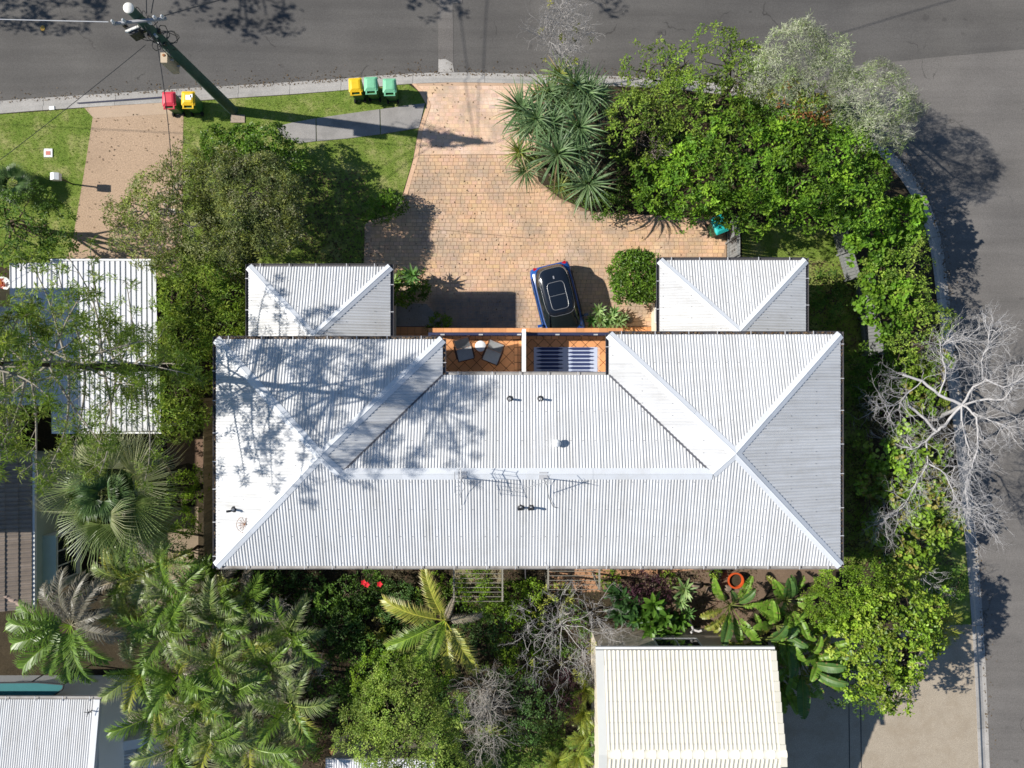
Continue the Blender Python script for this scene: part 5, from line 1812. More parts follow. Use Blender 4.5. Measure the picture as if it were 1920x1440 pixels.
def blob_clusters(blobs, dens, inner=.2, low=-.35, lump=.16):
    """blobs: (x, y, z, r, rz) -> cluster centres and outward normals over the union's shell"""
    B = np.array(blobs, float)
    cs, ns = [], []
    for b in B:
        n = max(6, int(dens * 4 * math.pi * b[3] * b[3] * .72))
        u = norm(rng.normal(size=(n, 3)))
        u = u[u[:, 2] > low]
        ph = rng.uniform(0, 6.28, 3)
        f = 1 + lump * (np.sin(u[:, 0] * 5 + ph[0]) + np.sin(u[:, 1] * 5.5 + ph[1]) + np.sin(u[:, 2] * 4 + ph[2])) * .6 + rng.normal(0, .06, len(u))
        k = rng.random(len(u)) < inner
        f[k] *= rng.uniform(.35, .9, k.sum())
        c = b[:3] + u * f[:, None] * np.array([b[3], b[3], b[4]])
        keep = np.ones(len(c), bool)
        for o in B:
            if o is b:
                continue
            q = (((c - o[:3]) / np.array([o[3], o[3], o[4]])) ** 2).sum(1)
            keep &= q > .42
        keep &= c[:, 2] > .05
        cs.append(c[keep])
        ns.append(norm(u[keep] + UP * .35))
    return np.concatenate(cs), np.concatenate(ns)

def px_blobs(lst, zd=3.0, squash=.75):
    out = []
    for q in lst:
        px, py, r = q[:3]
        z = q[3] if len(q) > 3 else zd
        R = r * sc(z)
        x, y = P2(px, py, z)
        out.append((x, y, z, R, max(.18, min(R * squash, z * .85 + .1))))
    return out

GAIN = 1.62
SPEC = {   # leaf length, width, leaves per cluster, cluster spread, clusters per m2, mode, palette
    'broad': (.155, .078, 14, .17, 14, 4, [(.095, .18, .015), (.072, .145, .013), (.13, .215, .02), (.052, .11, .012)]),
    'upright': (.12, .06, 13, .17, 15, 4, [(.13, .19, .025), (.10, .16, .02), (.16, .21, .035), (.075, .125, .02)]),
    'olive': (.11, .045, 17, .2, 19, 4, [(.105, .13, .045), (.13, .155, .05), (.085, .11, .04), (.17, .19, .05), (.19, .19, .11)]),
    'olive_light': (.11, .045, 16, .2, 17, 4, [(.15, .18, .045), (.18, .21, .05), (.12, .15, .04), (.20, .21, .10)]),
    'loose': (.17, .045, 13, .22, 15, 4, [(.13, .19, .025), (.10, .16, .02), (.17, .215, .035), (.075, .125, .018)]),
    'round': (.155, .145, 11, .19, 14, 6, [(.115, .19, .018), (.14, .215, .024), (.085, .155, .015), (.165, .215, .035), (.12, .19, .02), (.18, .165, .04)]),
    'medium': (.13, .095, 12, .17, 17, 6, [(.12, .19, .018), (.145, .215, .02), (.085, .145, .014), (.18, .225, .03)]),
    'heart': (.185, .17, 9, .2, 12, 6, [(.095, .185, .016), (.12, .21, .02), (.07, .145, .013)]),
    'small': (.09, .052, 15, .14, 22, 4, [(.11, .185, .015), (.145, .215, .02), (.08, .14, .012)]),
    'lime': (.09, .045, 16, .19, 20, 4, [(.14, .205, .035), (.175, .235, .042), (.11, .165, .03), (.205, .25, .06)]),
    'bluegreen': (.09, .048, 15, .17, 20, 4, [(.06, .125, .032), (.08, .15, .04), (.045, .095, .026), (.10, .165, .055)]),
    'dark': (.12, .06, 14, .17, 16, 4, [(.05, .10, .016), (.065, .125, .02), (.04, .08, .014), (.08, .14, .02)]),
    'glossy': (.13, .065, 14, .15, 20, 4, [(.065, .13, .012), (.09, .16, .016), (.048, .095, .012)]),
    'purple': (.2, .04, 12, .12, 14, 4, [(.05, .02, .03), (.075, .03, .045), (.035, .02, .02)]),
    'reddish': (.14, .06, 13, .17, 16, 4, [(.16, .07, .025), (.13, .15, .025), (.10, .16, .02), (.15, .15, .03), (.10, .16, .02), (.17, .12, .03), (.09, .14, .02)]),
    'bronze': (.15, .06, 12, .2, 10, 4, [(.06, .055, .025), (.08, .075, .035), (.045, .05, .02)]),
    'croton': (.13, .06, 12, .14, 15, 4, [(.20, .20, .04), (.15, .165, .03), (.23, .22, .07)]),
}

def limb_pts(a, b, n=5, wob=.08, sag=0.0):
    a, b = np.array(a, float), np.array(b, float)
    L = np.linalg.norm(b - a)
    pts = []
    for t in np.linspace(0, 1, n):
        w = math.sin(math.pi * t)
        pts.append(a + (b - a) * t + np.array([rnd.gauss(0, wob), rnd.gauss(0, wob), rnd.gauss(0, wob * .4)]) * w * L * .5 + UP * sag * w)
    return pts

def tree(name, label, cat, species, lst, zd=3.0, base=None, group=None, dens=1.0, bark=None, inner=.2, low=-.35, squash=.75, mat=None, twigs=0, trunk_r=.11, lump=.25):
    bl = px_blobs(lst, zd, squash)
    B = np.array(bl)
    w = B[:, 3] ** 2
    cx, cy = (B[:, 0] * w).sum() / w.sum(), (B[:, 1] * w).sum() / w.sum()
    if base is not None:
        cx, cy = P2(*base)
    t = thing(name, label, cat, (cx, cy, 0), group)
    L, Wd, m, sp, de, mode, pal = SPEC[species]
    c, n = blob_clusters(bl, de * dens, inner, low, lump)
    V, F, C = leaves(c, n, m, L, Wd, sp, pal, mode)
    MB().add(V, F, C).build('crown' if cat == 'tree' else 'foliage', mat or LEAF, t)
    zm = B[:, 2].mean()
    fork = np.array([cx, cy, min(zm * .45, 1.6)])
    k = max(.35, min(1.5, math.sqrt(w.sum()) / 2.2))
    MB().tube(limb_pts((cx, cy, -.08), fork, 5, .05), np.linspace(trunk_r * k * 1.25, trunk_r * k, 5), 8).build('trunk' if cat == 'tree' else 'stem', bark or BARK, t, True)
    mb = MB()
    for b in B:
        tip = b[:3] + np.array([0, 0, b[4] * .35])
        mb.tube(limb_pts(fork, tip, 6, .10), np.linspace(trunk_r * k * .7, .014, 6), 6)
        for q in range(3 + twigs):
            a = rnd.uniform(0, 6.28)
            e = b[:3] + np.array([math.cos(a) * b[3] * .85, math.sin(a) * b[3] * .85, b[4] * rnd.uniform(-.1, .75)])
            mb.tube(limb_pts(fork + (tip - fork) * rnd.uniform(.45, .9), e, 5, .12), np.linspace(trunk_r * k * .28, .006, 5), 4, cap=False)
    mb.build('limbs', bark or BARK, t, True)
    return t

# ---- bare branching
def twig_tree(mb, p, d, L, r, depth, spread=.6, kids=(2, 3), up=.1, curl=.25, sides=4):
    pts = [np.array(p, float)]
    d = np.array(d, float)
    d /= np.linalg.norm(d)
    n = 4
    for k in range(n):
        d = d + np.array([rnd.gauss(0, curl), rnd.gauss(0, curl), rnd.gauss(0, curl * .6) + up * .3])
        d /= np.linalg.norm(d)
        pts.append(pts[-1] + d * L / n)
    mb.tube(pts, np.linspace(r, r * .6, n + 1), sides if depth > 1 else 3, cap=False)
    if depth <= 0:
        return
    for q in range(rnd.randint(*kids)):
        k = rnd.choice([2, 3, 4, 4])
        dd = d + np.array([rnd.gauss(0, spread), rnd.gauss(0, spread), rnd.gauss(0, spread * .6) + up])
        twig_tree(mb, pts[k], dd, L * rnd.uniform(.5, .85), r * .58, depth - 1, spread, kids, up, curl, sides)

def twig_tangle(name, label, cat, lst, zd, n, L, r, mat, depth=2, group=None, leafspec=None, ldens=.3, up=.15):
    bl = px_blobs(lst, zd)
    B = np.array(bl)
    cx, cy = B[:, 0].mean(), B[:, 1].mean()
    t = thing(name, label, cat, (cx, cy, 0), group)
    MB().tube(limb_pts((cx, cy, -.08), (cx, cy, zd * .6), 5, .06), np.linspace(r * 4, r * 2.4, 5), 7).build('trunk', mat, t, True)
    mb = MB()
    for b in B:
        mb.tube(limb_pts((cx, cy, zd * .5), b[:3] - UP * b[4] * .3, 5, .08), np.linspace(r * 2.2, r * 1.2, 5), 5)
        for q in range(int(n * b[3] * b[3])):
            u = norm(rng.normal(size=3))
            u[2] = abs(u[2]) * .8 - .1
            p = b[:3] + u * np.array([b[3], b[3], b[4]]) * rnd.uniform(.1, .62)
            twig_tree(mb, p, u + np.array([0, 0, up]), L * rnd.uniform(.6, 1.2), r, depth, .65, (2, 3), up, .28)
    mb.build('branches', mat, t, True)
    if leafspec:
        Ls, Wd, m, sp, de, mode, pal = SPEC[leafspec]
        c, nn = blob_clusters(bl, de * ldens)
        V, F, C = leaves(c, nn, m, Ls, Wd, sp, pal, mode)
        MB().add(V, F, C).build('foliage', LEAF, t)
    return t

# ---------------- north-east tree mass
NG = 'trees of the corner garden'
tree('kerb_shrub', 'row of thin yellow green shoots leaning over the road kerb', 'shrub', 'upright', [(1195, 135, 34, 3.2), (1240, 122, 36), (1288, 118, 34), (1225, 165, 40, 2.6), (1275, 160, 36, 2.6)], 3.4, (1240, 185), NG, .75, squash=.9)
tree('broadleaf_tree', 'bushy yellow green tree rising highest beside the silver tree, over the kerb', 'tree', 'upright', [(1348, 108, 48), (1395, 112, 36), (1330, 150, 42), (1380, 150, 44), (1365, 85, 30)], 4.2, (1350, 190), NG, 1.0)
tree('broadleaf_tree', 'dull green tree standing next to the pandanus and its dark gap', 'tree', 'upright', [(1190, 210, 46), (1165, 250, 38), (1235, 205, 46), (1200, 268, 34), (1215, 235, 40)], 3.4, (1200, 240), NG, 1.0)
tree('broadleaf_tree', 'olive toned tree in the middle behind the kerb shoots', 'tree', 'upright', [(1290, 190, 52), (1345, 200, 50), (1260, 180, 40), (1395, 195, 44), (1310, 235, 44)], 3.6, (1310, 220), NG, 1.0)
tree('broadleaf_tree', 'glossy green tree with yellow tips bulging over the brick driveway', 'tree', 'broad', [(1225, 345, 42, 2.6), (1275, 368, 52), (1310, 325, 52), (1262, 318, 34, 2.6), (1336, 372, 32, 2.6), (1240, 372, 30, 2.2)], 3.2, (1285, 345), NG)
tree('broadleaf_tree', 'large bright green tree in the centre of the corner garden', 'tree', 'broad', [(1375, 265, 60), (1428, 315, 62), (1370, 335, 52), (1415, 378, 46, 3.0), (1455, 255, 48), (1335, 280, 46), (1375, 395, 36, 2.4)], 4.0, (1395, 310), NG)
tree('broadleaf_tree', 'dense deep green tree between the bright centre tree and the curved kerb', 'tree', 'broad', [(1505, 255, 54), (1560, 300, 60), (1500, 335, 54), (1545, 350, 46), (1470, 385, 42, 3.0), (1530, 395, 42, 3.0), (1595, 270, 40)], 4.2, (1520, 310), NG)
tree('broadleaf_tree', 'rounded green tree at the tip of the corner, shading the curved kerb', 'tree', 'broad', [(1605, 345, 46), (1640, 325, 28), (1590, 388, 40), (1625, 385, 36)], 4.0, (1610, 340), NG)
tree('red_tipped_shrub', 'shrub with red tips tucked below the silver grey tree', 'shrub', 'reddish', [(1470, 180, 26), (1525, 200, 32), (1500, 215, 30), (1555, 215, 22)], 4.6, (1510, 210), NG, .9)
for lst, z, lab, bs in (([(1490, 105, 62), (1550, 110, 42), (1455, 140, 48), (1530, 150, 55), (1420, 160, 40, 3.6), (1480, 190, 34, 3.8), (1500, 70, 28)], 4.6, 'wispy silver grey tree spreading over the road, the upper of two', (1490, 190)),
                        ([(1600, 190, 52), (1655, 195, 58), (1678, 240, 32), (1632, 240, 44), (1685, 205, 30), (1580, 160, 34), (1640, 150, 30)], 4.6, 'wispy silver grey tree spreading over the corner, the lower of two', (1600, 240))):
    bl = px_blobs(lst, z)
    cx, cy = P2(*bs)
    t = thing('silver_tree', lab, 'tree', (cx, cy, 0), 'silver grey wispy trees')
    mb = MB()
    fork = np.array([cx, cy, 1.4])
    MB().tube(limb_pts((cx, cy, -.08), fork, 5, .05), np.linspace(.13, .09, 5), 8).build('trunk', BARE_GREY, t, True)
    tw = MB()
    for b in bl:
        b = np.array(b)
        mb.tube(limb_pts(fork, b[:3] - UP * .1, 6, .12), np.linspace(.06, .018, 6), 6)
        for q in range(int(26 * b[3] ** 2) + 4):
            u = norm(rng.normal(size=3))
            u[2] = abs(u[2]) * .9
            p = b[:3] + u * np.array([b[3], b[3], b[4]]) * rnd.uniform(.0, .7)
            twig_tree(tw, p, u + np.array([.1, .1, .25]), rnd.uniform(.22, .42), .0085, 2, .55, (2, 3), .2, .25)
    mb.build('limbs', BARE_GREY, t, True)
    tw.build('twigs', simple('silver_twig', (.40, .40, .33), .85, .1, .2, 4), t)
    c, n = blob_clusters(bl, 30, .35)
    pal = [(.22, .24, .16), (.18, .21, .12), (.26, .27, .20), (.14, .19, .06)]
    V, F, C = leaves(c, n, 18, .16, .02, .2, pal, 4, vary=.2)
    MB().add(V, F, C).build('crown', LEAF, t)
twig_tangle('dead_twig_shrub', 'grey pink dead twig clump in the gap beside the yellow tipped tree', 'shrub', [(1225, 282, 30), (1245, 268, 22)], 3.0, 42, .4, .011, simple('pinkish_twig', (.33, .27, .25), .85, .1, .2, 4))
twig_tangle('dead_twig_shrub', 'dark leafless shrub between the pandanus clump and the green trees', 'shrub', [(1120, 190, 34), (1140, 215, 34), (1125, 250, 34), (1150, 175, 26)], 2.2, 20, .5, .012, simple('dusky_twig', (.15, .13, .125), .85, .1, .3, 4))
twig_tangle('bare_tree', 'leafless grey tree with a few yellow leaves over the road, above the pandanus', 'tree', [(1052, 45, 42), (1030, 75, 34), (1085, 70, 32), (1060, 100, 34), (1050, 20, 30)], 3.8, 62, .5, .011, simple('ashy_twig', (.36, .34, .325), .85, .1, .25, 4), leafspec='croton', ldens=.06)

# hedge down the east side
HG = 'hedge plants along the east kerb'
tree('round_leaf_shrub', 'bright round leafed shrub against the grey fence, upper part of the hedge', 'shrub', 'heart', [(1640, 430, 44), (1690, 415, 38), (1625, 465, 32), (1665, 455, 36), (1700, 402, 30)], 2.6, (1660, 440), HG, 1.1)
tree('hedge_shrub', 'small leafed green shrub in the hedge beside the kerb bend', 'shrub', 'upright', [(1704, 452, 32), (1700, 500, 38), (1650, 500, 34), (1660, 530, 34)], 2.7, (1690, 480), HG, 1.1)
tree('round_leaf_shrub', 'bright round leafed shrub against the grey fence, middle of the hedge', 'shrub', 'heart', [(1655, 560, 36), (1640, 530, 28), (1660, 600, 34), (1690, 560, 34), (1640, 580, 22)], 2.6, (1660, 570), HG, 1.1)
tree('hedge_shrub', 'olive green shrub pushing out over the kerb, lower end of the hedge', 'shrub', 'upright', [(1712, 560, 38), (1733, 600, 30), (1705, 610, 36), (1725, 650, 38), (1770, 600, 20), (1690, 650, 30)], 2.7, (1720, 605), HG, 1.1)
tree('hedge_shrub', 'yellow tinged shrub at the foot of the hedge beside the dead tree', 'shrub', 'round', [(1750, 690, 26), (1730, 685, 24), (1735, 730, 26), (1715, 760, 24), (1750, 750, 22), (1690, 735, 22)], 2.0, (1740, 690), HG, 1.0)
SY = 'plants of the shaded side yard'
tree('side_shrub', 'shrub half lit along its top edge between the right garage and the fence', 'shrub', 'dark', [(1545, 545, 30), (1565, 575, 34), (1535, 590, 28), (1560, 530, 20)], 1.0, (1550, 560), SY)
tree('side_shrub', 'larger shrub lit along its top edge below the fence end', 'shrub', 'glossy', [(1610, 680, 26), (1650, 678, 32), (1690, 690, 30), (1660, 715, 40), (1620, 715, 30), (1700, 720, 26)], 1.5, (1655, 700), SY)
tree('side_shrub', 'bronze leafed thin shrub in deep shade beside the east roof edge', 'shrub', 'bronze', [(1625, 770, 34), (1630, 830, 30), (1605, 900, 26), (1615, 960, 28), (1620, 1010, 26)], 1.0, (1620, 850), SY, .8)

# sea-grape and dead tree
tree('sea_grape_tree', 'yellow green round leafed tree under the bleached dead tree', 'tree', 'round', [(1655, 850, 36), (1690, 880, 44), (1640, 905, 30), (1730, 850, 40), (1735, 900, 40), (1680, 940, 40), (1720, 960, 40), (1705, 820, 26), (1750, 930, 30)], 2.3, (1700, 900), None, 1.0, mat=LEAF_GLOSSY)
tree('sea_grape_tree', 'open round leafed tree with red edged leaves above the shaded kerb lawn', 'tree', 'round', [(1650, 1000, 24), (1670, 1040, 26), (1760, 1000, 26), (1720, 1010, 26), (1700, 1050, 30), (1790, 985, 18), (1640, 975, 18), (1690, 1075, 24)], 2.2, (1700, 1020), None, .9, mat=LEAF_GLOSSY)

dt = thing('dead_tree', 'large bleached leafless tree hanging over the side road', 'tree', (*P2(1735, 790), 0))
def PW(*q):
    return [np.array(P(*a)) for a in q]
LIMBS = [([(1735, 790, 0), (1755, 785, 1.6), (1803, 760, 3.6)], .15, .10),
         ([(1803, 760, 3.6), (1760, 740, 3.5), (1730, 715, 3.4), (1693, 703, 3.4)], .085, .07),
         ([(1803, 760, 3.6), (1770, 800, 3.2), (1755, 810, 3.1), (1735, 785, 3.0), (1703, 760, 2.9)], .07, .075),
         ([(1755, 810, 3.1), (1735, 828, 3.0), (1712, 842, 3.0)], .06, .035),
         ([(1803, 760, 3.6), (1825, 725, 4.2), (1850, 712, 4.6), (1880, 725, 4.8), (1905, 715, 5.0)], .07, .03),
         ([(1843, 712, 4.5), (1838, 680, 4.7), (1850, 655, 4.9), (1855, 620, 5.1)], .045, .025),
         ([(1803, 760, 3.6), (1840, 750, 4.1), (1880, 750, 4.5), (1900, 722, 4.8), (1920, 712, 5)], .06, .03),
         ([(1803, 760, 3.6), (1825, 775, 4.0), (1835, 800, 4.2), (1832, 840, 4.4), (1822, 880, 4.5)], .06, .03),
         ([(1803, 760, 3.6), (1805, 800, 3.9), (1815, 840, 4.1), (1820, 870, 4.2), (1810, 920, 4.2)], .05, .025),
         ([(1760, 740, 3.5), (1775, 700, 3.8), (1770, 675, 4.0), (1762, 650, 4.1), (1775, 640, 4.2), (1800, 640, 4.3)], .045, .02),
         ([(1825, 775, 4.0), (1860, 790, 4.4), (1890, 800, 4.6)], .04, .02),
         ([(1735, 828, 3.0), (1740, 870, 3.2), (1720, 900, 3.3), (1700, 940, 3.3)], .04, .018),
         ([(1740, 870, 3.2), (1775, 890, 3.5), (1790, 930, 3.6), (1810, 960, 3.7)], .04, .018),
         ([(1700, 940, 3.3), (1680, 965, 3.2), (1660, 975, 3.1)], .028, .014),
         ([(1730, 715, 3.4), (1700, 740, 3.5), (1680, 760, 3.6), (1650, 765, 3.7)], .03, .014),
         ([(1810, 920, 4.2), (1815, 950, 4.2), (1845, 968, 4.3)], .028, .014)]
trunkmb, lm, tm = MB(), MB(), MB()
for i_, (pts, ra, rb) in enumerate(LIMBS):
    p = PW(*pts)
    q = []
    for a, b in zip(p[:-1], p[1:]):
        for t_ in np.linspace(0, 1, 4)[:-1]:
            q.append(a + (b - a) * t_ + rng.normal(0, .022, 3))
    q.append(p[-1])
    (trunkmb if i_ == 0 else lm).tube(q, np.linspace(ra * .7, rb * .68, len(q)), 8)
    if i_ == 0:
        continue
    for k in range(2, len(q), 1):
        for s_ in range(3 if i_ not in (1, 2) else 1):
            d = q[k] - q[k - 1]
            d = d / np.linalg.norm(d) + rng.normal(0, .75, 3) * np.array([1, 1, .5])
            twig_tree(tm, q[k], d, rnd.uniform(.4, .8), .0105, 3, .6, (2, 3), .08, .26)
    d = q[-1] - q[-2]
    if i_ not in (1, 2):
        for s_ in range(3):
            twig_tree(tm, q[-1], d / np.linalg.norm(d) + rng.normal(0, .4, 3), rnd.uniform(.5, .8), rb * .7, 3, .6, (2, 3), .08, .26)
trunkmb.build('trunk', BARE_PALE, dt, True)
lm.build('limbs', BARE_PALE, dt, True)
tm.build('twigs', BARE_PALE, dt, True)

# ---------------- lower right
tree('fine_leaf_tree', 'fine leafed mid green tree touching the lower right roof corner', 'tree', 'small', [(1575, 1095, 48), (1545, 1130, 36), (1620, 1080, 40), (1590, 1135, 44), (1560, 1160, 30, 2.6), (1640, 1110, 36)], 3.4, (1590, 1110), None, 1.8)
tree('broad_leaf_tree', 'yellow green tree with larger leaves beside the bottom right driveway', 'tree', 'medium', [(1650, 1165, 48), (1700, 1180, 44), (1640, 1220, 46), (1690, 1230, 44), (1620, 1265, 38, 3.0), (1670, 1285, 40, 3.0), (1720, 1145, 38), (1600, 1205, 34), (1695, 1120, 34), (1735, 1200, 26), (1768, 1155, 16), (1655, 1318, 18), (1765, 1120, 14), (1700, 1270, 20)], 3.6, (1665, 1200), None, 1.0, mat=LEAF_GLOSSY)
tree('broad_leaf_shrub', 'low dark shrub at the driveway end under the yellow green tree', 'shrub', 'dark', [(1590, 1285, 34), (1630, 1310, 26), (1555, 1260, 26)], 1.7, (1600, 1285))
twig_tangle('dead_frond_tuft', 'pale grey dead tuft beside the bottom right palm', 'plant', [(1748, 1098, 22), (1740, 1075, 14)], 2.8, 60, .35, .010, BARE_PALE)
tree('verge_shrub', 'leafy green clump in the shaded verge lawn above the palm', 'shrub', 'dark', [(1790, 1095, 22), (1775, 1115, 22), (1800, 1075, 14)], .8, (1785, 1100))

# ---------------- front yard, west side
tree('clipped_shrub', 'bright leafy shrub beside the power pole, nearest the footpath', 'shrub', 'glossy', [(408, 276, 30), (450, 268, 32), (500, 272, 36), (540, 292, 28), (425, 296, 32), (480, 298, 36)], 1.9, (470, 275), None, 1.8, mat=LEAF_GLOSSY)
tree('olive_tree', 'grey green fine leafed tree with yellowing crown beside the left garage', 'tree', 'olive', [(420, 350, 58), (480, 365, 58), (520, 370, 38), (450, 420, 56), (510, 425, 44), (535, 400, 28), (490, 325, 40), (430, 470, 46), (548, 350, 18), (545, 440, 18)], 3.3, (480, 390), 'fine leafed trees over the left driveway', 3.4, twigs=3, bark=BARE_GREY)
tree('olive_tree', 'paler fine leafed tree spreading over the left driveway', 'tree', 'olive_light', [(300, 360, 46), (350, 340, 50), (270, 400, 46), (330, 410, 54), (235, 400, 34), (300, 450, 46), (370, 440, 50), (350, 300, 30), (240, 440, 32)], 3.8, (350, 410), 'fine leafed trees over the left driveway', 1.5, twigs=4, bark=BARE_GREY, trunk_r=.07)
tree('side_tree', 'loose olive green tree between the carport and the left garage, upper one', 'tree', 'loose', [(345, 510, 46), (400, 520, 46), (440, 500, 30), (380, 560, 46), (430, 560, 34), (330, 560, 36), (440, 600, 26), (410, 610, 36), (350, 590, 30)], 3.2, (390, 545), 'loose trees along the carport', 2.1)
tree('side_tree', 'loose olive green tree along the carport edge, lower one beside the duplex', 'tree', 'loose', [(350, 630, 44), (320, 680, 34), (375, 690, 28), (340, 740, 40), (370, 640, 34), (320, 780, 30), (360, 780, 28), (395, 720, 12), (340, 800, 26), (390, 770, 10)], 3.2, (350, 700), 'loose trees along the carport', 2.1)
tree('round_shrub', 'small bright shrub at the inner corner of the front lawn', 'shrub', 'glossy', [(720, 388, 24), (740, 380, 20), (700, 395, 20), (728, 372, 18)], .8, (720, 388), None, 1.1)
tree('ball_shrub', 'round glossy clipped shrub beside the right garage', 'shrub', 'glossy', [(1190, 518, 36), (1170, 505, 26), (1210, 500, 27), (1175, 540, 26), (1212, 540, 25), (1192, 495, 24), (1190, 530, 30)], 1.35, (1190, 520), None, 3.0, lump=.09, mat=LEAF_GLOSSY)
tree('ball_shrub', 'dark round clipped shrub beside the left garage, under the agave', 'shrub', 'glossy', [(765, 545, 28), (780, 535, 22), (750, 550, 20)], .75, (768, 545), None, 1.5)
tree('fern_shrub', 'small feathery dark green shrub against the balcony front', 'shrub', 'small', [(825, 604, 18), (815, 610, 14)], .5, (825, 606), None, 1.5)
tree('planter_shrub', 'small olive plant in the gap behind the right end of the balcony rail', 'shrub', 'olive', [(1148, 624, 10), (1175, 624, 7)], 1.6, (1148, 626), None, 2.0, trunk_r=.03)
tree('pinnate_tree', 'dark ferny tree half in shade at the left edge above the carport', 'tree', 'dark', [(60, 400, 50), (20, 430, 46), (100, 420, 38), (60, 455, 46), (110, 455, 30), (10, 380, 30), (20, 480, 26)], 2.8, (55, 430), None, 1.0)
tree('edge_shrub', 'yellow green low shrub above the carport roof corner', 'shrub', 'small', [(110, 470, 22), (60, 482, 22), (10, 495, 20)], 1.2, (60, 482))
tree('bank_shrub', 'low shrubs under the pandanus beside the edge of the brick drive', 'shrub', 'dark', [(1120, 385, 22), (1150, 388, 20), (1085, 360, 22), (1050, 340, 20), (1170, 375, 22), (1180, 310, 24), (1160, 280, 24)], .7, (1120, 370), None, 1.0)

# ---------------- back garden, south of the duplex
BG = 'shrubs of the back garden'
t = tree('hibiscus_shrub', 'green hibiscus shrub with red flowers near the roof edge', 'shrub', 'dark', [(650, 1108, 32), (685, 1100, 26), (620, 1125, 26), (705, 1090, 18), (660, 1135, 26)], 1.7, (655, 1115), BG, 1.2)
M_red = simple('red_petal', (.62, .02, .03), .6, .2)
for px, py in ((682, 1092), (712, 1095), (688, 1096)):
    x, y, z = P(px, py, 2.45)
    mb = MB()
    for k in range(5):
        a = k * 1.2566
        d, s_ = np.array([math.cos(a), math.sin(a), .35]), np.array([-math.sin(a), math.cos(a), 0])
        c = np.array([x, y, z])
        mb.add([c, c + d * .07 + s_ * .05, c + d * .13, c + d * .07 - s_ * .05], [(0, 1, 2, 3)])
    mb.build('flower', M_red, t)
tree('garden_shrub', 'dark small leafed shrub left of the coconut palm tip', 'shrub', 'bluegreen', [(745, 1110, 26), (770, 1125, 24), (735, 1145, 26), (715, 1130, 20)], 1.3, (745, 1125), BG)
tree('garden_shrub', 'dim shrub under the left roof corner with scattered bright leaves', 'shrub', 'dark', [(440, 1090, 26), (480, 1085, 26), (520, 1095, 24), (550, 1120, 24), (470, 1120, 24)], .9, (480, 1100), BG, .6)
tree('garden_shrub', 'dusky blue green shrub beside the grey twig tangle', 'shrub', 'bluegreen', [(600, 1165, 36), (640, 1185, 34), (610, 1200, 30), (660, 1160, 28), (575, 1135, 24)], 1.3, (620, 1175), BG, .8)
tree('croton_shrub', 'small yellow leafed croton beside the long palm frond', 'shrub', 'croton', [(707, 1178, 18), (704, 1200, 16), (712, 1160, 12)], 1.3, (707, 1185), BG)
tree('garden_shrub', 'leafy bright shrub growing through the batten pergola', 'shrub', 'small', [(885, 1092, 24), (905, 1085, 24), (895, 1118, 24), (860, 1095, 16, 2.0), (925, 1120, 24), (940, 1140, 20)], 1.9, (895, 1105), BG, 1.2)
tree('garden_shrub', 'upright bright shrub beside the rising palm frond', 'shrub', 'small', [(815, 1090, 16), (820, 1110, 16), (800, 1110, 14)], 1.6, (815, 1105), BG, 1.2)
tree('garden_shrub', 'dark glossy shrub right of the coconut palm heart', 'shrub', 'bluegreen', [(880, 1180, 30), (915, 1165, 28), (900, 1200, 28), (870, 1205, 24), (935, 1185, 24)], 1.3, (895, 1185), BG)
tree('garden_shrub', 'shadowy shrub under the lime green tree on its upper left', 'shrub', 'dark', [(640, 1260, 40), (680, 1240, 36), (610, 1300, 36), (650, 1310, 36), (700, 1220, 28)], 1.8, (650, 1270), BG)
tree('lime_tree', 'tall lime green fine leafed tree at the bottom centre', 'tree', 'lime', [(730, 1330, 56), (780, 1345, 54), (692, 1398, 36), (668, 1352, 24), (852, 1335, 28), (648, 1385, 20), (760, 1395, 52), (815, 1385, 46), (770, 1285, 40), (735, 1270, 32), (830, 1425, 36), (720, 1430, 36), (780, 1440, 40)], 4.2, (765, 1340), None, 1.8)
tree('lime_tree', 'greener low tree between the lime green tree and the palm', 'tree', 'small', [(700, 1260, 34), (740, 1240, 30), (790, 1240, 30), (820, 1265, 26), (690, 1300, 30)], 2.8, (745, 1255), None, 1.5)
tree('garden_shrub', 'blue green bushy shrub above the bright patch of lawn', 'shrub', 'bluegreen', [(860, 1290, 34), (880, 1330, 34), (985, 1300, 30), (1010, 1340, 34), (990, 1365, 28), (850, 1330, 30), (960, 1280, 26)], 2.2, (920, 1320), BG)
tree('garden_shrub', 'soft green shrub at the bottom edge between lime tree and lawn', 'shrub', 'lime', [(870, 1385, 34), (890, 1420, 30), (850, 1360, 26)], 2.4, (870, 1400), BG, 1.0)
twig_tangle('twig_tree', 'grey leafless weeping twig tree between the lime tree and the lawn', 'tree', [(900, 1290, 34), (915, 1325, 40), (895, 1350, 38), (920, 1375, 34), (930, 1290, 28), (905, 1400, 26)], 4.3, 58, .6, .0072, BARE_GREY, up=-.12)
twig_tangle('grey_shrub', 'bare grey branched shrub with yellow green tufts right of the palm', 'shrub', [(1060, 1130, 44), (1110, 1150, 46), (1040, 1180, 44), (1090, 1200, 46), (1130, 1190, 36), (1010, 1160, 30), (1050, 1240, 40), (1100, 1240, 30), (990, 1190, 30), (1000, 1230, 30)], 2.5, 19, .62, .0095, simple('grey_branch', (.42, .40, .38), .85, .1, .25, 4), depth=3)
t = thing('tufted_shrub', 'yellow green tufts rising among the bare grey branches', 'shrub', (*P2(1060, 1150), 0))
c, n = blob_clusters(px_blobs([(1050, 1110, 22), (1038, 1140, 24), (1070, 1135, 20), (1015, 1145, 18), (1060, 1230, 16), (1090, 1260, 16), (1010, 1245, 12), (1100, 1210, 14)], 2.4), 7)
V, F, C = leaves(c, n, 16, .17, .022, .06, [(.24, .27, .04), (.18, .23, .03), (.28, .29, .07)], 4)
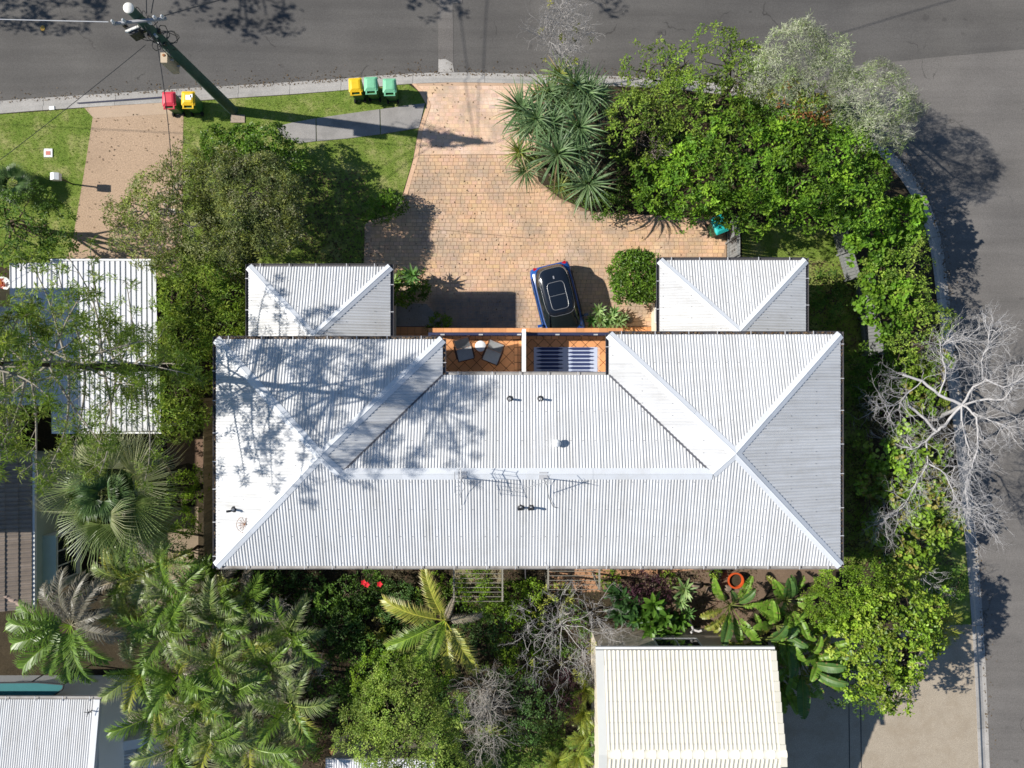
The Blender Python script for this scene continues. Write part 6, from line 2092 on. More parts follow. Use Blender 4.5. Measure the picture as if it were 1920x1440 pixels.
MB().add(V, F, C).build('foliage', LEAF, t)
MB().tube(limb_pts((*P2(1060, 1150), -.05), P(1060, 1150, 2.0), 5), .04, 6).build('stem', BARE_GREY, t)
twig_tangle('twig_tangle', 'pale grey dead vine tangle in front of the left back garden', 'plant', [(490, 1140, 28), (520, 1150, 28), (495, 1175, 30), (530, 1130, 18)], 2.6, 70, .36, .0085, simple('grey_vine', (.36, .33, .30), .85, .1, .25, 4), up=0)
twig_tangle('twig_tangle', 'pale grey dead vine tangle below the first, beside the dark shrub', 'plant', [(570, 1235, 26), (605, 1240, 24), (590, 1260, 22), (540, 1245, 18)], 2.4, 60, .36, .0085, simple('grey_vine_b', (.36, .345, .33), .85, .1, .25, 4), up=0)
twig_tangle('twig_tangle', 'grey green dead vine curtain hanging among the golden palms', 'plant', [(490, 1310, 30), (470, 1345, 30), (520, 1290, 26), (450, 1380, 26), (500, 1270, 22)], 3.6, 46, .42, .0085, simple('grey_vine_c', (.31, .29, .23), .85, .1, .25, 4), up=-.2)
twig_tangle('twig_tangle', 'grey brown dead vine mat beside the sandy earth at the left', 'plant', [(260, 1130, 26), (290, 1145, 28), (240, 1145, 22), (350, 1075, 24)], 2.6, 46, .34, .0085, simple('grey_vine_d', (.30, .26, .22), .85, .1, .25, 4), up=0)
tree('purple_shrub', 'dark purple leafed shrub in the soil bed behind the house', 'shrub', 'purple', [(1200, 1100, 26), (1225, 1108, 26), (1240, 1120, 20), (1190, 1115, 20)], .8, (1215, 1108), BG, 1.1)
tree('purple_shrub', 'dark purple black shrub in shade left of the cream tiled roof', 'shrub', 'purple', [(1060, 1300, 34), (1050, 1330, 28), (1075, 1280, 26)], 1.3, (1060, 1305), BG, .7)
tree('low_shrub', 'small green tuft beside the pergola post over the brown soil', 'shrub', 'small', [(1145, 1082, 16), (1130, 1088, 12), (1255, 1088, 14)], .5, (1145, 1082), BG)
tree('fence_side_shrub', 'leafy shrub growing between the big fan palm and the timber fence', 'shrub', 'small', [(345, 905, 24), (365, 935, 22), (330, 945, 20), (350, 985, 22), (368, 895, 16), (300, 850, 18)], 1.1, (350, 930), BG, 1.2)
tree('bright_shrub', 'pale green shrub between the golden canes and the sandy earth', 'shrub', 'bluegreen', [(290, 1020, 24), (330, 1035, 22), (265, 1045, 20), (345, 1090, 18)], 1.6, (300, 1030), BG, 1.2)
tree('garden_shrub', 'leafy low shrub along the dim house wall, left of the hibiscus', 'shrub', 'bluegreen', [(590, 1100, 22), (565, 1090, 18), (540, 1080, 18), (500, 1090, 16)], .9, (560, 1092), BG, 1.2)
tree('garden_shrub', 'mid green shrub filling the ground under the coconut palm', 'shrub', 'dark', [(770, 1180, 28), (800, 1215, 28), (760, 1215, 26), (840, 1225, 26), (790, 1150, 22)], 1.1, (790, 1190), BG, 1.3)
tree('garden_shrub', 'mid green shrub between the grey branched shrub and the dark yard screen', 'shrub', 'small', [(960, 1110, 24), (1000, 1105, 22), (965, 1150, 24), (950, 1210, 26), (975, 1245, 24)], 1.3, (970, 1150), BG, 1.3)
tree('fence_shrub', 'bright green clump at the lower end of the timber fence', 'shrub', 'heart', [(375, 1055, 16), (390, 1075, 16), (370, 1085, 14), (395, 1045, 10)], 1.5, (380, 1070), BG, 1.2)
tree('pot_plant', 'little green plant growing in the dark round pot', 'plant', 'small', [(1341, 1076, 8, .42)], .42, (1341, 1077), None, 2.4, trunk_r=.02)
g = MB()
c, n = blob_clusters(px_blobs([(rnd.uniform(430, 1100), rnd.uniform(1090, 1430), rnd.uniform(12, 24)) for _ in range(150)] + [(rnd.uniform(1590, 1700), rnd.uniform(700, 1060), rnd.uniform(12, 22)) for _ in range(26)] + [(rnd.uniform(60, 380), rnd.uniform(900, 1270), rnd.uniform(12, 22)) for _ in range(34)] + [(rnd.uniform(1150, 1640), rnd.uniform(190, 400), rnd.uniform(14, 26)) for _ in range(46)], .24, .6), 15)
V, F, C = leaves(c, n, 11, .13, .06, .16, SPEC['dark'][6] + [(.09, .15, .03), (.10, .17, .03)], 4)
g.add(V, F, C)
g = g.build('ground_cover', LEAF)
g['kind'] = 'stuff'

# ---------------- large-leaved plants
def strap(mb, p, az, el0, L, w, bend, col, segs=5, fold=.25, taper=1.0, wid=None):
    """one arching strap leaf with a keel"""
    a = np.array(p, float)
    el = el0
    V, F = [], []
    h = np.array([math.cos(az), math.sin(az), 0])
    s_ = np.array([-math.sin(az), math.cos(az), 0])
    prof = wid or (lambda t: (min(1, .55 + t * 1.6)) * max(.03, (1 - t ** 2.2)))
    for k in range(segs + 1):
        t = k / segs
        ww = w * prof(t) * .5
        nrm = -math.sin(el) * h + math.cos(el) * UP
        V += [a + s_ * ww + nrm * ww * fold, a, a - s_ * ww + nrm * ww * fold]
        a = a + (h * math.cos(el) + UP * math.sin(el)) * L / segs
        el -= bend / segs * (.4 + 1.2 * t)
    for k in range(segs):
        for q in range(2):
            F.append((k * 3 + q, k * 3 + q + 1, (k + 1) * 3 + q + 1, (k + 1) * 3 + q))
    mb.add(V, np.array(F), col)

def rosette_mesh(name, n, L, w, bend, pal, el=(1.45, -.15), segs=5, fold=.25, jit=.12, mat=None, wid=None, dead=0):
    mb = MB()
    for k in range(n):
        t = k / n
        az = k * 2.39996 + rnd.gauss(0, .1)
        e = el[0] + (el[1] - el[0]) * t ** .8 + rnd.gauss(0, jit)
        c = np.array(rnd.choice(pal)) * rnd.gauss(1, .13)
        if dead and t > 1 - dead:
            c = np.array((.30, .22, .11)) * rnd.uniform(.7, 1.1)
        strap(mb, (.03 * math.cos(az), .03 * math.sin(az), .02 - .12 * t), az, e, L * rnd.uniform(.75, 1.1) * (.6 + .5 * min(1, t * 2 + .2)), w * rnd.uniform(.85, 1.15), bend * rnd.uniform(.7, 1.3), c.clip(.01, .8), segs, fold, wid=wid)
    me = mb.mesh(name, False)
    me.materials.append(mat or LEAF_GLOSSY)
    return me
PAND = [rosette_mesh('leaf_rosette', 72, 1.22, .066, 1.5, [(.13, .215, .085), (.16, .245, .11), (.10, .175, .065), (.19, .27, .12)], dead=.08) for _ in range(3)]
PANDY = rosette_mesh('leaf_rosette', 50, 1.0, .06, 1.5, [(.20, .27, .07), (.26, .28, .06), (.15, .21, .055)], dead=.2)
def pandanus(label, base, heads):
    t = thing('pandanus', label, 'plant', (*P2(*base), 0), 'pandanus clump at the driveway entrance')
    off = wloc(t)
    tm = MB()
    b0 = np.array([*P2(*base), 0.0])
    for px, py, z, s_, yel in heads:
        p = np.array(P(px, py, z))
        tm.tube(limb_pts(b0 + np.array([rnd.gauss(0, .15), rnd.gauss(0, .15), -.05]), p - UP * .05, 6, .06), np.linspace(.075, .05, 6), 7)
        link('leaf_rosette', PANDY if yel else rnd.choice(PAND), t, tuple(p - off), (rnd.gauss(0, .12), rnd.gauss(0, .12), rnd.uniform(0, 6.28)), s_)
    tm.build('trunks', BARK, t, True)
pandanus('spiky pandanus crown group beside the kerb and road', (1060, 190), [(1050, 140, 3.2, .95, 1), (1075, 160, 3.4, 1.0, 0), (1100, 175, 3.2, 1.0, 0), (1030, 175, 3.0, .9, 0), (1125, 185, 2.8, .8, 0), (1060, 200, 3.0, 1.0, 0)])
pandanus('spiky pandanus crown group nearest the top of the brick drive', (1010, 235), [(978, 205, 3.0, 1.05, 0), (1005, 225, 3.3, 1.05, 0), (985, 240, 2.7, .8, 0), (1035, 235, 3.2, 1.05, 0), (1085, 240, 3.4, 1.1, 0), (1010, 185, 2.8, .9, 1)])
pandanus('spiky pandanus crown group with yellow old leaves over the drive edge', (1020, 300), [(975, 285, 2.8, .9, 1), (985, 320, 2.3, .75, 0), (1045, 290, 3.4, 1.15, 0), (1000, 300, 2.4, .75, 1), (1085, 285, 3.0, 1.0, 0), (1050, 350, 1.7, .75, 1)])
pandanus('single dark green pandanus crown lowest beside the paved turning bay', (1095, 335), [(1103, 345, 2.7, 1.12, 0)])

# agaves
AGW = lambda t: (min(1, .45 + t * 1.9)) * max(.02, (1 - t ** 2.6))
AG = [rosette_mesh('leaf_rosette', 22, .40, .10, .35, [(.26, .39, .14), (.20, .33, .11), (.32, .43, .18)], (1.4, .1), 4, .22, .1, None, AGW) for _ in range(2)]
AGD = rosette_mesh('leaf_rosette', 22, .40, .10, .35, [(.13, .27, .07), (.16, .30, .09)], (1.4, .1), 4, .22, .1, None, AGW)
def agaves(label, heads, base):
    t = thing('agave', label, 'plant', (*P2(*base), 0), 'agaves in the front beds')
    off = wloc(t)
    mb = MB()
    for px, py, z, s_ in heads:
        p = np.array(P(px, py, z))
        mb.tube([(p[0], p[1], -.05), tuple(p)], .045, 6)
        link('leaf_rosette', rnd.choice(AG + [AGD]), t, tuple(p - off), (rnd.gauss(0, .1), rnd.gauss(0, .1), rnd.uniform(0, 6)), s_)
    mb.build('stems', BARK, t)
agaves('pale agave standing above the dark clipped shrub', [(773, 516, 1.25, 1.15), (778, 538, .9, .9), (765, 530, .8, .8)], (772, 520))
agaves('small pale agave against the left garage wall', [(738, 527, 1.0, .85)], (738, 527))
agaves('row of agaves in front of the balcony, between the car and the rock', [(1122, 582, .75, 1.0), (1128, 600, .7, 1.0), (1145, 595, .7, .95), (1160, 603, .65, .95), (1110, 602, .6, .9), (1140, 607, .55, .9), (1152, 585, .5, .8), (1168, 596, .5, .75)], (1140, 598))
agaves('single green rosette plant standing over the brown soil bed', [(1283, 1105, 1.3, 1.35), (1276, 1130, 1.0, 1.0), (1290, 1150, .8, .9)], (1283, 1110))

# plumeria-like paddle plants behind the house
def paddle_plant(label, heads, base, name='paddle_plant', dark=0):
    t = thing(name, label, 'plant', (*P2(*base), 0), 'big leafed plants behind the house')
    off = wloc(t)
    mb = MB()
    for px, py, z, s_ in heads:
        p = np.array(P(px, py, z))
        mb.tube([(p[0] + .05, p[1], -.05), tuple(p)], .03, 6)
        link('leaf_rosette', PADD if dark else PAD, t, tuple(p - off), (rnd.gauss(0, .15), rnd.gauss(0, .15), rnd.uniform(0, 6)), s_)
    mb.build('stems', BARK, t)
PW_ = lambda t: max(.04, math.sin(math.pi * min(1, .06 + t * .94)) ** .7)
PAD = rosette_mesh('leaf_rosette', 15, .58, .20, .9, [(.09, .20, .02), (.12, .24, .03), (.07, .16, .018)], (1.3, .0), 5, .2, .15, None, PW_)
PADD = rosette_mesh('leaf_rosette', 14, .60, .19, .9, [(.04, .10, .025), (.05, .12, .03)], (1.2, .0), 5, .2, .15, None, PW_)
paddle_plant('bright glossy paddle leafed plant standing tallest behind the house', [(1225, 1135, 1.5, 1.0), (1245, 1160, 1.2, .9), (1220, 1175, 1.1, 1.0), (1235, 1190, .9, .9), (1205, 1160, 1.0, .8)], (1228, 1160))
paddle_plant('dark green paddle leafed plant in shade beside the bare grey shrub', [(1165, 1120, .9, 1.0), (1185, 1135, 1.0, 1.0), (1160, 1150, .9, 1.0), (1190, 1160, .9, .9), (1150, 1110, .7, .8)], (1170, 1140), dark=1)
paddle_plant('darker paddle leafed plant between the bright one and the pale stump', [(1275, 1165, .8, .8), (1262, 1190, .9, .8)], (1268, 1178))
x, y = P2(1300, 1172)
t = thing('pruned_stump', 'pale pruned plumeria stump with a forked white end', 'plant', (x, y, 0))
MB().tube([P(1283, 1152, .1), P(1292, 1163, .5), P(1298, 1175, .8), P(1300, 1181, .95)], [.06, .055, .05, .05], 8).tube([P(1300, 1181, .95), P(1310, 1184, 1.05), P(1316, 1182, 1.1)], .05, 8).tube([P(1300, 1181, .95), P(1296, 1186, 1.1)], .05, 8).build('stem', BARE_PALE, t, True)

# ---------------- palms
def frond_mesh(name, L, nl, ll, w, pal, rise, droop, vee=.5, tipcol=None, leaf_droop=.5, twist=0.0):
    """feather frond along +x from the origin: rachis and two rows of narrow leaflets"""
    mb = MB()
    pts = []
    a = np.zeros(3)
    el = rise
    n = 12
    for k in range(n + 1):
        pts.append(a.copy())
        a = a + np.array([math.cos(el), twist * k / n * .3, math.sin(el)]) * L / n
        el -= droop / n * (.4 + 1.2 * k / n)
    pts = np.array(pts)
    rc = np.array(pal[0]) * 1.5 + np.array((.06, .05, .0))
    mb.tube(pts, np.linspace(.026, .005, n + 1), 5, rc.clip(0, .6))
    for k in range(nl):
        t = .14 + .86 * k / nl
        f = t * n
        i0 = min(int(f), n - 1)
        p = pts[i0] + (pts[i0 + 1] - pts[i0]) * (f - i0)
        d = norm((pts[i0 + 1] - pts[i0])[None])[0]
        s0 = np.array([0, 1.0, 0])
        nr = np.cross(d, s0)
        if nr[2] < 0:
            nr = -nr
        env = math.sin(math.pi * (.12 + .80 * t)) ** .55
        for s_ in (-1, 1):
            l = ll * env * rnd.uniform(.85, 1.1)
            sw = .45 + .5 * t + rnd.gauss(0, .07)
            d1 = norm((d * math.sin(sw) + s0 * s_ * math.cos(sw) + nr * (vee + rnd.gauss(0, .06)))[None])[0]
            d2 = norm((d1 - UP * leaf_droop * rnd.uniform(.7, 1.3))[None])[0]
            wv = norm(np.cross(d1, nr)[None])[0]
            m1, e1 = p + d1 * l * .5, p + d1 * l * .5 + d2 * l * .5
            c = (np.array(rnd.choice(pal)) * rnd.gauss(1, .12)).clip(.01, .8)
            ct = c if tipcol is None else np.array(tipcol) * rnd.uniform(.8, 1.2)
            mb.add([p - wv * w * .35, p + wv * w * .35, m1 + wv * w * .5, m1 - wv * w * .5, e1], [(0, 1, 2, 3), (3, 2, 4)], np.array([c, c, c, c, ct]))
    me = mb.mesh(name)
    me.materials.append(FROND)
    return me

def palm(name, label, px, py, z, fronds, meshes, base=None, group=None, trunk_r=.09, tmat=None, sc_=1.0, tiltj=.12):
    """fronds: list of (azimuth in degrees in the photo, counter-clockwise from right, scale, mesh index, extra pitch)"""
    x, y = P2(px, py, z)
    bx, by = (x, y) if base is None else P2(*base)
    t = thing(name, label, 'palm', (bx, by, 0), group)
    off = np.array([bx, by, 0])
    MB().tube(limb_pts((bx, by, -.08), (x, y, z), 7, .02), np.linspace(trunk_r * 1.2, trunk_r * .8, 7), 9).build('trunk', tmat or BARK, t, True)
    for az, s_, mi, pitch in fronds:
        link('frond', meshes[mi], t, tuple(np.array([x, y, z]) - off), (rnd.gauss(0, tiltj), pitch, math.radians(az)), s_ * sc_)
    return t

G1 = [(0.138, 0.239, 0.029), (0.174, 0.275, 0.036), (0.109, 0.203, 0.026)]
Y1 = [(0.29, 0.319, 0.043), (0.348, 0.348, 0.065), (0.246, 0.29, 0.043)]
D1 = [(0.3, 0.255, 0.19), (0.36, 0.32, 0.26), (0.24, 0.2, 0.15)]
S1 = [(0.203, 0.275, 0.072), (0.261, 0.319, 0.102), (0.16, 0.232, 0.065)]
CANE = [frond_mesh('frond', 1.75, 34, .50, .032, G1, .75, 1.5, .55), frond_mesh('frond', 1.8, 34, .52, .032, S1, .6, 1.7, .5, (.32, .30, .22)),
        frond_mesh('frond', 1.6, 32, .46, .032, Y1, .8, 1.5, .6), frond_mesh('frond', 1.5, 30, .44, .026, D1, .2, 1.6, .2, None, 1.1), frond_mesh('frond', 1.7, 34, .5, .034, G1, 1.05, 1.5, .8)]
CPX = [(232, 1085, 3.0), (300, 1060, 3.3), (330, 1115, 3.4), (258, 1165, 3.3), (318, 1180, 3.6), (395, 1105, 2.8), (405, 1165, 3.2), (270, 1250, 3.3), (335, 1265, 3.8), (408, 1240, 3.6), (455, 1215, 3.0),
       (300, 1335, 3.2), (370, 1320, 3.8), (430, 1300, 3.6), (505, 1250, 3.2), (330, 1400, 3.4), (400, 1385, 3.8), (470, 1400, 3.6), (545, 1320, 3.4), (540, 1185, 3.0), (250, 1020, 2.6), (460, 1125, 2.6), (520, 1395, 3.0)]
CL = ['topmost, beside the big fan palm', 'above the sandy earth by the timber fence', 'with grey drooping fronds near the fence', 'left of the grey vine mat', 'in the middle of the upper group',
      'beside the lower left roof corner', 'under the roof corner, left of the grey vine tangle', 'right of the dark palm with long fronds', 'at the centre of the mass', 'with upright bright fronds at the centre right',
      'beside the first grey vine tangle', 'leaning over the white walled court', 'between the court and the vine curtain', 'behind the grey vine curtain', 'beside the lower grey vine tangle',
      'above the white court at the bottom edge', 'at the bottom edge below the mass centre', 'with fan shaped shade at the bottom edge', 'reaching farthest right towards the dark shrubs', 'with a single yellow frond by the vine tangle',
      'small one touching the fan palm leaves', 'with an orange frond below the roof corner', 'lowest right, near the bottom shed']
for (px, py, z), lab in zip(CPX, CL):
    n = rnd.randint(9, 11)
    a0 = rnd.uniform(0, 360)
    fr = []
    for k in range(n):
        mi = rnd.choices([0, 1, 2, 3, 4], [.30, .26, .10, .24, .10])[0]
        fr.append((a0 + k * 137.5 + rnd.uniform(-15, 15), rnd.uniform(.75, 1.15), mi, rnd.uniform(-.25, .25)))
    palm('golden_cane_palm', 'golden cane palm ' + lab, px, py, z, fr, CANE, None, 'golden cane palms in the lower left garden', .05)

COCO = [frond_mesh('frond', 2.6, 60, .62, .034, [(.19, .31, .04), (.23, .34, .045), (.15, .26, .035)], .5, 1.35, .35, (.28, .26, .10), .7),
        frond_mesh('frond', 2.5, 58, .58, .034, [(.36, .37, .06), (.41, .39, .075), (.29, .33, .05)], .45, 1.3, .35, (.36, .28, .13), .7),
        frond_mesh('frond', 2.1, 44, .5, .026, [(.36, .30, .22), (.42, .36, .28)], .1, 1.2, .2, None, 1.2)]
palm('coconut_palm', 'yellow green coconut palm with long fronds in the middle of the back garden', 835, 1163, 2.9,
     [(112, .95, 1, .05), (163, 1.1, 1, .1), (205, 1.05, 0, .1), (232, .95, 0, .0), (243, 1.05, 0, .1), (277, 1.0, 1, .1), (300, 1.05, 1, .1), (3, .75, 2, .0), (70, .5, 2, -.6), (95, .45, 1, -.9), (250, .6, 0, -.6)], COCO, (850, 1150), None, .1)
DP = [frond_mesh('frond', 2.6, 62, .78, .036, [(.11, .205, .018), (.145, .245, .025), (.08, .155, .016)], .55, 1.5, .35, None, .9),
      frond_mesh('frond', 2.6, 62, .72, .032, [(.19, .175, .13), (.24, .22, .17), (.15, .14, .10)], .5, 1.6, .3, None, 1.0)]
palm('feather_palm', 'big feather palm with grey upper fronds left of the golden canes', 133, 1172, 4.6,
     [(125, .75, 1, 0), (100, .85, 1, 0), (75, .8, 1, 0), (58, .8, 1, .05), (160, .85, 0, .05), (178, 1.0, 0, .1), (198, .95, 0, .05), (222, 1.05, 0, .1), (245, .8, 0, 0), (268, .85, 0, 0), (292, .9, 0, 0), (318, .8, 0, 0), (345, .8, 1, .05), (20, .6, 1, .1)], DP, (170, 1150), None, .13)
palm('roadside_palm', 'small palm with yellow fronds reaching towards the kerb at the right', 1728, 1160, 2.6,
     [(30, .9, 2, .1), (5, .95, 2, .1), (-20, .95, 2, .1), (-48, .9, 2, .15), (-75, .8, 2, .1), (60, .8, 0, 0), (150, .7, 0, 0), (200, .7, 0, 0)], CANE, (1715, 1165), None, .06)

# fan palms
def fan_mesh(name, R, seg, pal, span=3.7, split=.5, droop=.5, pet=.9, dead=None):
    mb = MB()
    p0 = np.array([pet, 0, 0.0])
    mb.tube([(0, 0, 0), (pet * .5, 0, .05), tuple(p0)], [.022, .018, .014], 5, (.16, .20, .05))
    for k in range(seg):
        a0 = -span / 2 + span * k / seg
        a1 = a0 + span / seg
        am = (a0 + a1) / 2
        f = 1 - .22 * abs(am / (span / 2)) ** 2
        r = R * f * rnd.uniform(.93, 1.05)
        c = (np.array(rnd.choice(pal)) * rnd.gauss(1, .12)).clip(.01, .8)
        def pt(a, q, lift):
            return p0 + np.array([math.cos(a) * q, math.sin(a) * q, lift - droop * .35 * (q / R) ** 2])
        tip_d = droop * rnd.uniform(.5, 1.2)
        am2 = am + rnd.gauss(0, .02)
        q1 = r * split
        e1 = pt(am2, r * .82, 0) - UP * tip_d * .12
        e2 = pt(am2, r, 0) - UP * tip_d * .42
        w_ = np.array([-math.sin(am), math.cos(am), 0]) * q1 * span / seg * .32
        tcol = c * .8 + np.array((.10, .09, .05))
        mb.add([p0, pt(a0, q1, -.012), pt(am, q1, .022), pt(a1, q1, -.012), e1 - w_ * .8, e1 + w_ * .8, e2], [(0, 1, 2), (0, 2, 3), (1, 4, 5, 2), (2, 5, 3), (4, 6, 5)], np.array([c, c, c * 1.05, c, c, c, tcol.clip(0, .7)]))
    me = mb.mesh(name)
    me.materials.append(FROND)
    return me
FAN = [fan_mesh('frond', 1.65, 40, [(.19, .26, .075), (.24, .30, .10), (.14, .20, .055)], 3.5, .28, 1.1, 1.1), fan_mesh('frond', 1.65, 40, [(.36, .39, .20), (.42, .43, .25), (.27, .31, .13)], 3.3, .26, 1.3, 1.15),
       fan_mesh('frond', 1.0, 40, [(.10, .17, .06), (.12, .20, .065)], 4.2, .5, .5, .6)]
x, y = P2(205, 925, 4.6)
bx, by = P2(250, 905)
t = thing('fan_palm', 'large fan palm with a round spiky crown at the left side', 'palm', (bx, by, 0))
MB().tube([(bx, by, -.1), ((bx + x) / 2, (by + y) / 2, 2.2), (x, y, 4.5)], [.2, .17, .15], 12).build('trunk', BARK_DARK, t, True)
for k in range(38):
    u = k / 38
    az = k * 137.5 + rnd.uniform(-12, 12)
    pitch = -1.05 + 1.55 * u + rnd.gauss(0, .08)
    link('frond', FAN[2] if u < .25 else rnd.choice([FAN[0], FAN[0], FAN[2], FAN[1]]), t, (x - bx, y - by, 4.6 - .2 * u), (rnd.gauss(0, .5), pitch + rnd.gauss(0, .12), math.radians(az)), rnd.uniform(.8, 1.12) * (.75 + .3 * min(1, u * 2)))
for px, py, z, lab, n in ((455, 1395, 2.7, 'small pale fan palm among the golden canes at the bottom', 8), (22, 345, .8, 'dark spiky fan palm at the left edge of the lawn', 18)):
    x, y = P2(px, py, z)
    t = thing('fan_palm', lab, 'palm', (x, y, 0))
    MB().tube([(x, y, -.1), (x, y, z)], [.09, .07], 9).build('trunk', BARK_DARK, t, True)
    for k in range(n):
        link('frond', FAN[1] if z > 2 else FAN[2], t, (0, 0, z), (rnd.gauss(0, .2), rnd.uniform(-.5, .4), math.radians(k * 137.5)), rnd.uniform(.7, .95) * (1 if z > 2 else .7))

# ---------------- giant strelitzia: torn paddle leaves on long stalks
def paddle_mesh(name, L, Wd, pal, pet, rise, droop, tear=.16, fold=.35, brown=0):
    mb = MB()
    n = 26
    a = np.zeros(3)
    el = rise
    pts = []
    tot = pet + L
    for k in range(n + 1):
        pts.append(a.copy())
        a = a + np.array([math.cos(el), 0, math.sin(el)]) * tot / n
        el -= droop / n * (.2 + 1.6 * k / n)
    pts = np.array(pts)
    k0 = int(n * pet / tot)
    mb.tube(pts, np.linspace(.03, .008, n + 1), 5, (.20, .24, .06))
    S0 = np.array([0, 1.0, 0])
    for s_ in (-1, 1):
        for k in range(k0, n):
            t0, t1 = (k - k0) / (n - k0), (k + 1 - k0) / (n - k0)
            w0, w1 = [Wd / 2 * max(.02, math.sin(math.pi * (.05 + .93 * t)) ** .55) for t in (t0, t1)]
            d = norm((pts[k + 1] - pts[k])[None])[0]
            nr = np.cross(d, S0)
            nr = nr if nr[2] > 0 else -nr
            torn = rnd.random() < tear
            dr = rnd.uniform(-.2, .45) if torn else rnd.gauss(0, .03)
            def edge(p, w):
                return p + S0 * s_ * w * math.cos(fold) + nr * w * (math.sin(fold) - dr) + d * w * .22
            b1 = edge(pts[k + 1] - d * (.05 if torn else 0), w1)
            m0 = (pts[k] + edge(pts[k], w0)) / 2 + nr * w0 * .07
            m1 = (pts[k + 1] + b1) / 2 + nr * w1 * .07
            c = (np.array(rnd.choice(pal)) * rnd.gauss(1, .07)).clip(.01, .7)
            ce = c if rnd.random() > .15 + brown else np.array((.26, .19, .08))
            mb.add([pts[k], pts[k + 1], m1, m0, b1, edge(pts[k], w0)], [(0, 1, 2, 3), (3, 2, 4, 5)], np.array([c * 1.1, c * 1.1, c, c, ce, ce]))
    me = mb.mesh(name, False)
    me.materials.append(LEAF_GLOSSY)
    return me
SG0 = [(0.123, 0.268, 0.029), (0.145, 0.297, 0.036), (0.109, 0.239, 0.026)]
SG = [(.16, .29, .03), (.19, .32, .04), (.13, .25, .026)]
STRE = [paddle_mesh('leaf', 1.25, .42, SG, .8, 1.1, 1.3, .4), paddle_mesh('leaf', 1.1, .38, SG, .7, .95, 1.4, .55), paddle_mesh('leaf', 1.1, .40, [(.19, .22, .03), (.27, .28, .05)], .6, .8, 1.5, .6, brown=.12),
        paddle_mesh('leaf', 1.0, .34, [(.26, .18, .10), (.20, .14, .08)], .5, .3, 1.6, .6, brown=.5), paddle_mesh('leaf', 1.35, .5, [(.07, .15, .035), (.085, .17, .04)], .9, 1.2, 1.1, .08)]
SPX = [((1475, 1190), 3.0, 'in the middle of the group', (1480, 1180), [(20, 1.0, 2), (75, 1.0, 0), (140, .9, 1), (190, .9, 0), (250, 1.0, 4), (300, .9, 2), (330, 1.0, 1)]),
       ((1470, 1275), 2.5, 'beside the verge tiles of the cream roof', (1488, 1262), [(60, .9, 2), (330, 1.0, 0), (285, .9, 1), (20, .9, 4), (120, .7, 3)]),
       ((1385, 1150), 2.6, 'nearest the orange pot', (1400, 1140), [(100, 1, 0), (60, .9, 0), (140, .8, 1), (200, .95, 2), (240, .9, 2), (20, .8, 1), (300, .9, 1), (330, .8, 3), (120, .7, 4)]),
       ((1440, 1215), 2.9, 'over the corner of the cream tiled roof', (1450, 1195), [(170, 1.0, 2), (205, .95, 0), (235, 1.05, 4), (270, 1, 1), (310, .9, 1), (140, .8, 1), (60, .8, 0), (220, .8, 3), (20, .9, 4)]),
       ((1490, 1140), 2.9, 'highest, between roof edge and fine leafed tree', (1490, 1130), [(95, 1.0, 4), (120, 1.0, 0), (65, .85, 1), (320, 1.0, 0), (350, .9, 1), (290, .95, 0), (180, .85, 1), (215, .8, 0)]),
       ((1520, 1255), 2.9, 'lowest, hanging over the shaded corner driveway', (1515, 1235), [(270, 1.1, 4), (295, 1.05, 1), (325, 1.0, 0), (80, .95, 2), (50, 1.05, 2), (245, .9, 0), (200, .75, 3), (120, .8, 3), (10, .9, 4), (280, .85, 2)]),
       ((1560, 1225), 2.6, 'with a pale curled leaf under the yellow green tree', (1555, 1215), [(85, .9, 2), (30, .8, 0), (260, .9, 1), (300, .8, 0), (150, .7, 3)])]
for (px, py), z, lab, base, fr in SPX:
    x, y = P2(px, py, z)
    bx, by = P2(*base)
    t = thing('strelitzia', 'giant strelitzia with torn paddle leaves, ' + lab, 'plant', (bx, by, 0), 'giant strelitzias in the lower right garden')
    zb = z - 1.1
    MB().tube(limb_pts((bx, by, -.08), (x, y, zb), 5, .03), np.linspace(.10, .07, 5), 8).build('stem', BARK, t, True)
    for az, s_, mi in fr + [(rnd.uniform(0, 360), rnd.uniform(.7, 1.05), rnd.choice([0, 1, 4, 0, 2])) for _ in range(11)]:
        link('leaf', STRE[mi], t, (x - bx, y - by, zb - .02), (rnd.gauss(0, .25), rnd.uniform(-.15, .25), math.radians(az)), s_ * .98)

# cycad-like ferns along the cream house wall
FERN = [frond_mesh('frond', .9, 26, .26, .026, [(.24, .29, .04), (.29, .32, .055), (.17, .24, .035)], .8, 1.6, .4), frond_mesh('frond', .95, 26, .25, .028, [(.08, .15, .02), (.10, .17, .025)], .7, 1.6, .4)]
for k, (px, py, lab) in enumerate(((1096, 1290, 'topmost'), (1092, 1335, 'second down'), (1098, 1378, 'third down'), (1085, 1410, 'lowest, beside the bright lawn'), (1045, 1425, 'with golden fronds below the lawn'))):
    palm('cane_fern', 'yellow green ferny clump by the cream house wall, ' + lab, px, py, .9, [(rnd.uniform(0, 360), rnd.uniform(.75, 1.15), rnd.choice([0, 0, 1]), rnd.uniform(-.4, .2)) for _ in range(13)], FERN, None, 'ferny clumps along the cream wall', .05)

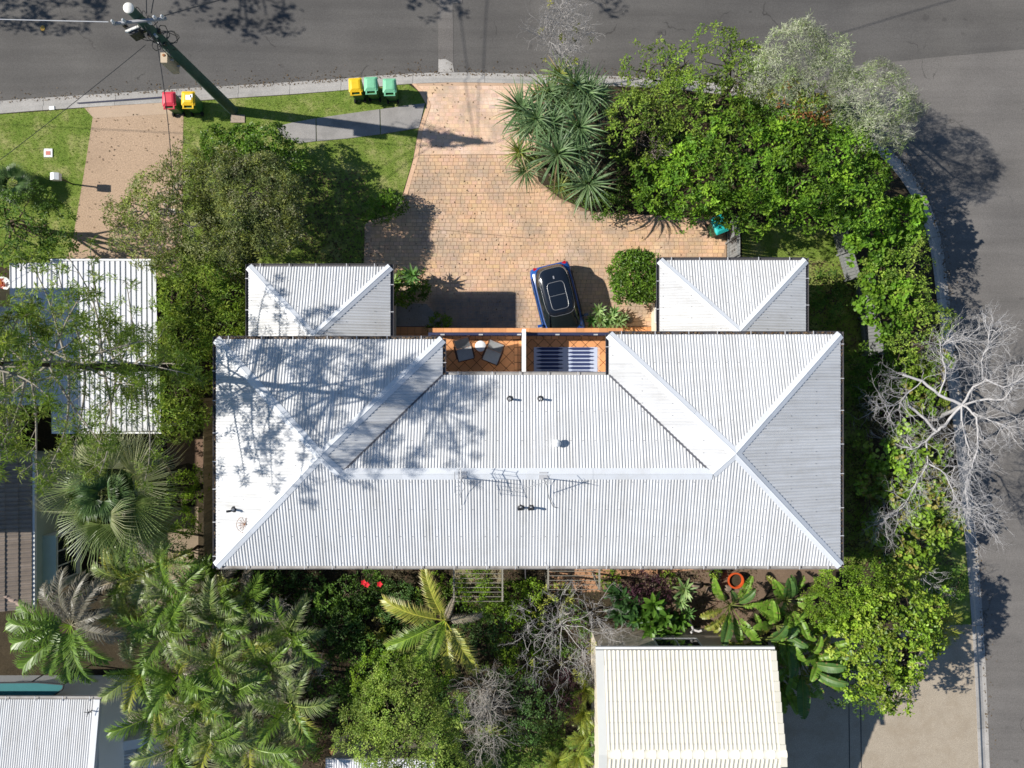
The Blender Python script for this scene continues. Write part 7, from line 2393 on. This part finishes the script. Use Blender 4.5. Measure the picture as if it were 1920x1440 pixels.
# ---------------- tall feathery pine, leaning far out of the left of the picture because it is so tall
bx, by = P2(385, 688)
pt_ = thing('feathery_pine', 'very tall feathery pine whose dark trunk crosses over the carport roof', 'tree', (bx, by, 0))
ZPN = 15.0
tp = []
for k in range(14):
    z = k / 13 * ZPN
    tp.append((bx + .04 * math.sin(z), by + .05 * math.sin(z * .7) - .02 * z, z))
MB().tube(tp, np.linspace(.25, .02, 14), 12).build('trunk', BARK_DARK, pt_, True)
bmb, lc, ln_ = MB(), [], []
z = 5.2
M_pb = simple('pine_branch', (.30, .27, .22), .85, .1, .3, 6)
while z < 14.6:
    nb_ = rnd.choice([4, 5, 5, 6])
    a0 = rnd.uniform(0, 6.28)
    for q in range(nb_):
        az = a0 + q * 6.283 / nb_ + rnd.gauss(0, .2)
        L = rnd.uniform(2.7, 4.3) * (1.0 if z < 11.5 else .62) * (.55 if z > 10 and math.sin(az) > .25 else 1) * (.42 if z < 9.5 and math.cos(az) > .3 else 1)
        f = z / ZPN * 13
        i0 = min(int(f), 12)
        p0 = np.array(tp[i0]) + (np.array(tp[i0 + 1]) - np.array(tp[i0])) * (f - i0)
        h = np.array([math.cos(az), math.sin(az), 0])
        s_ = np.array([-math.sin(az), math.cos(az), 0])
        pts = [p0 + h * L * t_ + UP * (.25 * L * t_ * t_ - .10 * L * t_) + s_ * .12 * L * math.sin(2.4 * t_ + q) * t_ for t_ in np.linspace(0, 1, 8)]
        bmb.tube(pts, np.linspace(.045, .012, 8), 5, cap=False)
        for k in range(2, 8):
            for s2 in ((-1, 1) if rnd.random() < .38 else (rnd.choice((-1, 1)),)):
                l2 = rnd.uniform(.35, .85) * (1.15 - .08 * k)
                d = h * rnd.uniform(.4, .9) + s_ * s2 * rnd.uniform(.5, 1.0) + UP * rnd.uniform(-.1, .35)
                d = d / np.linalg.norm(d)
                e = [pts[k], pts[k] + d * l2 * .5 + UP * .03, pts[k] + d * l2 + UP * .10]
                bmb.tube(e, [.012, .009, .005], 3, cap=False)
                for t_ in (.55, .8, 1.0):
                    lc.append(pts[k] + d * l2 * t_ + UP * .08 * t_)
                    ln_.append(d * .9 + UP * .5)
        lc.append(pts[-1])
        ln_.append(h + UP * .4)
    z += rnd.uniform(.72, 1.0)
bmb.build('branches', M_pb, pt_, True)
V, F, C = leaves(lc, ln_, 17, .22, .03, .11, [(.10, .155, .022), (.125, .18, .028), (.08, .13, .02), (.145, .185, .036)], 4, flat=.2)
MB().add(V, F, C).build('crown', LEAF, pt_)

# street trees across the road, beyond the picture's top edge, whose leaf shadows fall on the asphalt
t = thing('street_tree', 'broad street tree standing across the road beyond the upper left', 'tree', (*P2(200, -330), ZR))
x, y = wloc(t)[:2]
zc_ = 7.0
tg = [(20, -8, 60), (95, 8, 62), (150, -5, 36), (350, 2, 30), (410, 0, 44), (440, 32, 32), (490, 25, 34), (525, 38, 20), (455, 58, 16), (800, 2, 38), (830, 18, 22), (1135, -2, 26), (1125, 8, 14), (-80, -10, 80)]
bl = []
for a, b, r in tg:
    gx, gy = P2(a, b)
    bl.append((gx - SHX * zc_, gy - SHY * zc_, zc_, r * sc(0) * .95, r * sc(0) * .6))
c, n = blob_clusters(bl, 5)
V, F, C = leaves(c, n, 9, .2, .11, .25, SPEC['broad'][6], 4)
MB().add(V, F, C).build('crown', LEAF, t)
MB().tube([(x, y, ZR), (x + .1, y, 3), (x, y, 6)], [.3, .25, .18], 12).build('trunk', BARK, t, True)
mb = MB()
for b in bl:
    mb.tube(limb_pts((x, y, 4.5 + rnd.uniform(0, 1)), b[:3], 7, .04), np.linspace(.1, .02, 7), 6)
mb.build('limbs', BARK, t, True)
